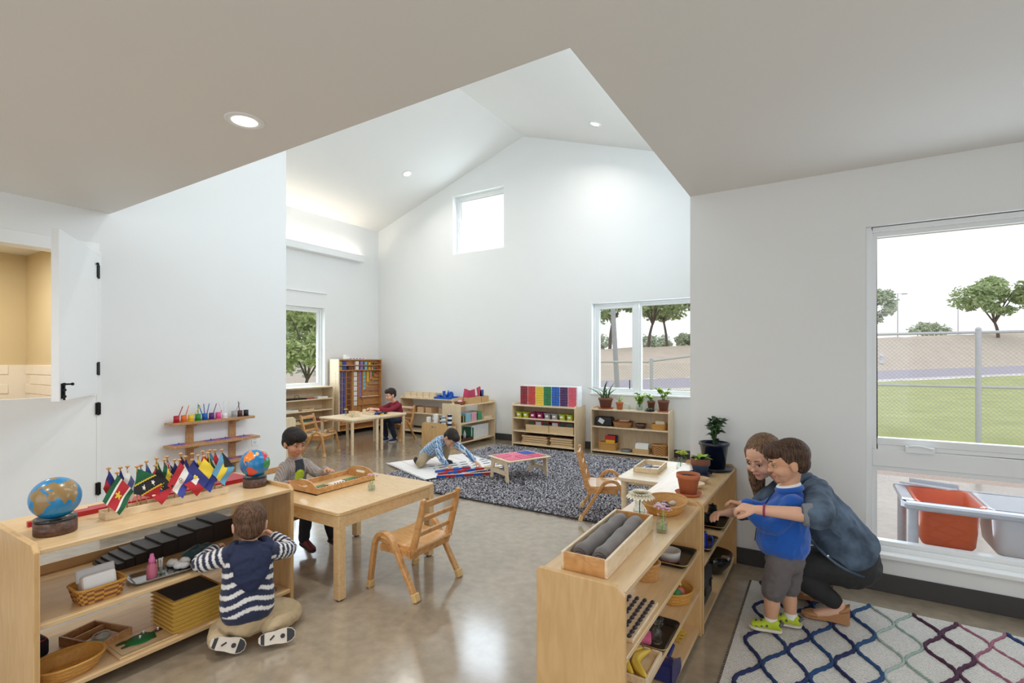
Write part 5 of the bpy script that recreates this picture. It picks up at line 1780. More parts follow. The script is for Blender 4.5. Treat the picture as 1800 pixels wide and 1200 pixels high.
# ---- inside the far right shelf
black_tray('black tray with a blue jug and white pot, far right shelf', (-.64, 3.20, .3705), PI / 2, .26, .20)
o = thing('blue_jug', 'glossy cobalt blue jug in the black tray', 'jug', (-.60, 3.11, .3755))
MB().lathe([(0, 0), (.028, 0), (.032, .03), (.028, .08), (.03, .10), (.027, .10), (.025, .08), (.028, .03), (0, .005)], 20).build('body', mat('cobalt_glaze', (24, 48, 150), .12, var=.05, coat=.5), o)
MB().tube(catmull([(.028, 0, .085), (.055, 0, .08), (.055, 0, .04), (.03, 0, .025)], 5), .005, 6).build('handle', mat('cobalt_glaze', (24, 48, 150), .12), o)
o = thing('white_ramekin', 'small white pot in the black tray, far right shelf', 'pot', (-.63, 3.235, .3755))
MB().lathe([(0, 0), (.026, 0), (.03, .035), (.027, .035), (.024, .006), (0, .005)], 20).build('pot', M_WHITEP, o)
black_tray('dark tray of black metal vessels at the far end of the right shelf', (-.655, 3.66, .3705), PI / 2, .30, .22, .02, M_BLACKM)
for k, (dy, r, h, lb) in enumerate(((-.07, .045, .07, 'round black kettle in the dark tray'), (.06, .036, .10, 'tall black metal pot in the dark tray'))):
    o = thing('metal_vessel', lb, 'pot', (-.65, 3.66 + dy, .3755))
    MB().lathe([(0, 0), (r * .8, 0), (r, h * .4), (r * .75, h * .85), (r * .8, h), (r * .7, h), (r * .65, h * .8), (0, .01)], 20).build('body', M_BLACKM, o)
    MB().lathe([(0, h * .98), (r * .5, h), (.006, h * 1.06), (.008, h * 1.12), (0, h * 1.16)], 16).build('lid', M_BLACKM, o)
open_box('flat wooden tray at the back of the far right shelf', (-.73, 3.42, .3705), PI / 2, .2, .12, .03, .01, M_PALEWOOD)
o = thing('dark_bowl', 'shiny black metal bowl on the lowest board of the far shelf', 'bowl', (-.625, 3.62, .0505))
MB().lathe([(0, 0), (.05, 0), (.06, .006), (.105, .07), (.12, .135), (.116, .135), (.10, .07), (.05, .015), (0, .012)], 32).build('bowl', mat('black_enamel', (36, 37, 40), .12, metal=.3, coat=.6), o)
MB().box(.05, -.02, .11, .115, .02, .118).build('ladle', M_STEEL, o, bevel=.003)
cs = thing('dark_case', 'dark blue-grey hard case on the lowest board of the far shelf', 'case', (-.65, 3.16, .0505), PI / 2)
MB().box(-.15, -.07, 0, .15, .07, .17).build('shell', mat('slate_plastic', (44, 50, 60), .4, var=.08, scale=10), cs, bevel=.012, seg=2)
MB().box(-.151, -.072, .08, .151, .072, .088).build('seam', M_BLACKP, cs)
for x in (-.08, .08):
    MB().box(x - .015, -.076, .065, x + .015, -.068, .105).build('latch', M_BLACKM, cs, bevel=.002)

# ================================================================ front table
tr = thing('fraction_tray', 'wooden handled tray with green and red cards on the front table', 'tray', (-3.13, 2.49, .554), PI / 2)
TL, TW = .53, .31
MB().box(-TL / 2, -TW / 2, 0, TL / 2, TW / 2, .007).build('bottom', M_MAPLE, tr)
for s in (-1, 1):
    y0, y1 = (s * TW / 2 - .012, s * TW / 2) if s > 0 else (-TW / 2, -TW / 2 + .012)
    MB().box(-TL / 2 + .012, y0, .0, TL / 2 - .012, y1, .045).build('side', M_BEECH, tr, bevel=.002)
    x0, x1 = (TL / 2 - .012, TL / 2) if s > 0 else (-TL / 2, -TL / 2 + .012)
    # arched end with a crescent hand hole: two halves around the hole
    out = [(-TW / 2, 0), (TW / 2, 0), (TW / 2, .048)] + [(TW / 2 * math.cos(a) * .9, .048 + .045 * math.sin(a)) for a in [PI * k / 14 for k in range(15)]] + [(-TW / 2, .048)]
    hole = [(.058 * math.cos(a), .050 + .024 * math.sin(a)) for a in [PI * k / 10 for k in range(11)]] + [(-.03, .042), (.03, .042)]
    bm = bmesh.new()
    def loop(pts, x):
        return [bm.verts.new((x, p[0], p[1])) for p in pts]
    fr = []
    for x in (x0, x1):
        lo, li = loop(out, x), loop(hole, x)
        eds = [bm.edges.new((l[i], l[(i + 1) % len(l)])) for l in (lo, li) for i in range(len(l))]
        bmesh.ops.triangle_fill(bm, use_beauty=True, use_dissolve=False, edges=eds)
        fr.append((lo, li))
    for a, b in zip(fr[0], fr[1]):
        n = len(a)
        for i in range(n):
            bm.faces.new((a[i], a[(i + 1) % n], b[(i + 1) % n], b[i]))
    bmesh.ops.recalc_face_normals(bm, faces=bm.faces)
    me = bpy.data.meshes.new('handle_end'); bm.to_mesh(me); bm.free()
    me.materials.append(M_BEECH)
    eo = bpy.data.objects.new('handle_end', me); COL.objects.link(eo); eo.parent = tr
for k, (x0, x1, c, lb) in enumerate(((-.20, -.06, (70, 128, 70), 'green card nearest in the handled tray'), (-.03, .10, (236, 232, 220), 'white card in the middle of the handled tray'), (.11, .23, (70, 140, 76), 'green card farthest in the handled tray'))):
    o = thing('counting_card', lb, 'card', (-3.10, 2.49 + (x0 + x1) / 2, .5615), PI / 2)
    MB().box(-(x1 - x0) / 2, -.07, 0, (x1 - x0) / 2, .07, .003).build('card', flat(*c), o)
    for i in range(5):
        for j in range(2):
            MB().cyl((-.05 + i * .025, -.04 + j * .035, .003), (-.05 + i * .025, -.04 + j * .035, .010), .006, n=8).build('counter', M_RED if (i + k) % 4 else flat(70, 40, 90), o)
v = glass_bottle('small clear vase with pink blossom on the front table', (-2.765, 2.53, .554), .065, .027, .014, water=M_WATER)
MB().tube(catmull([(0, 0, .01), (.004, .006, .06), (.0, .012, .10)], 4), .0025, 6).build('stem', M_LEAFL, v)
for k, (dx, dy, dz) in enumerate(((0, .012, .10), (-.02, .0, .105), (.02, .03, .095), (-.035, .02, .10))):
    petals(v, (dx, dy, dz), .02, 6, M_PINKF, 2, .3, seed=k + 7)

# ================================================================ back tables
bx = open_box('wooden box on the pale back table', (-6.55, 5.62, .556), .1, .14, .11, .085, .009, M_PALEWOOD, 'wooden_box', 'box')
v = glass_bottle('small vase with yellow flower beside the wooden box', (-6.80, 5.66, .556), .08, .022, .015, water=M_WATER)
petals(v, (0, 0, .095), .04, 8, mat('pale_yellow_petal', (240, 226, 110), .7, var=.05), 2, .1)
o = thing('small_glass', 'tiny clear glass in front of the wooden box', 'glass', (-6.46, 5.50, .556))
MB().lathe([(0, 0), (.018, 0), (.02, .05), (.0185, .05), (.016, .004), (0, .004)], 16).build('glass', M_CLEAR, o)
o = thing('pale_block', 'upright pale wooden block the boy in maroon touches', 'block', (-6.68, 5.95, .556))
MB().box(-.022, -.022, 0, .022, .022, .085).build('block', M_PALEWOOD, o, bevel=.003)
o = thing('wooden_plaque', 'flat pale wooden plaque lying on the back table', 'plaque', (-6.55, 5.98, .556), .2)
MB().box(-.07, -.05, 0, .07, .05, .012).build('lid', M_PALEWOOD, o, bevel=.002)
rnd = random.Random(12)
for k in range(9):
    c, cn = (((30, 60, 150), 'blue'), ((24, 26, 40), 'black'), ((226, 180, 40), 'yellow'))[k % 3]
    o = thing('counting_block', '%s %s counting block on the back table beside the boy in maroon' % (('nearest', 'middle', 'farthest')[k // 3], cn), 'block', (-6.44 + .06 * (k % 3) - .06 * (k // 3 == 1), 6.0 + .07 * (k // 3) + .02 * (k % 2), .556), rnd.uniform(0, 1.5), 'coloured counting blocks')
    s = .016 if c[0] > 200 else .026
    MB().box(-s, -s * .8, 0, s, s * .8, s * 1.3).build('block', flat(*c, .4), o, bevel=.003)

# ================================================================ far left shelf
o = thing('black_tray', 'black tray with a wire handle on the upper board of the far left shelf', 'tray', (-8.08, 5.55, .766), PI / 2)
MB().box(-.22, -.1, 0, .22, .1, .028).build('tray', M_BLACKP, o, bevel=.006)
MB().tube(catmull([(.02, -.02, .028), (.03, -.02, .07), (.10, -.02, .07), (.11, -.02, .028)], 4), .004, 6).build('handle', M_BLACKM, o)
o = thing('red_pointer', 'red stick on the upper board of the far left shelf', 'stick', (-8.05, 5.88, .766), PI / 2)
MB().cyl((-.09, 0, .009), (.09, 0, .009), .009, n=8).build('stick', M_RED, o)
for k, (y, z, L_, c, lb) in enumerate(((6.12, .766, .22, (234, 232, 226), 'white flat box on the upper board of the far left shelf'), (5.45, .556, .30, (232, 230, 224), 'white flat tray on the second board of the far left shelf'), (5.80, .556, .26, (214, 186, 140), 'wooden flat tray on the second board of the far left shelf'), (6.10, .346, .24, (150, 60, 60), 'red flat tray on the third board of the far left shelf'), (5.78, .346, .28, (90, 110, 90), 'green flat tray on the third board of the far left shelf'), (5.5, .346, .24, (210, 184, 140), 'pale flat tray on the third board of the far left shelf'), (6.05, .136, .3, (222, 214, 200), 'pale flat tray on the lowest board of the far left shelf'))):
    open_box(lb, (-8.09, y, z), PI / 2, L_, .2, .03, .01, flat(*c), 'flat_tray', 'tray')
o = thing('cabinet_book', 'pale printed booklet strip lying on the bead cabinet', 'booklet', (-8.08, 6.90, 1.5005), PI / 2)
MB().box(-.20, -.06, 0, .30, .06, .028).build('pages', M_WHITEC, o, bevel=.003)
for k in range(5):
    MB().box(-.12 + k * .08, -.061, .006, -.09 + k * .08, -.06, .022).build('print', flat(90, 110, 170), o)
MB().box(-.20, -.02, .028, -.10, .05, .09).build('card', M_WHITEC, o)

# ================================================================ back corner shelf C
for k in range(5):
    x = -7.13 + k * .165
    o = open_box(('leftmost', 'second', 'third', 'fourth', 'fifth')[k] + ' open wooden box in the row on the corner shelf', (x, 7.58, .7345), 0, .155, .2, .10, .01, M_PALEWOOD, 'card_box', 'box', group='wooden boxes on the corner shelf')
    MB().box(-.06, -.08, .006, .06, .08, .085).build('cards', flat(*((200, 150, 160), (214, 200, 190), (190, 130, 140), (214, 180, 180), (206, 190, 180))[k]), o)
M_BLUES = mat('blue_solid', (16, 92, 190), .35, var=.06, scale=10)
sol = [('cube', 0.0, 0.0), ('cylinder', .09, .03), ('cone', .16, -.03), ('ball', .05, .10), ('prism', .24, .05), ('pyramid', .12, .12), ('egg', .21, .12), ('small ball', .28, -.02)]
bb = open_box('blue-lined wooden tray of geometric solids on the corner shelf', (-6.19, 7.58, .7345), 0, .40, .32, .035, .01, M_BLUES, 'solids_tray', 'tray')
for k, (nm, dx, dy) in enumerate(sol):
    o = thing('geometric_solid', 'blue %s among the geometric solids on the corner shelf' % nm, 'solid', (-6.335 + dx, 7.53 + dy, .7415), .4 * k, 'blue geometric solids')
    mb = MB()
    if nm == 'cube': mb.box(-.03, -.03, 0, .03, .03, .06)
    elif nm == 'cylinder': mb.cyl((0, 0, 0), (0, 0, .14), .03, n=20)
    elif nm == 'cone': mb.cyl((0, 0, 0), (0, 0, .14), .035, .001, n=20)
    elif nm == 'ball': mb.sph((0, 0, .04), .04, 18, 10)
    elif nm == 'prism': mb.cyl((0, 0, 0), (0, 0, .13), .034, n=3, smooth=False)
    elif nm == 'pyramid': mb.cyl((0, 0, 0), (0, 0, .16), .05, .001, n=4, smooth=False)
    elif nm == 'egg': mb.sph((0, 0, .06), .035, 18, 12, s=(1, 1, 1.7))
    else: mb.sph((0, 0, .03), .03, 18, 10)
    mb.build('solid', M_BLUES, o)
for k, (x, w, c) in enumerate(((-6.98, .14, (170, 120, 80)), (-6.78, .16, (214, 180, 140)), (-6.57, .15, (206, 170, 130)), (-6.25, .12, (180, 150, 120)))):
    o = open_box(('leftmost', 'second', 'third', 'rightmost')[k] + ' wooden box on the middle board of the corner shelf', (x, 7.58, .4405), 0, w, .22, .11, .01, flat(*c), 'storage_box', 'box', group='boxes on the middle board of the corner shelf')

# ================================================================ shelf D: letter boxes, books, roll bin
for k, (y, L_, lb) in enumerate(((7.20, .38, 'wide card box of pink letter boards'), (7.52, .22, 'narrow card box with pink and blue letter boards'))):
    o = open_box(lb + ' on the standing-out shelf', (-5.36, y, .7145), PI / 2, L_, .24, .11, .01, mat('cardboard', (206, 168, 116), .8, var=.05, scale=12), 'letter_box', 'box')
for k, (y, dz, rz_, c, lb) in enumerate(((7.07, .15, .25, (206, 70, 106), 'pink letter board leaning left in the wide box'), (7.19, .12, .1, (196, 60, 96), 'pink letter board in the middle of the wide box'), (7.31, .13, -.1, (200, 66, 102), 'pink letter board at the right of the wide box'), (7.50, .17, -.25, (206, 72, 108), 'tall pink letter board in the narrow box'), (7.57, .11, 0, (40, 70, 150), 'blue letter board in the narrow box'))):
    o = thing('letter_board', lb, 'letter board', (-5.36, y, .7215), PI / 2)
    MB().obox((0, 0, dz * .5 + .05), (.115, .012, dz + .10), Matrix.Rotation(rz_, 3, 'Y')).build('board', flat(*c), o, bevel=.002)
basket('dark brown basket with pink things on the standing-out shelf', (-5.30, 6.84, .7155), .07, .085, .05, 1.2, 3, M_WICKERD, None, 0, 6, 40)
o = thing('pink_egg', 'pale pink ball in the dark brown basket', 'ball', (-5.30, 6.84, .721))
MB().sph((0, 0, .04), .04, 16, 10, s=(1, 1.2, .9)).build('ball', flat(236, 180, 190), o)
basket('flat tan basket between the brown basket and the letter boxes', (-5.38, 6.985, .7155), .06, .055, .035, 1.2, 2.2, M_WICKER, None, 0, 5, 40)
for k, (y, w, c, lb) in enumerate(((7.02, .15, (140, 190, 206), 'pale blue box'), (7.19, .15, (222, 160, 176), 'pale pink box'), (7.36, .12, (60, 150, 100), 'green box'))):
    o = thing('card_box', lb + ' on the middle board of the standing-out shelf', 'box', (-5.36, y, .4055), PI / 2)
    MB().box(-w / 2, -.11, 0, w / 2, .11, .15).build('box', flat(*c), o, bevel=.003)
    MB().box(-w / 2 - .002, -.112, .12, w / 2 + .002, .112, .152).build('lid', flat(*[min(255, v + 8) for v in c]), o)
for k in range(3):
    o = thing('board_book', ('black', 'yellow', 'dark green')[k] + ' thin book beside the pale blue box', 'book', (-5.34, 6.86 + k * .03, .4055), PI / 2)
    MB().box(-.011, -.08, 0, .011, .08, .11).build('cover', flat(*((30, 30, 34), (214, 180, 40), (40, 70, 60))[k]), o)
o = open_box('flat pale tray at the back end of the middle board', (-5.36, 7.58, .4055), PI / 2, .26, .28, .05, .01, M_PALEWOOD)
for k in range(9):
    c = (228, 230, 230) if k > 2 else ((40, 110, 80), (226, 226, 226), (226, 226, 226))[k]
    o = thing('white_binder', ('green-labelled', 'second', 'third', 'fourth', 'fifth', 'sixth', 'seventh', 'eighth', 'last')[k] + ' binder in the row on the lowest board', 'binder', (-5.38, 7.16 + k * .058, .0855), PI / 2, 'binders on the lowest board of the standing-out shelf')
    MB().box(-.026, -.12, 0, .026, .12, .235).build('cover', flat(228, 230, 230), o, bevel=.003)
    MB().box(-.022, -.121, .02, .022, -.12, .20).build('spine_label', flat(*c), o)
    if k == 0:
        MB().box(-.0275, -.10, .03, -.0265, .10, .21).build('front_label', flat(40, 110, 80), o)
o = open_box('dark wooden tray with a white bottle and felt pieces, lowest board', (-5.34, 6.95, .0855), PI / 2, .32, .26, .05, .012, M_DARKWOOD)
o = thing('white_bottle', 'white squeeze bottle standing in the dark tray', 'bottle', (-5.36, 7.05, .092))
MB().lathe([(0, 0), (.022, 0), (.024, .09), (.012, .12), (.008, .15), (0, .152)], 16).build('bottle', M_WHITEP, o)
# roll bin
bn = thing('roll_bin', 'birch bin with a hand hole holding rolled mats', 'bin', (-5.525, 6.55, 0), 0)
def holed_panel(parent, L, H, hx, hz, hw, hh, y0, y1, name, m_):
    mb = MB()
    wall_cells(mb, 'y', y0, y1, -L / 2, L / 2, 0.0, H, [(hx - hw / 2, hx + hw / 2, hz - hh / 2, hz + hh / 2)])
    mb.prism([(-L / 2, H), (L / 2, H), (L / 2 - .05, H + .03), (-L / 2 + .05, H + .03)], lambda a, b, d: (a, d, b), y0, y1)
    return mb.build(name, m_, parent, weld=True)
holed_panel(bn, .54, .40, 0, .36, .10, .032, -.13, -.115, 'front_panel', M_BIRCHV)
holed_panel(bn, .54, .40, 0, .36, .10, .032, .115, .13, 'rear_panel', M_BIRCHV)
for x in (-.27, .255):
    MB().box(x, -.115, .0, x + .015, .115, .37).build('side_panel', M_BIRCHV, bn)
MB().box(-.255, -.115, .03, .255, .115, .045).build('bottom', M_BIRCH, bn)
ROLLS = [('white roll with fringe', (236, 234, 230), None), ('white roll with fine stripes', (234, 232, 228), (170, 170, 176)), ('plain cream roll', (238, 234, 224), None), ('navy and white striped roll', (238, 238, 238), (34, 40, 72)), ('white roll with grey stripes', (232, 232, 232), (140, 146, 156)), ('navy banded roll', (236, 236, 236), (26, 32, 64))]
for k, (lb, c, c2) in enumerate(ROLLS):
    o = thing('rolled_mat', lb + ' standing in the birch bin', 'rolled mat', (-5.525 - .2 + k * .082, 6.55 + (.03 if k % 2 else -.03), .0455), 0, 'rolled mats in the bin')
    mb = MB()
    h = .46 + .03 * (k % 3)
    n = 14
    for q in range(n):
        z0, z1 = h * q / n, h * (q + 1) / n
        mb.cyl((0, 0, z0), (0, 0, z1), .038, n=16, mi=1 if (c2 and q % 2) else 0, caps=(q == n - 1 or q == 0))
    sp = [(.034 * (1 - q / 44) * math.cos(q * .42), .034 * (1 - q / 44) * math.sin(q * .42), h + .001) for q in range(40)]
    mb.tube(sp, .003, 4, mi=0)
    mb.build('roll', [flat(*c, .9), flat(*(c2 or c), .9)], o)

# ================================================================ shelf E: rainbow drawers, tubs, card boxes, boards
rb = thing('rainbow_drawer_box', 'white box of small drawers in seven rainbow columns', 'drawer box', (-3.905, 7.50, .7135))
RL, RH = 1.08, .335
MB().box(-RL / 2, -.06, 0, RL / 2, .12, RH).build('case', M_WHITEP, rb, bevel=.003)
RC = [(140, 24, 44), (200, 60, 54), (236, 204, 50), (34, 124, 70), (24, 96, 186), (74, 34, 96), (222, 92, 110)]
cw = (RL - .014) / 7
for i, c in enumerate(RC):
    dr = None
    nr = 8
    rows = nr if i < 6 else 7
    for r in range(rows):
        hh = (RH - .02) / rows
        for q in range(2):
            x0 = -RL / 2 + .006 + i * cw + q * (cw - .012) / 2
            loc = (x0, -.064, .008 + r * hh)
            if dr is None:
                d = MB().box(.0015, -.004, .0015, (cw - .012) / 2 - .0015, .006, hh - .0025).build('drawer', flat(*c, .45), rb, loc)
                dr = d
                MB().sph(((cw - .012) / 4, -.0055, hh / 2), .003, 8, 5).build('knob', M_PALEWOOD, d)
                kn = d.children[0]
            else:
                d = dr.copy(); COL.objects.link(d); d.location = loc
                k2 = kn.copy(); COL.objects.link(k2); k2.parent = d
TUBS = [('lime', (190, 200, 50)), ('lime', (190, 200, 50)), ('magenta', (176, 34, 110)), ('magenta', (176, 34, 110)), ('clear grey', (176, 172, 178)), ('clear grey', (176, 172, 178)), ('lime', (190, 200, 50)), ('lime', (190, 200, 50))]
seen = {}
for i, (nm, c) in enumerate(TUBS):
    x = -4.566 + .105 + i * .138
    o = thing('storage_tub', '%s plastic tub, %s from the left on the rainbow shelf' % (nm, ORD[i]), 'tub', (x, 7.50, .4955), 0, 'plastic tubs under the rainbow drawers')
    rings = []
    for d, z in ((-.012, 0), (0, .085), (.006, .086), (.006, .092), (-.004, .092), (-.014, .006)):
        rings.append([(a, b, z) for a, b in rrect(.055 + d, .10 + d, .015)])
    loft(MB(), rings).build('body', mat('tub_' + nm.replace(' ', '_'), c, .3, var=.03, scale=10), o)
    MB().obox((0, -.0985, .05), (.05, .002, .03), Matrix.Rotation(-.12, 3, 'X')).build('label_tag', M_WHITEC, o)
    MB().box(-.035, -.07, .02, .035, .07, .075).build('contents', flat(214, 206, 190), o)
for k, x in enumerate((-4.085, -3.635)):
    o = open_box(('left', 'right')[k] + ' birch card box with framed cards on the rainbow shelf', (x, 7.51, .2725), 0, .44, .25, .115, .01, M_BIRCH, 'card_box', 'box')
    for q in range(3):
        c = ((60, 110, 80), (226, 226, 230), (40, 70, 60))[(q + k) % 3]
        cd = thing('framed_card', '%s red-framed card in the %s birch card box' % (('left', 'middle', 'right')[q], ('left', 'right')[k]), 'card', (x - .14 + q * .135, 7.45, .2795), 0, 'framed cards')
        MB().box(-.062, -.004, .0, .062, .004, .165).build('frame', flat(170, 40, 60), cd)
        MB().box(-.052, -.006, .09, .052, -.004, .155).build('face', flat(*c), cd)
    MB().box(-.2, -.06, .006, .2, .10, .14).build('filler_cards', flat(96, 60, 60), o)
for k, x in enumerate((-4.135, -3.63)):
    for q in range(4 if k == 0 else 4):
        o = thing('wooden_board', '%s board of the %s board stack under the rainbow shelf' % (('bottom', 'second', 'third', 'top')[q], ('left', 'right')[k]), 'board', (x + .008 * ((q * 7 + k) % 3 - 1), 7.53, .0605 + q * .036), 0, 'wooden boards stacked low')
        MB().box(-.24 if k == 0 else -.2, -.15, 0, .24 if k == 0 else .2, .15, .028).build('board', M_BIRCH, o, bevel=.002)
        MB().box(-.225 if k == 0 else -.185, -.135, .028, .225 if k == 0 else .185, .135, .0355).build('lip', flat(120, 84, 56), o)

# ================================================================ shelf F: plants and baskets
FT = .7065
p = pot('wide brown clay pot with spiky aloe leaves', (-2.945, 7.60, FT), .115, .175, M_TERRAD, saucer=(M_TERRA, 1.1))
rnd = random.Random(5)
for k in range(12):
    a = k * .55; el = rnd.uniform(.5, 1.3)
    add_leaf(p, (.05 * math.cos(a) * (1 if k % 2 else -.8), .03 * math.sin(a), .15), (math.cos(a) * math.cos(el), math.sin(a) * math.cos(el) * .5, math.sin(el)), rnd.uniform(.18, .34), M_LEAF if k % 3 else M_LEAFD, 'blade', rnd.uniform(-1, 1))
p = pot('small terracotta pot with a striped spider plant', (-2.715, 7.61, FT), .058, .115, M_TERRA)
for k in range(14):
    a = k * .7
    add_leaf(p, (0, 0, .10), (math.cos(a), math.sin(a) * .7, .9 if k % 3 else -.1), .15, M_LEAFL, 'blade', .4)
v = glass_bottle('tiny clear vase with a yellow blossom on the plant shelf', (-2.555, 7.60, FT), .075, .022, .014, water=M_WATER)
petals(v, (0, 0, .085), .024, 7, M_YELF, 2, .4)
o = glass_bottle('glass jar with bright trailing leaves on the plant shelf', (-2.395, 7.61, FT), .12, .05, .042, 'glass_jar', 'jar', M_WATER)
bushy(o, .06, 64, .13, .19, .062, M_LEAFL, 31, 'round', 11)
p = pot('small brown pot with pale leaves near the wide plant', (-2.23, 7.665, FT + 0), .06, .15, M_TERRAD)
bushy(p, .13, 18, .08, .10, .06, M_LEAFL, 33, 'round', 5)
p = thing('succulent_dish', 'dark dish of blue-green succulents on the plant shelf', 'plant', (-2.22, 7.55, FT))
MB().lathe([(0, 0), (.06, 0), (.078, .018), (.072, .018), (0, .012)], 24).build('dish', M_BLACKP, p)
for k in range(16):
    a = k * .8
    add_leaf(p, (.035 * math.cos(a * 2), .03 * math.sin(a * 2), .015), (math.cos(a), math.sin(a), .7), .055, mat('blue_green_leaf', (110, 140, 110), .5, var=.2, scale=25), 'oval')
p = pot('tall dark clay pot with heart leaves at the window end', (-2.025, 7.60, FT), .085, .175, M_TERRAD, saucer=(M_TERRA, 1.12))
bushy(p, .15, 30, .11, .18, .085, M_LEAFL, 35, 'round', 8)
# upper board
o = thing('black_bag', 'black zipped bag with a white print on the plant shelf', 'bag', (-2.965, 7.615, .4305), .05)
MB().box(-.14, -.085, 0, .14, .085, .145).build('body', mat('black_nylon', (30, 30, 33), .55, var=.1, scale=30), o, bevel=.03, seg=3)
MB().obox((-.03, -.0862, .085), (.09, .002, .07), Matrix.Rotation(.5, 3, 'Y')).build('print', flat(214, 214, 216), o)
b = basket('wide woven bowl with books on the plant shelf', (-2.66, 7.61, .4315), .135, .10, .085, 1.2, 2.1, M_WICKERD, M_WICKER, 0, 8, 64)
o = thing('red_booklet', 'red and tan booklets lying in the wide woven bowl', 'booklets', (-2.64, 7.61, .51), .1)
MB().box(-.09, -.06, 0, .06, .06, .022).build('cover', flat(190, 60, 60), o)
MB().box(-.06, -.055, .022, .085, .065, .034).build('cover', flat(206, 180, 140), o)
o = thing('wooden_bowl', 'small dark carved wooden bowl on the plant shelf', 'bowl', (-2.37, 7.60, .4305))
MB().lathe([(0, 0), (.06, 0), (.09, .075), (.082, .075), (.05, .02), (0, .016)], 28).build('bowl', M_DARKWOOD, o)
basket('oval golden basket holding folded cloth on the plant shelf', (-2.095, 7.61, .4315), .105, .085, .085, 1.1, 2.2, M_WICKERY, None, 0, 8, 56)
o = thing('folded_cloth', 'folded cream cloth in the oval golden basket', 'cloth', (-2.075, 7.61, .44), .05)
MB().box(-.07, -.04, 0, .075, .05, .12).build('cloth', flat(226, 212, 190, .9), o, bevel=.015, seg=2)
# lower board
basket('rectangular golden basket of red and yellow folders', (-2.90, 7.62, .0515), .135, .095, .115, 1.1, 6, M_WICKERY, M_WICKER, 0, 8, 72)
for k, (dx, dy, c, h, lb) in enumerate(((.0, .03, (206, 40, 46), .21, 'red folder standing in the rectangular golden basket'), (.02, -.02, (238, 190, 40), .145, 'yellow folder standing in the rectangular golden basket'), (.03, .06, (50, 40, 44), .22, 'black folder behind the red folder'))):
    o = thing('folder', lb, 'folder', (-2.89 + dx, 7.62 + dy, .058))
    MB().obox((0, 0, h / 2 + .004), (.17 if k != 1 else .15, .012, h), Matrix.Rotation(-.12, 3, 'X')).build('folder', flat(*c), o, bevel=.003)
o = thing('metal_tin', 'flat round grey tin on the plant shelf', 'tin', (-2.60, 7.60, .0505))
MB().lathe([(0, 0), (.085, 0), (.088, .008), (.088, .03), (.08, .036), (.055, .036), (.05, .030), (0, .030)], 32).build('tin', mat('grey_tin', (120, 126, 122), .4, metal=.4, var=.1, scale=20), o)
o = open_box('brown card box of white cards on the plant shelf', (-2.35, 7.60, .0505), 0, .24, .17, .075, .01, mat('cardboard', (206, 168, 116), .8), 'card_box', 'box')
for k in range(3):
    MB().obox((0, -.03 + k * .035, .085), (.20 - .01 * k, .014, .13), Matrix.Rotation(-.3, 3, 'X')).build('cards', M_WHITEC, o)
basket('round two-tone brown basket at the end of the plant shelf', (-2.075, 7.61, .0515), .115, .095, .15, 1.08, 2.2, M_WICKER, M_WICKERD, 0, 9, 72)

# ================================================================ rugs
def yarn_mat(name, cols, scale=60):
    m, nt, b, L = new_mat(name)
    tc = nt.nodes.new('ShaderNodeTexCoord')
    nz = nt.nodes.new('ShaderNodeTexNoise')
    nz.inputs['Scale'].default_value = scale
    nz.inputs['Detail'].default_value = 1
    L.new(tc.outputs['Object'], nz.inputs['Vector'])
    cr = nt.nodes.new('ShaderNodeValToRGB')
    cr.color_ramp.interpolation = 'CONSTANT'
    for i, (p, c) in enumerate(cols):
        if i < 2:
            e = cr.color_ramp.elements[i]
            e.position = p
        else:
            e = cr.color_ramp.elements.new(p)
        e.color = rgb(*c)
    L.new(nz.outputs['Fac'], cr.inputs['Fac'])
    L.new(cr.outputs['Color'], b.inputs['Base Color'])
    b.inputs['Roughness'].default_value = .95
    b.inputs['Specular IOR Level'].default_value = .1
    return m
M_SHAG = yarn_mat('shag_yarn', [(0, (84, 82, 90)), (.38, (124, 122, 130)), (.45, (170, 168, 176)), (.51, (226, 224, 228)), (.60, (104, 100, 108))], 55)
rg = thing('shag_rug', 'large dark grey flecked shag rug on the concrete floor', 'rug', (-3.2, 5.765, 0))
RX, RY = 1.60, 1.485
MB().box(-RX, -RY, 0.001, RX, RY, .012).build('backing', mat('rug_backing', (66, 64, 70), .95, var=.2, scale=60), rg)
rs = np.random.RandomState(3)
NT = 52000
bx_ = rs.uniform(-RX, RX, NT); by_ = rs.uniform(-RY, RY, NT)
an = rs.uniform(0, 2 * PI, NT); ln = rs.uniform(.014, .032, NT); hh = rs.uniform(.016, .027, NT)
w = .0062
dx, dy = np.cos(an), np.sin(an)
P = np.zeros((NT, 4, 3))
P[:, 0] = np.stack([bx_ - dy * w, by_ + dx * w, np.full(NT, .010)], 1)
P[:, 1] = np.stack([bx_ + dy * w, by_ - dx * w, np.full(NT, .010)], 1)
P[:, 2] = np.stack([bx_ + dx * ln + dy * w * .8, by_ + dy * ln - dx * w * .8, hh], 1)
P[:, 3] = np.stack([bx_ + dx * ln - dy * w * .8, by_ + dy * ln + dx * w * .8, hh], 1)
me = bpy.data.meshes.new('pile')
me.vertices.add(NT * 4); me.vertices.foreach_set('co', P.reshape(-1))
me.loops.add(NT * 4); me.loops.foreach_set('vertex_index', np.arange(NT * 4, dtype=np.int32))
me.polygons.add(NT); me.polygons.foreach_set('loop_start', np.arange(0, NT * 4, 4, dtype=np.int32)); me.polygons.foreach_set('loop_total', np.full(NT, 4, dtype=np.int32))
me.update(); me.validate()
me.materials.append(M_SHAG)
pl = bpy.data.objects.new('pile', me); COL.objects.link(pl); pl.parent = rg
pl['kind'] = 'stuff'

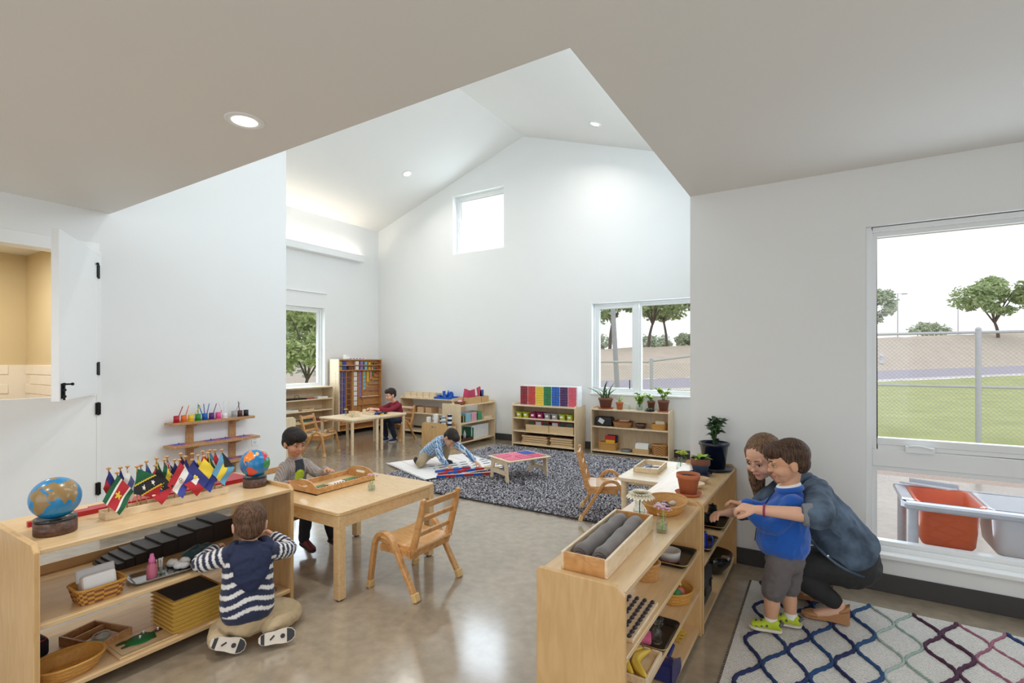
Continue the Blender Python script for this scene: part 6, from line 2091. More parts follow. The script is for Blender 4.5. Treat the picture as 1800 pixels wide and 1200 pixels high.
# small white work mat the boy kneels on, lying on the shag
def mat_fn(nx, ny, base):
    return base
wm = thing('work_mat', 'white cotton work mat under the kneeling boy in plaid', 'mat', (-4.42, 5.42, .030), math.atan2(4.565 - 5.0, -3.934 + 5.005))
WX, WY = .60, .62
mb = MB()
def wcol(s, t):
    # dashes on the far half, faint pink lines on the near left part
    if s > .40 and t > .28 and (int(s * 26) % 3 == 0) and (int(t * 22 + s * 9) % 3 != 0): return rgb(44, 50, 84)
    if s < .4 and int(t * 40) % 6 == 0: return rgb(232, 196, 204)
    return rgb(236, 233, 230)
mb.grid(lambda s, t: (-WX + 2 * WX * s, -WY + 2 * WY * t, .004 + .004 * math.sin(s * 14 + t * 5) * math.sin(t * 9)), 80, 60, colfn=wcol)
mb.build('cloth', M_CLOTHP, wm)
mb = MB()
for k in range(60):
    s = k / 59
    for e in (-1, 1):
        mb.cyl((-WX + 2 * WX * s, e * WY, .006), (-WX + 2 * WX * s + .006 * math.sin(k), e * (WY + .03), .003), .003, n=4)
fr = mb.build('fringe', M_WHITEC, wm)
fr['kind'] = 'stuff'
def number_rod(label, p0, p1, n, z, first=0):
    p0, p1 = Vector((*p0, z)), Vector((*p1, z))
    o = thing('number_rod', label, 'rod', p0, math.atan2(p1.y - p0.y, p1.x - p0.x), 'red and blue number rods')
    L_ = (p1 - p0).length
    for k in range(n):
        MB().box(L_ * k / n, -.0125, 0, L_ * (k + 1) / n, .0125, .025).build('segment', M_RED if (k + first) % 2 else M_BLUE, o, bevel=.001)
    return o
number_rod('longest red and blue number rod along the front edge of the work mat', (-4.02, 4.72), (-3.40, 5.40), 8, .042, 0)
number_rod('second number rod lying across the work mat', (-4.10, 4.84), (-3.80, 5.42), 5, .042, 1)
number_rod('short number rod beside the plaid boy hand', (-4.22, 4.93), (-3.98, 5.36), 4, .042, 0)
o = thing('wooden_strip', 'plain wooden strip lying between the number rods', 'strip', (-4.05, 4.80, .042), math.atan2(.64, .55))
MB().box(0, -.012, 0, .84, .012, .012).build('strip', M_PALEWOOD, o)
o = thing('wooden_rod_box', 'low wooden block at the plaid boy reaching hand', 'block', (-3.74, 5.52, .042), .5)
MB().box(-.1, -.03, 0, .1, .03, .03).build('block', M_PALEWOOD, o, bevel=.002)

# cards on the folding floor table
for k, (dx, dy, c, lb) in enumerate(((-.19, -.11, (226, 106, 140), 'pink number card at the near left of the floor table'), (-.19, .11, (222, 100, 134), 'pink number card at the far left of the floor table'), (.0, -.11, (214, 92, 128), 'pink number card in the near middle of the floor table'), (.0, .11, (230, 116, 146), 'pink number card in the far middle of the floor table'), (.19, -.11, (206, 84, 120), 'pink number card at the near right of the floor table'), (.19, .11, (40, 80, 170), 'blue number card at the far right of the floor table'))):
    M4 = Matrix.Rotation(math.atan2(0.55, 0.24), 3, 'Z')
    p = M4 @ Vector((dx, dy, 0))
    o = thing('number_card', lb, 'card', (-3.24 + p.x, 5.396 + p.y, .2825), math.atan2(0.55, 0.24), 'number cards on the floor table')
    MB().box(-.085, -.095, 0, .085, .095, .006).build('card', flat(*c), o, bevel=.001)
    MB().tube([(-.03, -.03, .0065), (.0, .03, .0065), (.03, -.02, .0065)], .004, 4).build('figure', flat(*[min(255, int(v * 1.25)) for v in c]), o)

# patterned rug by the right window
gr = thing('lattice_rug', 'cream woven rug with coloured wavy lattice by the right window', 'rug', (-.40, 3.72, 0))
GX, GY = 2.3, 1.9       # extends right (+x) and towards the viewer (-y)
m, nt, b, L = new_mat('ribbed_cream_weave')
tc = nt.nodes.new('ShaderNodeTexCoord')
wv = nt.nodes.new('ShaderNodeTexWave')
wv.wave_type = 'BANDS'; wv.bands_direction = 'Y'
wv.inputs['Scale'].default_value = 26
wv.inputs['Distortion'].default_value = 1.5
wv.inputs['Detail'].default_value = 2
wv.inputs['Detail Scale'].default_value = 8
L.new(tc.outputs['Object'], wv.inputs['Vector'])
cr = nt.nodes.new('ShaderNodeValToRGB')
cr.color_ramp.elements[0].position = .05; cr.color_ramp.elements[0].color = rgb(80, 76, 78)
cr.color_ramp.elements[1].position = .30; cr.color_ramp.elements[1].color = rgb(238, 234, 226)
L.new(wv.outputs['Fac'], cr.inputs['Fac'])
L.new(cr.outputs['Color'], b.inputs['Base Color'])
b.inputs['Roughness'].default_value = .95
bp = nt.nodes.new('ShaderNodeBump'); bp.inputs['Strength'].default_value = .5; bp.inputs['Distance'].default_value = .004
L.new(wv.outputs['Fac'], bp.inputs['Height']); L.new(bp.outputs['Normal'], b.inputs['Normal'])
M_RIB = m
MB().grid(lambda s, t: (GX * s, -GY * t, .008 + .002 * math.sin(s * 40) * math.sin(t * 9)), 60, 40).build('weave', M_RIB, gr)
MB().box(0, -GY, 0.0, GX, 0, .006).build('backing', mat('rug_backing_cream', (190, 184, 172), .95, var=.05), gr)
mb = MB()
for k in range(95):
    mb.cyl((0, -GY * k / 94, .006), (-.014, -GY * k / 94 + .002 * math.sin(k), .003), .003, n=4, caps=False)
fr = mb.build('edge_cords', mat('dark_cord', (110, 104, 100), .9), gr)
fr['kind'] = 'stuff'
YC = [(34, 44, 84), (30, 56, 96), (34, 48, 92), (30, 66, 112), (32, 40, 82), (40, 74, 116), (160, 176, 168), (150, 170, 160), (72, 40, 62), (78, 44, 66), (150, 96, 116), (158, 104, 120), (36, 62, 108), (34, 58, 104), (214, 174, 84), (210, 170, 80), (160, 176, 168), (164, 180, 170), (30, 70, 120), (34, 74, 124)]
per = .40
for k in range(20):
    x0 = .10 + .100 * k
    sg = 1 if k % 2 else -1
    pts = []
    for q in range(int(GY / .02) + 1):
        y = -q * .02 - .01
        if y < -GY: break
        x = x0 + sg * .046 * math.cos(2 * PI * y / per)
        pts.append(Vector((x, y, .0105 + .002 * math.sin(q * 2.1))))
    thick = .0105 if YC[k][0] < 100 else .0075
    MB().tube(pts, [thick * (1 + .22 * math.sin(q * 2.6)) for q in range(len(pts))], 6).build('yarn_line', mat('yarn_%02x%02x%02x' % YC[k], YC[k], .95, var=.25, scale=80), gr)
# ================================================================ people
DG = None
def remeshed(mb, name, m, parent, voxel=.005, smooth=4, fold=0.0, fscale=18.0, colfn=None, seed=0.0, fstretch=(1, 1, 1)):
    """weld overlapping closed volumes of mb into one continuous smooth surface"""
    me = bpy.data.meshes.new(name)
    me.from_pydata(mb.v, [], mb.f)
    me.update()
    tmp = bpy.data.objects.new(name + '_tmp', me)
    COL.objects.link(tmp)
    r = tmp.modifiers.new('r', 'REMESH')
    r.mode = 'VOXEL'
    r.voxel_size = voxel
    if smooth:
        s = tmp.modifiers.new('s', 'SMOOTH')
        s.factor = 0.5
        s.iterations = smooth
    dg = bpy.context.evaluated_depsgraph_get()
    ev = tmp.evaluated_get(dg)
    out = bpy.data.meshes.new_from_object(ev)
    bpy.data.objects.remove(tmp)
    bpy.data.meshes.remove(me)
    out.name = name
    n = len(out.vertices)
    co = np.empty(n * 3, dtype=np.float64); out.vertices.foreach_get('co', co); co = co.reshape(-1, 3)
    if fold:
        no = np.empty(n * 3, dtype=np.float64); out.vertices.foreach_get('normal', no); no = no.reshape(-1, 3)
        d = np.empty(n)
        sx, sy, sz = fstretch
        for i in range(n):
            p = Vector((co[i, 0] * fscale * sx + seed, co[i, 1] * fscale * sy, co[i, 2] * fscale * sz))
            a = noise.noise(p)
            d[i] = (1 - abs(a) * 2.4) * .6 + noise.noise(p * 2.3) * .4
        co = co + no * (d * fold)[:, None]
        out.vertices.foreach_set('co', co.reshape(-1))
    if colfn is not None:
        at = out.attributes.new('Col', 'FLOAT_COLOR', 'POINT')
        buf = np.empty((n, 4))
        for i in range(n):
            buf[i] = colfn(Vector(co[i]))
        at.data.foreach_set('color', buf.reshape(-1))
    out.polygons.foreach_set('use_smooth', [True] * len(out.polygons))
    out.materials.clear()
    out.materials.append(m)
    out.update()
    o = bpy.data.objects.new(name, out)
    COL.objects.link(o)
    if parent:
        o.parent = parent
    return o

def limb(mb, pts, rads, k=5, n=14):
    """capsule chain through pts with tapering radii"""
    P = catmull(pts, k)
    m = len(pts)
    R_ = []
    for i in range(len(P)):
        t = i / k
        a = min(int(t), m - 2)
        R_.append(rads[a] + (rads[a + 1] - rads[a]) * (t - a))
    mb.tube(P, R_, n)
    mb.sph(P[0], R_[0], n, 8)
    mb.sph(P[-1], R_[-1], n, 8)
    for p, r in zip(pts[1:-1], rads[1:-1]):
        mb.sph(p, r, n, 8)

def body_loft(mb, secs, right, k=5, n=24, e=2.3):
    """torso: sections (centre, half width, half depth), 'right' the side axis"""
    C = catmull([s[0] for s in secs], k)
    m = len(secs)
    def val(i, q):
        t = i / k
        a = min(int(t), m - 2)
        f = t - a
        f = f * f * (3 - 2 * f)
        return secs[a][q] + (secs[a + 1][q] - secs[a][q]) * f
    rings = []
    L_ = len(C)
    right = [Vector(r).normalized() for r in right] if isinstance(right, list) else [Vector(right).normalized()] * m
    for i, c in enumerate(C):
        d = (C[min(i + 1, L_ - 1)] - C[max(i - 1, 0)]).normalized()
        t = i / k; a = min(int(t), m - 2)
        rr = right[a].lerp(right[a + 1], t - a)
        rr = (rr - d * rr.dot(d)).normalized()
        ff = d.cross(rr)
        rx, ry = val(i, 1), val(i, 2)
        rings.append((c, d, rr, ff, rx, ry))
    def ring(c, rr, ff, rx, ry):
        return [c + rr * (rx * sup(2 * PI * q / n, e)[0]) + ff * (ry * sup(2 * PI * q / n, e)[1]) for q in range(n)]
    out = []
    c, d, rr, ff, rx, ry = rings[0]
    rc = min(rx, ry)
    for a in (.25, .6, .88):
        out.append(ring(c - d * rc * .55 * math.sqrt(max(0, 1 - a * a)), rr, ff, rx * a, ry * a))
    for c, d, rr, ff, rx, ry in rings:
        out.append(ring(c, rr, ff, rx, ry))
    rc = min(rx, ry)
    for a in (.88, .6, .25):
        out.append(ring(c + d * rc * .55 * math.sqrt(max(0, 1 - a * a)), rr, ff, rx * a, ry * a))
    loft(mb, out)

def ellip(mb, c, f, u, radii, n=20, m=12):
    """ellipsoid with axes (right, f, u) and radii (rx, rf, ru)"""
    f = Vector(f).normalized(); u = Vector(u)
    r = f.cross(u).normalized(); u = r.cross(f).normalized()
    M = Matrix((r, f, u)).transposed()
    mb.sph(c, 1.0, n, m, s=radii, rot=M)

SKIN = {}
def skin_mat(name, col):
    m = mat(name, col, .5, var=.05, scale=22, bump=.02, bscale=200)
    b = m.node_tree.nodes['Principled BSDF']
    b.inputs['Subsurface Weight'].default_value = .12
    b.inputs['Subsurface Radius'].default_value = (.02, .008, .004)
    b.inputs['Subsurface Scale'].default_value = .3
    return m
def hair_mat(name, dark, light):
    m, nt, b, L = new_mat(name)
    tc = nt.nodes.new('ShaderNodeTexCoord')
    mp = nt.nodes.new('ShaderNodeMapping'); mp.inputs['Scale'].default_value = (1.0, 1.0, .12)
    L.new(tc.outputs['Object'], mp.inputs['Vector'])
    nz = nt.nodes.new('ShaderNodeTexNoise'); nz.inputs['Scale'].default_value = 150; nz.inputs['Detail'].default_value = 3
    L.new(mp.outputs['Vector'], nz.inputs['Vector'])
    cr = nt.nodes.new('ShaderNodeValToRGB')
    cr.color_ramp.elements[0].position = .35; cr.color_ramp.elements[0].color = rgb(*dark)
    cr.color_ramp.elements[1].position = .68; cr.color_ramp.elements[1].color = rgb(*light)
    L.new(nz.outputs['Fac'], cr.inputs['Fac']); L.new(cr.outputs['Color'], b.inputs['Base Color'])
    b.inputs['Roughness'].default_value = .62
    b.inputs['Specular IOR Level'].default_value = .25
    bp = nt.nodes.new('ShaderNodeBump'); bp.inputs['Strength'].default_value = .6; bp.inputs['Distance'].default_value = .003
    L.new(nz.outputs['Fac'], bp.inputs['Height']); L.new(bp.outputs['Normal'], b.inputs['Normal'])
    return m
M_EYEW = mat('eye_white', (232, 228, 222), .25)
M_EYED = mat('eye_dark', (44, 30, 24), .15)
M_LIP = mat('lip', (186, 104, 98), .4, var=.05, scale=40)

class Person:
    def __init__(self, label, base):
        self.o = Vector(base)
        self.root = thing('person', label, 'person', base)
        self.skin = MB()
        self.turn, self.pivot = 0.0, Vector((0, 0, 0))
    def D(self, v):
        return Matrix.Rotation(self.turn, 3, 'Z') @ Vector(v)
    def P(self, *a):
        p = Vector(a[0]) if len(a) == 1 else Vector(a)
        if self.turn:
            p = self.pivot + Matrix.Rotation(self.turn, 3, 'Z') @ (p - self.pivot)
        return p - self.o
    def head(self, c, f, u=(0, 0, 1), s=1.0, neck=None, neck_r=.038, hair=None, brow=None, eye_open=.6, cap=None, mouth=True, jaw=1.0):
        """head centred at c looking along f; s scales a .20 m high head"""
        c = self.P(c); f = Vector(f).normalized(); u0 = Vector(u)
        r = f.cross(u0).normalized(); u_ = r.cross(f).normalized()
        at = lambda x, y, z: c + r * (x * s) + f * (y * s) + u_ * (z * s)
        S = self.skin
        E = lambda x, y, z, a, b_, c_: ellip(S, at(x, y, z), f, u_, (a * s, b_ * s, c_ * s))
        E(0, -.008, .022, .071, .088, .080)
        E(0, .018, -.030, .059, .062, .062)
        E(0, .030, -.058, .046 * jaw, .046, .040)
        E(0, .056, -.082, .020, .018, .016)
        for sx in (-1, 1):
            E(sx * .031, .050, -.036, .027, .026, .026)
            E(sx * .028, .072, .016, .022, .008, .007)
            E(sx * .073, -.006, -.016, .009, .017, .027)
            E(sx * .077, -.010, -.004, .007, .014, .014)
        E(0, .081, -.012, .008, .010, .020)
        E(0, .089, -.030, .012, .011, .010)
        E(0, .072, -.058, .019, .010, .010)
        if neck is not None:
            limb(S, [at(0, -.018, -.045), self.P(neck)], [neck_r * s, neck_r * 1.06 * s])
        for sx in (-1, 1):
            mb = MB()
            ellip(mb, at(sx * .0275, .0700, -.006), f, u_, (.0115 * s, .0072 * s, .0058 * eye_open / .6 * s), 14, 8)
            ew = mb.build('eye', M_EYEW, self.root)
            mb = MB()
            ellip(mb, at(sx * .0275, .0742, -.0072), f, u_, (.0060 * s, .0042 * s, .0052 * s), 12, 8)
            mb.build('iris', M_EYED, ew)
            if brow:
                pts = [at(sx * .014, .083, .017), at(sx * .027, .081, .0215), at(sx * .041, .070, .017)]
                MB().tube(catmull(pts, 4), [.0028 * s] * 9, 6, flat=(1, 1)).build('eyebrow', brow, self.root)
            pts = [at(sx * .015, .0775, -.003), at(sx * .0275, .0805, .0025), at(sx * .041, .070, -.003)]
            MB().tube(catmull(pts, 4), [.0017 * s] * 9, 5).build('eyelash', M_EYED, self.root)
        if mouth:
            mb = MB()
            pts = [at(-.020, .0735, -.0575), at(-.008, .0815, -.0555), at(0, .0825, -.0565), at(.008, .0815, -.0555), at(.020, .0735, -.0575)]
            mb.tube(catmull(pts, 3), [.0018 * s] + [.0034 * s] * 11 + [.0018 * s], 6)
            mb.build('lips', M_LIP, self.root)
        self.at = at; self.hf, self.hu, self.hr, self.hs = f, u_, r, s
        return at
    def hair(self, m, pieces, fold=.004, fscale=60, voxel=.005, smooth=3):
        """pieces in head units: (x, y, z, rx, ry, rz)"""
        mb = MB()
        for x, y, z, a, b_, c_ in pieces:
            ellip(mb, self.at(x, y, z), self.hf, self.hu, (a * self.hs, b_ * self.hs, c_ * self.hs), 24, 14)
        return remeshed(mb, 'hair', m, self.root, voxel, smooth, fold * .7, fscale, None, 0, (1, 1, .22))
    def hand(self, wrist, d, nrm, thumb_side=1, s=1.0, curl=.5, spread=.12, wrist_r=.018):
        """hand at wrist pointing along d, palm facing nrm; thumb on side +-1 of d x nrm"""
        w = self.P(wrist); d = Vector(d).normalized(); nrm = Vector(nrm)
        nrm = (nrm - d * nrm.dot(d)).normalized(); lat = d.cross(nrm).normalized() * thumb_side
        S = self.skin
        body_loft(S, [(w, wrist_r * s, wrist_r * .8 * s), (w + d * .022 * s, .021 * s, .0125 * s), (w + d * .050 * s, .025 * s, .0115 * s), (w + d * .058 * s, .0235 * s, .0095 * s)], lat, 4, 16)
        for k, (off, L_) in enumerate(((.0185, .042), (.0065, .047), (-.006, .044), (-.0175, .035))):
            b0 = w + d * (.052 - .003 * abs(k - 1)) * s + lat * off * s
            a = (1.5 - k) * spread
            dd = (d * math.cos(a) + lat * math.sin(a)).normalized()
            p = [b0]
            ang = 0
            for j, fr in enumerate((.42, .33, .25)):
                ang += curl * (.7, 1.0, .8)[j]
                p.append(p[-1] + (dd * math.cos(ang) + nrm * math.sin(ang)) * (L_ * fr * s))
            limb(S, [b0 - dd * .012 * s] + p, [.0072 * s, .0072 * s, .0068 * s, .0062 * s, .0054 * s], 3, 10)
        b0 = w + d * .014 * s + lat * .017 * s
        t1 = b0 + (d * .62 + lat * .62 + nrm * .35).normalized() * .026 * s
        t2 = t1 + (d * .85 + lat * .25 + nrm * (.3 + curl * .4)).normalized() * .021 * s
        t3 = t2 + (d * .95 - lat * .05 + nrm * (.2 + curl * .6)).normalized() * .015 * s
        limb(S, [w + d * .010 * s + lat * .006 * s, b0, t1, t2, t3], [.010 * s, .0105 * s, .0085 * s, .0075 * s, .006 * s], 3, 10)
    def finish(self, m, voxel=.0045, smooth=3):
        return remeshed(self.skin, 'body', m, self.root, voxel, smooth)
    def shoe(self, heel, d, up, L_, W_, H_, m_up, m_sole, m_toe=None, name='shoe', shaft=True, sole_t=.018, collar=None):
        """heel: back of the sole; d: towards the toe; up: away from the sole"""
        h = self.P(heel); d = Vector(d).normalized(); u = Vector(up); u = (u - d * u.dot(d)).normalized(); r = d.cross(u).normalized()
        at = lambda x, y, z: h + r * x + d * y + u * z
        outline = []
        for t, w in ((0, .30), (.06, .62), (.2, .80), (.45, .80), (.65, .96), (.8, .98), (.92, .78), (1.0, .35)):
            outline.append((w * W_ / 2, t * L_))
        poly = outline + [(-x, y) for x, y in reversed(outline)]
        mb = MB()
        mb.prism(poly, lambda a, b_, q: at(a, b_, q), 0, sole_t)
        so = None
        up_mb = MB()
        secs = [(.04, .66, .62), (.18, .80, .95), (.34, .80, 1.0), (.5, .80, .80), (.66, .90, .60), (.82, .90, .50), (.93, .70, .40)]
        rings = []
        for t, w, hh in secs:
            ring = []
            for q in range(16):
                a = 2 * PI * q / 16
                x = w * W_ / 2 * sup(a, 2.4)[0]
                z = sole_t * .6 + (hh * H_) * (.5 + .5 * sup(a, 2.4)[1])
                ring.append(at(x, t * L_, z))
            rings.append(ring)
        loft(up_mb, rings)
        o = remeshed(up_mb, name, m_up, self.root, .005, 3)
        so = mb.build('sole', m_sole, o, bevel=.004, recalc=True)
        if m_toe:
            tm = MB()
            tp = [(x * 1.0, y) for x, y in outline if y > .78 * L_]
            tp = [(.97 * W_ / 2, .78 * L_)] + tp
            pl = tp + [(-x, y) for x, y in reversed(tp)]
            tm.prism(pl, lambda a, b_, q: at(a * 1.01, b_ * 1.004, q), -.0015, sole_t + .004)
            tm.prism([(x * 1.0, y) for x, y in ((.62 * W_ / 2, .06 * L_ - .004), (.8 * W_ / 2, .14 * L_), (-.8 * W_ / 2, .14 * L_), (-.62 * W_ / 2, .06 * L_ - .004))], lambda a, b_, q: at(a * 1.01, b_, q), -.0015, sole_t + .004)
            tm.cyl(at(.0, .66 * L_, -.0025), at(.0, .66 * L_, .001), W_ * .17, n=14)
            tm.bar(at(-.008, .30 * L_, -.0012), at(.01, .42 * L_, -.0012), .008, .002, up=u)
            tm.build('tread', m_toe, o, recalc=True)
        return o

SK_LIGHT = skin_mat('skin_light', (226, 178, 150))
SK_TAN = skin_mat('skin_tan', (196, 142, 110))
SK_MED = skin_mat('skin_medium', (214, 164, 132))
M_KHAKI = mat('khaki_cotton', (196, 174, 138), .9, var=.1, scale=30, bump=.1, bscale=300, sheen=.1)
M_NAVYC = mat('navy_cotton', (34, 42, 72), .9, var=.12, scale=40, bump=.1, bscale=300)
M_SOLEG = mat('dark_rubber', (58, 58, 62), .7, var=.1, scale=30)
M_CREAMR = mat('cream_rubber', (226, 216, 202), .7, var=.06, scale=20)
HB_BROWN = hair_mat('brown_hair', (58, 40, 30), (118, 88, 66))
HB_BLACK = hair_mat('black_hair', (20, 17, 17), (52, 44, 42))
HB_DBROWN = hair_mat('dark_brown_hair', (48, 34, 27), (98, 74, 58))
HB_LONG = hair_mat('long_brown_hair', (76, 56, 42), (150, 118, 92))
HB_BLACK2 = hair_mat('soft_black_hair', (26, 22, 20), (66, 56, 50))

def lerp(a, b, t):
    return Vector(a).lerp(Vector(b), t)

# ---------------------------------------------------------------- boy kneeling at the globe shelf, seen from behind
p = Person('boy in navy and white striped hooded top kneeling at the globe shelf', (-2.50, 1.52, 0))
P = p.P
p.turn, p.pivot = RAD(-25), Vector((-2.585, 1.52, 0))
SDV = p.D((0, 1, 0))
hc = (-2.665, 1.528, .603)
p.head(hc, p.D((-1, .05, -.28)), (0, .02, 1), 1.05, neck=(-2.635, 1.525, .485), neck_r=.036, brow=None, eye_open=.5)
shL, shR = (-2.605, 1.405, .478), (-2.605, 1.640, .462)
elL, wrL = (-2.655, 1.300, .440), (-2.805, 1.375, .458)
elR, wrR = (-2.665, 1.725, .425), (-2.79, 1.665, .475)
body_loft(p.skin, [(P(-2.575, 1.52, .15), .085, .07), (P(-2.59, 1.52, .28), .08, .062), (P(-2.61, 1.525, .40), .085, .062), (P(-2.635, 1.53, .48), .045, .042)], SDV)
limb(p.skin, [P(shL), P(elL), P(wrL)], [.026, .023, .017]); limb(p.skin, [P(shR), P(elR), P(wrR)], [.026, .023, .017])
p.hand(wrL, p.D((-.95, .3, -.1)), (.2, .3, -.9), 1, .95, .45); p.hand(wrR, p.D((-.8, -.4, .2)), (.2, -.6, -.6), -1, .95, .6)
p.turn = 0
hpL, knL, anL = (-2.60, 1.465, .125), (-2.69, 1.425, .075), (-2.60, 1.36, .075)
hpR, knR, anR = (-2.585, 1.60, .125), (-2.575, 1.765, .065), (-2.475, 1.545, .075)
limb(p.skin, [P(hpL), P(knL), P(lerp(knL, anL, .7))], [.05, .036, .026]); limb(p.skin, [P(hpR), P(knR), P(lerp(knR, anR, .6))], [.05, .036, .026])
p.finish(SK_LIGHT)
p.hair(HB_BROWN, [(0, -.022, .030, .0795, .090, .082), (0, -.052, -.012, .070, .052, .066), (0, -.060, -.036, .054, .036, .044), (0, .02, .060, .06, .07, .052)], .003, 80)
# striped hooded top
p.turn = RAD(-25)
mb = MB()
body_loft(mb, [(P(-2.56, 1.508, .165), .124, .092), (P(-2.57, 1.508, .23), .128, .094), (P(-2.59, 1.512, .34), .122, .084), (P(-2.61, 1.516, .445), .114, .076), (P(-2.625, 1.528, .495), .072, .056)], SDV)
limb(mb, [P(shL) + Vector((0, .02, -.01)), P(elL), P(lerp(elL, wrL, .86))], [.050, .043, .031])
limb(mb, [P(shR) + Vector((0, -.02, -.01)), P(elR), P(lerp(elR, wrR, .86))], [.050, .043, .031])
NAVY, CREAM = rgb(32, 40, 70), rgb(228, 226, 224)
def stripes(v):
    q = p.pivot + Matrix.Rotation(RAD(25), 3, 'Z') @ (v + p.o - p.pivot)
    # sleeves carry stripes across the arm, the trunk level stripes dipping at the middle
    for a, b_ in ((shL, elL), (elL, wrL), (shR, elR), (elR, wrR)):
        A, B = Vector(a), Vector(b_)
        t = (q - A).dot(B - A) / (B - A).length_squared
        dd = (q - A - (B - A) * t).length
        out = (q.y < 1.408 or q.y > 1.636)
        if out and -.1 < t < 1.05 and dd < .06:
            k = (t * (B - A).length + (.02 if a in (elL, elR) else 0)) / .030
            return CREAM if (k % 1) < .45 else NAVY
    z = q.z - .035 * (1 - min(1, abs(q.y - 1.522) / .12)) * -1
    if q.z < .185 or q.z > .445: return NAVY
    k = (q.z + .25 * (q.y - 1.522) ** 2 * 6 - .008 * math.sin(q.y * 30)) / .050
    return CREAM if (k % 1) < .42 else NAVY
top = remeshed(mb, 'striped_top', M_CLOTHP, p.root, .006, 4, .005, 16, stripes)
mb = MB()   # hood lying down the back
body_loft(mb, [(P(-2.59, 1.525, .500), .085, .035), (P(-2.548, 1.522, .450), .098, .032), (P(-2.510, 1.520, .37), .078, .026), (P(-2.495, 1.520, .31), .034, .018)], SDV)
limb(mb, [P(-2.58, 1.438, .488), P(-2.625, 1.452, .512), P(-2.685, 1.475, .494)], [.026, .022, .016]); limb(mb, [P(-2.58, 1.612, .486), P(-2.625, 1.606, .51), P(-2.685, 1.58, .494)], [.026, .022, .016])
remeshed(mb, 'hood', M_NAVYC, top, .0055, 3, .006, 22)
p.turn = 0
mb = MB()
body_loft(mb, [(P(-2.585, 1.525, .10), .112, .085), (P(-2.575, 1.524, .15), .112, .088), (P(-2.575, 1.523, .19), .10, .080)], (0, 1, 0))
limb(mb, [P(hpL), P(knL), P(anL)], [.070, .052, .042]); limb(mb, [P(hpR), P(knR) + Vector((.01, -.01, 0)), P(lerp(knR, anR, .82))], [.074, .056, .046])
remeshed(mb, 'trousers', M_KHAKI, p.root, .006, 4, .006, 20)
vw = Vector((.80, -.52, .28))
p.shoe((-2.565, 1.315, .095), (.42, .78, -.36), -vw, .155, .066, .055, M_NAVYC, M_CREAMR, M_SOLEG)
p.shoe((-2.44, 1.485, .062), (.50, .86, -.02), -vw, .165, .066, .055, M_NAVYC, M_CREAMR, M_SOLEG)

# ---------------------------------------------------------------- boy at the front table
p = Person('boy in grey cardigan and green print shirt sitting at the front table', (-3.60, 2.48, 0))
P = p.P
p.head((-3.555, 2.455, .838), (.97, -.04, -.24), (0, 0, 1), 1.0, neck=(-3.585, 2.475, .70), brow=HB_BLACK, eye_open=.45)
shR, shL = (-3.585, 2.365, .655), (-3.580, 2.585, .655)
elL, wrL = (-3.44, 2.60, .575), (-3.255, 2.53, .645)
elR, wrR = (-3.54, 2.29, .47), (-3.44, 2.33, .565)
body_loft(p.skin, [(P(-3.62, 2.48, .37), .085, .065), (P(-3.61, 2.48, .48), .078, .06), (P(-3.59, 2.478, .60), .085, .06), (P(-3.585, 2.476, .67), .045, .042)], (0, 1, 0))
limb(p.skin, [P(shL), P(elL), P(wrL)], [.027, .023, .017]); limb(p.skin, [P(shR), P(elR), P(wrR)], [.027, .023, .017])
p.hand(wrL, (.95, -.2, .1), (-.1, -.2, -.95), -1, 1.0, .25, .18); p.hand(wrR, (.9, .1, .1), (0, 0, -1), 1, 1.0, .5)
hips = ((-3.60, 2.42, .36), (-3.60, 2.54, .36)); kn = ((-3.36, 2.41, .36), (-3.36, 2.56, .36)); an = ((-3.40, 2.43, .12), (-3.28, 2.60, .12))
for h, k, a in zip(hips, kn, an):
    limb(p.skin, [P(h), P(k), P(a)], [.05, .036, .026])
p.finish(SK_TAN)
p.hair(HB_BLACK, [(0, -.018, .036, .083, .096, .086), (0, -.046, -.004, .076, .056, .066), (0, .036, .062, .068, .062, .048)], .003, 90)
mb = MB()
body_loft(mb, [(P(-3.62, 2.48, .36), .10, .08), (P(-3.61, 2.48, .48), .097, .078), (P(-3.592, 2.478, .63), .106, .074), (P(-3.587, 2.476, .695), .07, .054)], (0, 1, 0))
limb(mb, [P(shL) + Vector((0, -.02, -.01)), P(elL), P(lerp(elL, wrL, .8))], [.048, .040, .032]); limb(mb, [P(shR) + Vector((0, .02, -.01)), P(elR), P(lerp(elR, wrR, .8))], [.048, .040, .032])
def cardi(v):
    q = v + p.o
    w = abs(q.y - 2.478 + (q.x + 3.5) * .15)
    if q.x > -3.575 and w < .040 and q.z < .70:
        # printed shirt in the opening
        dz, dy = q.z - .575, q.y - 2.478
        if dz * dz + dy * dy < .048 ** 2: return rgb(190, 214, 40)
        return rgb(44, 46, 54)
    a = math.sin(q.y * 420 + q.z * 40) * .5 + .5
    return rgb(132 + 40 * a, 122 + 40 * a, 116 + 40 * a)
remeshed(mb, 'cardigan', M_CLOTHP, p.root, .005, 4, .005, 20, cardi)
mb = MB()
body_loft(mb, [(P(-3.64, 2.48, .345), .10, .07), (P(-3.61, 2.48, .40), .098, .07)], (0, 1, 0))
for h, k, a in zip(hips, kn, an):
    limb(mb, [P(h), P(k), P(a)], [.066, .05, .04])
remeshed(mb, 'trousers', mat('dark_denim', (40, 44, 58), .9, var=.15, scale=40), p.root, .006, 4, .004, 20)
M_MAROONL = mat('maroon_leather', (110, 44, 52), .5, var=.12, scale=30)
p.shoe((-3.445, 2.43, .065), (.95, .05, -.25), (.25, 0, 1), .165, .065, .06, M_MAROONL, M_SOLEG)
p.shoe((-3.325, 2.60, .065), (.95, .05, -.2), (.2, 0, 1), .165, .065, .06, M_MAROONL, M_SOLEG)

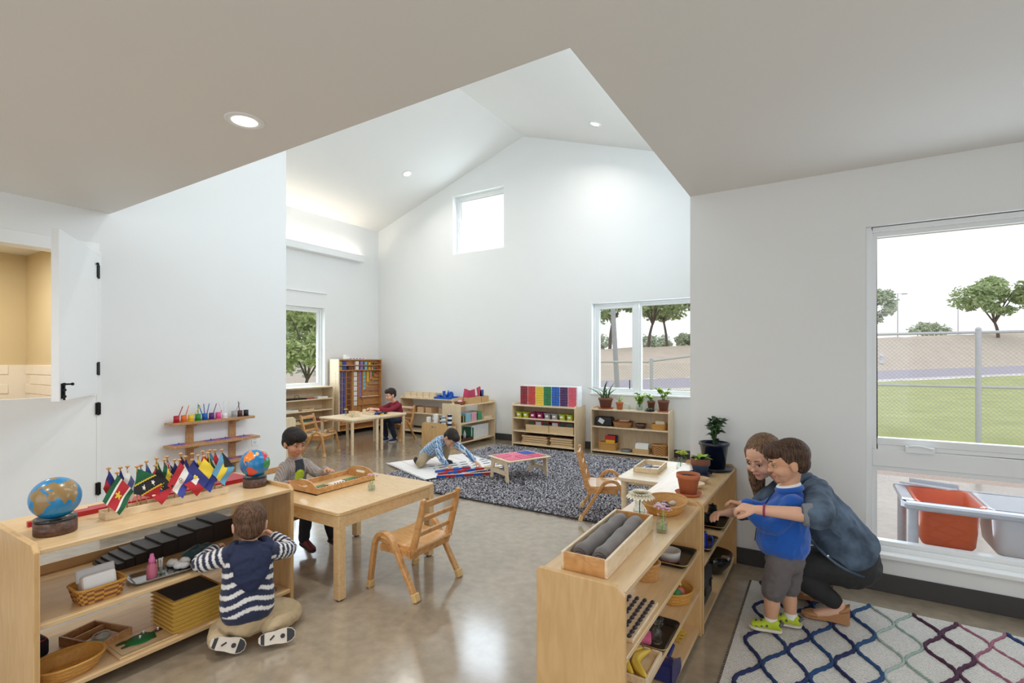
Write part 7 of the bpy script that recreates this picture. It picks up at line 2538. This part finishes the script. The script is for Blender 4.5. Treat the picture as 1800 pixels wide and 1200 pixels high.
# ---------------------------------------------------------------- boy in maroon at the back table
p = Person('boy in maroon sweater and jeans sitting at the back table', (-6.72, 6.75, 0))
P = p.P
p.head((-6.745, 6.625, .845), (-.22, -.95, -.24), (0, 0, 1), 1.08, neck=(-6.715, 6.70, .70), brow=HB_DBROWN, eye_open=.45)
shN, shF = (-6.595, 6.71, .655), (-6.835, 6.71, .655)
elN, wrN = (-6.60, 6.46, .585), (-6.68, 6.18, .625)
elF, wrF = (-6.85, 6.47, .585), (-6.76, 6.16, .63)
body_loft(p.skin, [(P(-6.72, 6.80, .37), .085, .065), (P(-6.72, 6.78, .49), .08, .06), (P(-6.715, 6.73, .61), .088, .06), (P(-6.715, 6.71, .67), .045, .042)], (1, 0, 0))
for s_, e_, w_ in ((shN, elN, wrN), (shF, elF, wrF)):
    limb(p.skin, [P(s_), P(e_), P(w_)], [.028, .024, .018])
p.hand(wrN, (-.25, -.95, 0), (-.3, 0, -.9), -1, 1.05, .5); p.hand(wrF, (.1, -.98, .05), (.3, 0, -.9), 1, 1.05, .5)
hips = ((-6.66, 6.76, .36), (-6.78, 6.76, .36)); kn = ((-6.635, 6.52, .37), (-6.79, 6.52, .37)); an = ((-6.615, 6.60, .10), (-6.81, 6.58, .10))
for h, k, a in zip(hips, kn, an):
    limb(p.skin, [P(h), P(k), P(a)], [.052, .037, .027])
p.finish(SK_LIGHT)
p.hair(HB_BLACK2, [(0, -.022, .032, .0795, .092, .083), (0, -.050, -.006, .071, .052, .062), (0, .03, .066, .060, .060, .044)], .003, 80)
M_MAROON = mat('maroon_knit', (134, 36, 54), .92, var=.12, scale=40, bump=.15, bscale=300)
mb = MB()
body_loft(mb, [(P(-6.72, 6.80, .36), .115, .10), (P(-6.72, 6.78, .48), .112, .096), (P(-6.717, 6.735, .62), .116, .088), (P(-6.715, 6.715, .70), .066, .058)], (1, 0, 0))
for s_, e_, w_ in ((shN, elN, wrN), (shF, elF, wrF)):
    limb(mb, [P(s_) * .9 + P(-6.715, 6.71, .61) * .1, P(e_), P(lerp(e_, w_, .62))], [.048, .041, .033])
remeshed(mb, 'sweater', M_MAROON, p.root, .006, 4, .005, 18)
mb = MB()
body_loft(mb, [(P(-6.72, 6.82, .345), .10, .075), (P(-6.72, 6.80, .41), .10, .075)], (1, 0, 0))
for h, k, a in zip(hips, kn, an):
    limb(mb, [P(h), P(k), P(a)], [.07, .054, .042])
M_JEAN = mat('dark_blue_denim', (36, 46, 68), .9, var=.15, scale=40)
remeshed(mb, 'jeans', M_JEAN, p.root, .006, 4, .005, 20)
M_NAVYSH = mat('navy_canvas', (44, 58, 104), .8, var=.1, scale=30)
p.shoe((-6.615, 6.65, .0), (-.1, -1, .0), (0, 0, 1), .175, .068, .06, M_NAVYSH, M_WHITEP)
p.shoe((-6.81, 6.63, .0), (.1, -1, .0), (0, 0, 1), .175, .068, .06, M_NAVYSH, M_WHITEP)

# ---------------------------------------------------------------- boy in plaid kneeling on the work mat
p = Person('boy in blue plaid shirt crouching on the white work mat', (-4.55, 5.28, .04))
P = p.P
p.head((-4.262, 5.300, .435), (.62, -.10, -.78), (.72, .10, .62), 1.10, neck=(-4.375, 5.318, .420), brow=HB_BLACK, eye_open=.4)
shR, shL = (-4.405, 5.195, .375), (-4.365, 5.44, .375)
elR, wrR = (-4.31, 5.135, .215), (-4.235, 5.19, .085)
elL, wrL = (-4.15, 5.46, .245), (-3.985, 5.49, .105)
FX = Vector((.85, .35, 0)).normalized(); SD = Vector((-.35, .93, 0))
body_loft(p.skin, [(P(-4.665, 5.28, .18), .085, .065), (P(-4.57, 5.295, .28), .08, .062), (P(-4.45, 5.315, .37), .09, .062), (P(-4.39, 5.32, .405), .045, .042)], SD)
for s_, e_, w_ in ((shR, elR, wrR), (shL, elL, wrL)):
    limb(p.skin, [P(s_), P(e_), P(w_)], [.028, .024, .018])
p.hand(wrR, (.75, .35, -.35), (-.2, 0, -1), 1, 1.05, .3); p.hand(wrL, (.85, .1, -.45), (-.3, 0, -1), -1, 1.05, .3)
hpR, knR, anR = (-4.645, 5.225, .17), (-4.565, 5.03, .105), (-4.735, 5.215, .095)
hpL, knL, anL = (-4.655, 5.345, .18), (-4.455, 5.43, .285), (-4.50, 5.47, .10)
limb(p.skin, [P(hpR), P(knR), P(anR)], [.05, .036, .026]); limb(p.skin, [P(hpL), P(knL), P(anL)], [.05, .036, .026])
p.finish(SK_MED)
p.hair(HB_BLACK2, [(0, -.020, .032, .080, .092, .083), (0, -.050, -.006, .071, .052, .062), (0, .034, .062, .066, .062, .046)], .002, 90)
mb = MB()
body_loft(mb, [(P(-4.70, 5.275, .16), .105, .085), (P(-4.62, 5.285, .24), .108, .085), (P(-4.53, 5.30, .315), .106, .08), (P(-4.45, 5.315, .375), .108, .074), (P(-4.40, 5.32, .40), .066, .052)], SD)
for s_, e_, w_ in ((shR, elR, wrR), (shL, elL, wrL)):
    limb(mb, [P(s_) * .88 + P(-4.44, 5.315, .37) * .12, P(e_), P(lerp(e_, w_, .82))], [.050, .043, .034])
def plaid(v):
    q = v + p.o
    a, b_ = (q.x * .85 + q.z * .6) / .038, (q.y - q.x * .15) / .038
    fa, fb = a % 1, b_ % 1
    k = (fa < .3) + (fb < .3)
    if fa > .86 or fb > .86: return rgb(232, 238, 242)
    return (rgb(134, 172, 206), rgb(84, 128, 178), rgb(46, 78, 134))[k]
remeshed(mb, 'plaid_shirt', M_CLOTHP, p.root, .005, 4, .006, 18, plaid)
mb = MB()
body_loft(mb, [(P(-4.70, 5.28, .145), .10, .075), (P(-4.63, 5.285, .21), .10, .075)], SD)
limb(mb, [P(hpR), P(knR), P(anR)], [.07, .055, .042]); limb(mb, [P(hpL), P(knL), P(anL)], [.07, .055, .042])
remeshed(mb, 'trousers', mat('tan_cotton', (168, 150, 120), .9, var=.1, scale=30), p.root, .006, 4, .006, 18)
p.shoe((-4.80, 5.20, .135), (.30, .30, -.9), (-.9, 0, -.3), .165, .066, .05, mat('dark_red_shoe', (84, 50, 60), .7, var=.1), M_SOLEG)
p.shoe((-4.555, 5.45, .041), (.95, .3, 0), (0, 0, 1), .175, .068, .058, mat('dark_shoe', (46, 48, 60), .7, var=.1), M_SOLEG)

# ---------------------------------------------------------------- toddler in the blue jacket
p = Person('toddler in bright blue jacket and grey shorts standing by the right shelf', (-.19, 3.12, .012))
P = p.P
p.head((-.160, 3.105, .942), (-.92, -.36, -.22), (0, 0, 1), 1.09, neck=(-.150, 3.12, .80), neck_r=.040, brow=HB_DBROWN, eye_open=.4)
shN, shF = (-.125, 3.025, .735), (-.165, 3.215, .735)
elN, wrN = (-.215, 3.015, .60), (-.345, 3.075, .640)
elF, wrF = (-.27, 3.215, .635), (-.395, 3.14, .665)
body_loft(p.skin, [(P(-.165, 3.12, .42), .088, .072), (P(-.155, 3.12, .55), .086, .072), (P(-.145, 3.12, .70), .088, .064), (P(-.148, 3.12, .77), .048, .044)], (.12, 1, 0))
for s_, e_, w_ in ((shN, elN, wrN), (shF, elF, wrF)):
    limb(p.skin, [P(s_), P(e_), P(w_)], [.028, .025, .019])
p.hand(wrN, (-.9, .2, .2), (.1, .4, -.9), 1, 1.0, .6); p.hand(wrF, (-.95, -.1, .1), (.1, -.4, -.9), -1, 1.0, .6)
legs = (((-.185, 3.07, .40), (-.225, 3.06, .23), (-.235, 3.062, .075)), ((-.15, 3.175, .40), (-.158, 3.172, .23), (-.145, 3.175, .075)))
for h, k, a in legs:
    limb(p.skin, [P(h), P(k), P(lerp(k, a, .45)), P(a)], [.056, .042, .040, .027])
p.finish(SK_MED)
p.hair(HB_DBROWN, [(0, -.024, .032, .0795, .091, .082), (0, -.052, -.006, .071, .052, .064), (0, .03, .060, .064, .064, .048), (.02, .05, .062, .036, .036, .028)], .0035, 70)
M_BLUEJ = mat('bright_blue_fleece', (14, 86, 178), .85, var=.12, scale=14, sheen=.3, bump=.1, bscale=200)
mb = MB()
body_loft(mb, [(P(-.182, 3.12, .475), .126, .128), (P(-.180, 3.12, .52), .128, .130), (P(-.172, 3.12, .62), .120, .118), (P(-.145, 3.12, .715), .110, .082), (P(-.147, 3.12, .775), .066, .060)], (.12, 1, 0))
for s_, e_, w_ in ((shN, elN, wrN), (shF, elF, wrF)):
    limb(mb, [P(s_) * .9 + P(-.147, 3.12, .73) * .1, P(e_), P(lerp(e_, w_, .80))], [.053, .047, .036])
jk = remeshed(mb, 'jacket', M_BLUEJ, p.root, .006, 5, .007, 15)
ring_ = [(math.cos(a), math.sin(a)) for a in [2 * PI * i / 24 for i in range(25)]]
mb = MB().tube([P(-.150 + .055 * x, 3.12 + .062 * y, .792 + .012 * x) for x, y in ring_], .017, 8, caps=False)
mb.build('collar', M_BLUEJ, jk)
mb = MB().tube([P(-.153 + .050 * x, 3.12 + .054 * y, .808 + .014 * x) for x, y in ring_], .012, 8, caps=False)
mb.build('shirt_collar', M_WHITEC, p.root)
mb = MB().tube(catmull([P(-.210, 3.112, .785), P(-.252, 3.112, .72), P(-.300, 3.112, .60), P(-.318, 3.11, .48)], 4), .004, 6)
mb.build('zip', M_NAVYC, jk)
M_SHORT = mat('grey_cotton_shorts', (104, 98, 98), .9, var=.12, scale=30, bump=.1, bscale=300)
mb = MB()
body_loft(mb, [(P(-.172, 3.12, .39), .108, .095), (P(-.168, 3.12, .44), .106, .094), (P(-.165, 3.12, .50), .10, .09)], (.12, 1, 0))
for h, k, a in legs:
    limb(mb, [P(h), P(lerp(h, k, .5)), P(lerp(h, k, .92))], [.072, .066, .062])
remeshed(mb, 'shorts', M_SHORT, p.root, .006, 3, .006, 18)
M_LIME = mat('lime_mesh', (186, 206, 50), .7, var=.15, scale=60)
M_SHG = mat('shoe_grey', (96, 100, 96), .7, var=.1, scale=40)
for (hx, hy), d in (((-.180, 3.062), (-.98, -.12, 0)), ((-.092, 3.178), (-.98, -.08, 0))):
    s_ = p.shoe((hx, hy, .0205), d, (0, 0, 1), .165, .072, .062, M_LIME, M_CREAMR, sole_t=.016)
    dv = Vector(d).normalized(); rv = Vector((dv.y, -dv.x, 0))
    mb = MB()
    for k in range(3):
        c = P(hx, hy, .0205) + dv * (.075 + .026 * k)
        mb.tube([c - rv * .031 + Vector((0, 0, .030 - .004 * k)), c + Vector((0, 0, .068 - .012 * k)), c + rv * .031 + Vector((0, 0, .030 - .004 * k))], .006, 6)
    c = P(hx, hy, .0205)
    mb.tube([c + dv * .012 - rv * .026 + Vector((0, 0, .045)), c - dv * .002 + Vector((0, 0, .05)), c + dv * .012 + rv * .026 + Vector((0, 0, .045))], .008, 6)
    mb.build('strap', M_SHG, s_)
for h, k, a in legs:
    MB().cyl(P(a) + Vector((0, 0, -.012)), P(a) + Vector((0, 0, .018)), .033, .032, n=16).build('sock', M_WHITEC, p.root)

# ---------------------------------------------------------------- woman crouching behind the toddler
p = Person('woman in denim jacket and black trousers crouching behind the toddler', (.05, 3.45, .012))
P = p.P
p.head((-.304, 3.385, .905), (-.46, -.83, -.36), (.05, .1, 1), 1.22, neck=(-.18, 3.40, .76), neck_r=.034, brow=HB_LONG, eye_open=.35, jaw=.92)
shN, shF = (-.015, 3.255, .765), (-.185, 3.53, .715)
elN, wrN = (-.010, 2.93, .715), (-.285, 2.885, .715)
elF, wrF = (-.36, 3.42, .56), (-.475, 3.20, .585)
pel = Vector((.145, 3.50, .335))
body_loft(p.skin, [(P(pel), .14, .10), (P(.08, 3.47, .46), .115, .09), (P(-.03, 3.43, .62), .13, .095), (P(-.10, 3.41, .73), .10, .07), (P(-.17, 3.40, .77), .045, .045)], (-.35, -1, 0))
for s_, e_, w_ in ((shN, elN, wrN), (shF, elF, wrF)):
    limb(p.skin, [P(s_), P(e_), P(lerp(e_, w_, .35)), P(w_)], [.042, .038, .037, .024])
p.hand(wrN, (-.97, .12, .02), (.05, .3, -.95), 1, 1.35, .55, .1); p.hand(wrF, (-.7, -.65, 0), (.2, -.2, -.95), -1, 1.35, .6, .1)
hipN, knN, anN = (.12, 3.42, .30), (-.20, 3.34, .295), (.085, 3.37, .115)
hipF, knF, anF = (.12, 3.58, .30), (-.25, 3.57, .20), (.0, 3.60, .10)
for h, k, a in ((hipN, knN, anN), (hipF, knF, anF)):
    limb(p.skin, [P(h), P(k), P(a)], [.075, .052, .032])
for (hx, hy, hz), d in (((.105, 3.37, .085), (-.95, -.05, -.32)), ((.03, 3.60, .085), (-.95, -.02, -.3))):
    body_loft(p.skin, [(P(hx, hy, hz), .028, .03), (P(Vector((hx, hy, hz)) + Vector(d) * .08), .032, .026), (P(Vector((hx, hy, hz)) + Vector(d) * .17), .034, .014)], (0, 1, 0))
p.finish(SK_LIGHT, .005)
# long hair: cap plus a fall over the shoulders
mb = MB()
for x, y, z, a, b_, c_ in ((0, -.020, .030, .080, .091, .084), (0, -.05, -.012, .074, .054, .07)):
    ellip(mb, p.at(x, y, z), p.hf, p.hu, (a * p.hs, b_ * p.hs, c_ * p.hs), 24, 14)
for sx in (-1, 1):
    limb(mb, [p.at(sx * .066, .006, .03), p.at(sx * .074, -.004, -.05), p.at(sx * .082, .004, -.14), p.at(sx * .076, .012, -.25)], [.027, .029, .030, .018])
    limb(mb, [p.at(sx * .060, -.03, .02), p.at(sx * .066, -.034, -.06), p.at(sx * .068, -.02, -.15), p.at(sx * .062, -.005, -.25)], [.034, .034, .032, .018])
limb(mb, [p.at(0, -.06, .02), p.at(0, -.075, -.06), p.at(0, -.075, -.13)], [.05, .046, .03])
remeshed(mb, 'hair', HB_LONG, p.root, .006, 4, .004, 55, None, 0, (1, 1, .25))
m, nt, b, L = new_mat('washed_denim')
tc = nt.nodes.new('ShaderNodeTexCoord')
nz = nt.nodes.new('ShaderNodeTexNoise'); nz.inputs['Scale'].default_value = 9; nz.inputs['Detail'].default_value = 6
L.new(tc.outputs['Object'], nz.inputs['Vector'])
cr = nt.nodes.new('ShaderNodeValToRGB')
cr.color_ramp.elements[0].position = .35; cr.color_ramp.elements[0].color = rgb(50, 62, 78)
cr.color_ramp.elements[1].position = .72; cr.color_ramp.elements[1].color = rgb(104, 124, 146)
L.new(nz.outputs['Fac'], cr.inputs['Fac']); L.new(cr.outputs['Color'], b.inputs['Base Color'])
b.inputs['Roughness'].default_value = .9
n2 = nt.nodes.new('ShaderNodeTexNoise'); n2.inputs['Scale'].default_value = 350
L.new(tc.outputs['Object'], n2.inputs['Vector'])
bp = nt.nodes.new('ShaderNodeBump'); bp.inputs['Strength'].default_value = .3; bp.inputs['Distance'].default_value = .002
L.new(n2.outputs['Fac'], bp.inputs['Height']); L.new(bp.outputs['Normal'], b.inputs['Normal'])
M_DENIM = m
M_CUFF = mat('pale_denim_cuff', (130, 134, 138), .9, var=.1, scale=60)
mb = MB()
SR = (-.35, -1, 0)
body_loft(mb, [(P(.175, 3.485, .385), .165, .125), (P(.11, 3.475, .46), .160, .125), (P(.04, 3.455, .55), .155, .125), (P(-.04, 3.43, .65), .160, .12), (P(-.095, 3.41, .735), .135, .09), (P(-.15, 3.40, .775), .075, .065)], SR)
limb(mb, [P(lerp(shN, (-.1, 3.41, .72), .12)), P(lerp(shN, elN, .5)), P(elN), P(lerp(elN, wrN, .14))], [.075, .068, .062, .055])
limb(mb, [P(lerp(shF, (-.1, 3.41, .72), .12)), P(lerp(shF, elF, .5)), P(elF), P(lerp(elF, wrF, .5))], [.074, .066, .056, .046])
jk = remeshed(mb, 'denim_jacket', M_DENIM, p.root, .007, 5, .009, 11)
c0, c1 = Vector(lerp(elN, wrN, .10)), Vector(lerp(elN, wrN, .26))
MB().cyl(P(c0), P(c1), .060, .054, n=24, caps=True).build('rolled_cuff', M_CUFF, jk, bevel=.004)
pk = MB()
pk.obox(P(.055, 3.292, .545), (.10, .012, .012), Matrix.Rotation(RAD(40), 3, 'Y'))
pk.build('pocket_flap', M_DENIM, jk, bevel=.003)
for q in ((-.045, 3.31, .455), (.03, 3.315, .395)):
    MB().sph(P(q), .009, 12, 6, s=(1, .5, 1)).build('button', M_STEEL, jk)
pts = catmull([P(-.075, 3.30, .50), P(-.01, 3.315, .425), P(.09, 3.325, .345), P(.20, 3.34, .305)], 5)
MB().tube(pts, .008, 6).build('hem_seam', M_DENIM, jk)
# collar
MB().tube(catmull([P(-.155, 3.30, .765), P(-.085, 3.345, .815), P(-.07, 3.43, .82), P(-.13, 3.49, .79)], 5), [.016] * 16, 8, flat=(1.5, .8)).build('jacket_collar', M_DENIM, jk)
M_BLACKT = mat('black_stretch_cotton', (38, 38, 38), .8, var=.12, scale=20, bump=.05, bscale=300)
mb = MB()
body_loft(mb, [(P(.205, 3.50, .27), .150, .10), (P(.165, 3.50, .33), .165, .125), (P(.13, 3.49, .41), .15, .115)], SR)
limb(mb, [P(hipN), P(knN), P(lerp(knN, anN, .55)), P(lerp(knN, anN, .9))], [.098, .070, .062, .046]); limb(mb, [P(hipF), P(knF), P(lerp(knF, anF, .55)), P(lerp(knF, anF, .9))], [.098, .070, .06, .046])
remeshed(mb, 'trousers', M_BLACKT, p.root, .007, 4, .005, 14)
# tan wedge shoes
M_TANL = mat('tan_leather', (178, 128, 84), .5, var=.1, scale=30)
for k, (hx, hy, hz) in enumerate(((.135, 3.37, .0195), (.06, 3.60, .0195))):
    mb = MB()
    Ls = .235
    def at(x, y, z): return P(hx - y, hy + x - .04 * y, hz + z)
    out = [(0, .45), (.06, .72), (.25, .72), (.45, .68), (.62, .88), (.78, .98), (.92, .78), (1, .3)]
    poly = [(w * .042, t * Ls) for t, w in out] + [(-w * .042, t * Ls) for t, w in reversed(out)]
    n = len(poly)
    hgt = lambda y: .062 * max(0, 1 - y / (Ls * .62)) ** .8 + .010
    vs = [at(a, b_, 0) for a, b_ in poly] + [at(a, b_, hgt(b_)) for a, b_ in poly]
    fs = [tuple(range(n - 1, -1, -1)), tuple(range(n, 2 * n))] + [(i, (i + 1) % n, (i + 1) % n + n, i + n) for i in range(n)]
    mb.add(vs, fs)
    sh = mb.build('wedge_shoe', M_TANL, p.root, recalc=True)
    um = MB()
    for t0, t1, hh in ((.0, .22, .042), (.66, 1.0, .030)):
        rings = []
        for q in range(6):
            t = t0 + (t1 - t0) * q / 5
            wv_ = np.interp(t, [o_[0] for o_ in out], [o_[1] for o_ in out]) * .0435
            y = t * Ls
            hq = hh * (1 if t0 > .5 else (1 - .5 * q / 5)) * (1 - .55 * max(0, (t - .8) / .2) if t0 > .5 else 1)
            rings.append([at(wv_ * sup(2 * PI * z / 14, 2.6)[0], y, hgt(y) - .006 + hq * (.5 + .5 * sup(2 * PI * z / 14, 2.6)[1])) for z in range(14)])
        loft(um, rings)
    um.build('upper', M_TANL, sh, recalc=True)
MB().tube([P(Vector(wrN).lerp(Vector(elN), .12)) + Vector((0, .027 * x, .029 * y)) for x, y in ring_], .0055, 8, caps=False).build('bracelet', flat(150, 40, 92, .6), p.root)
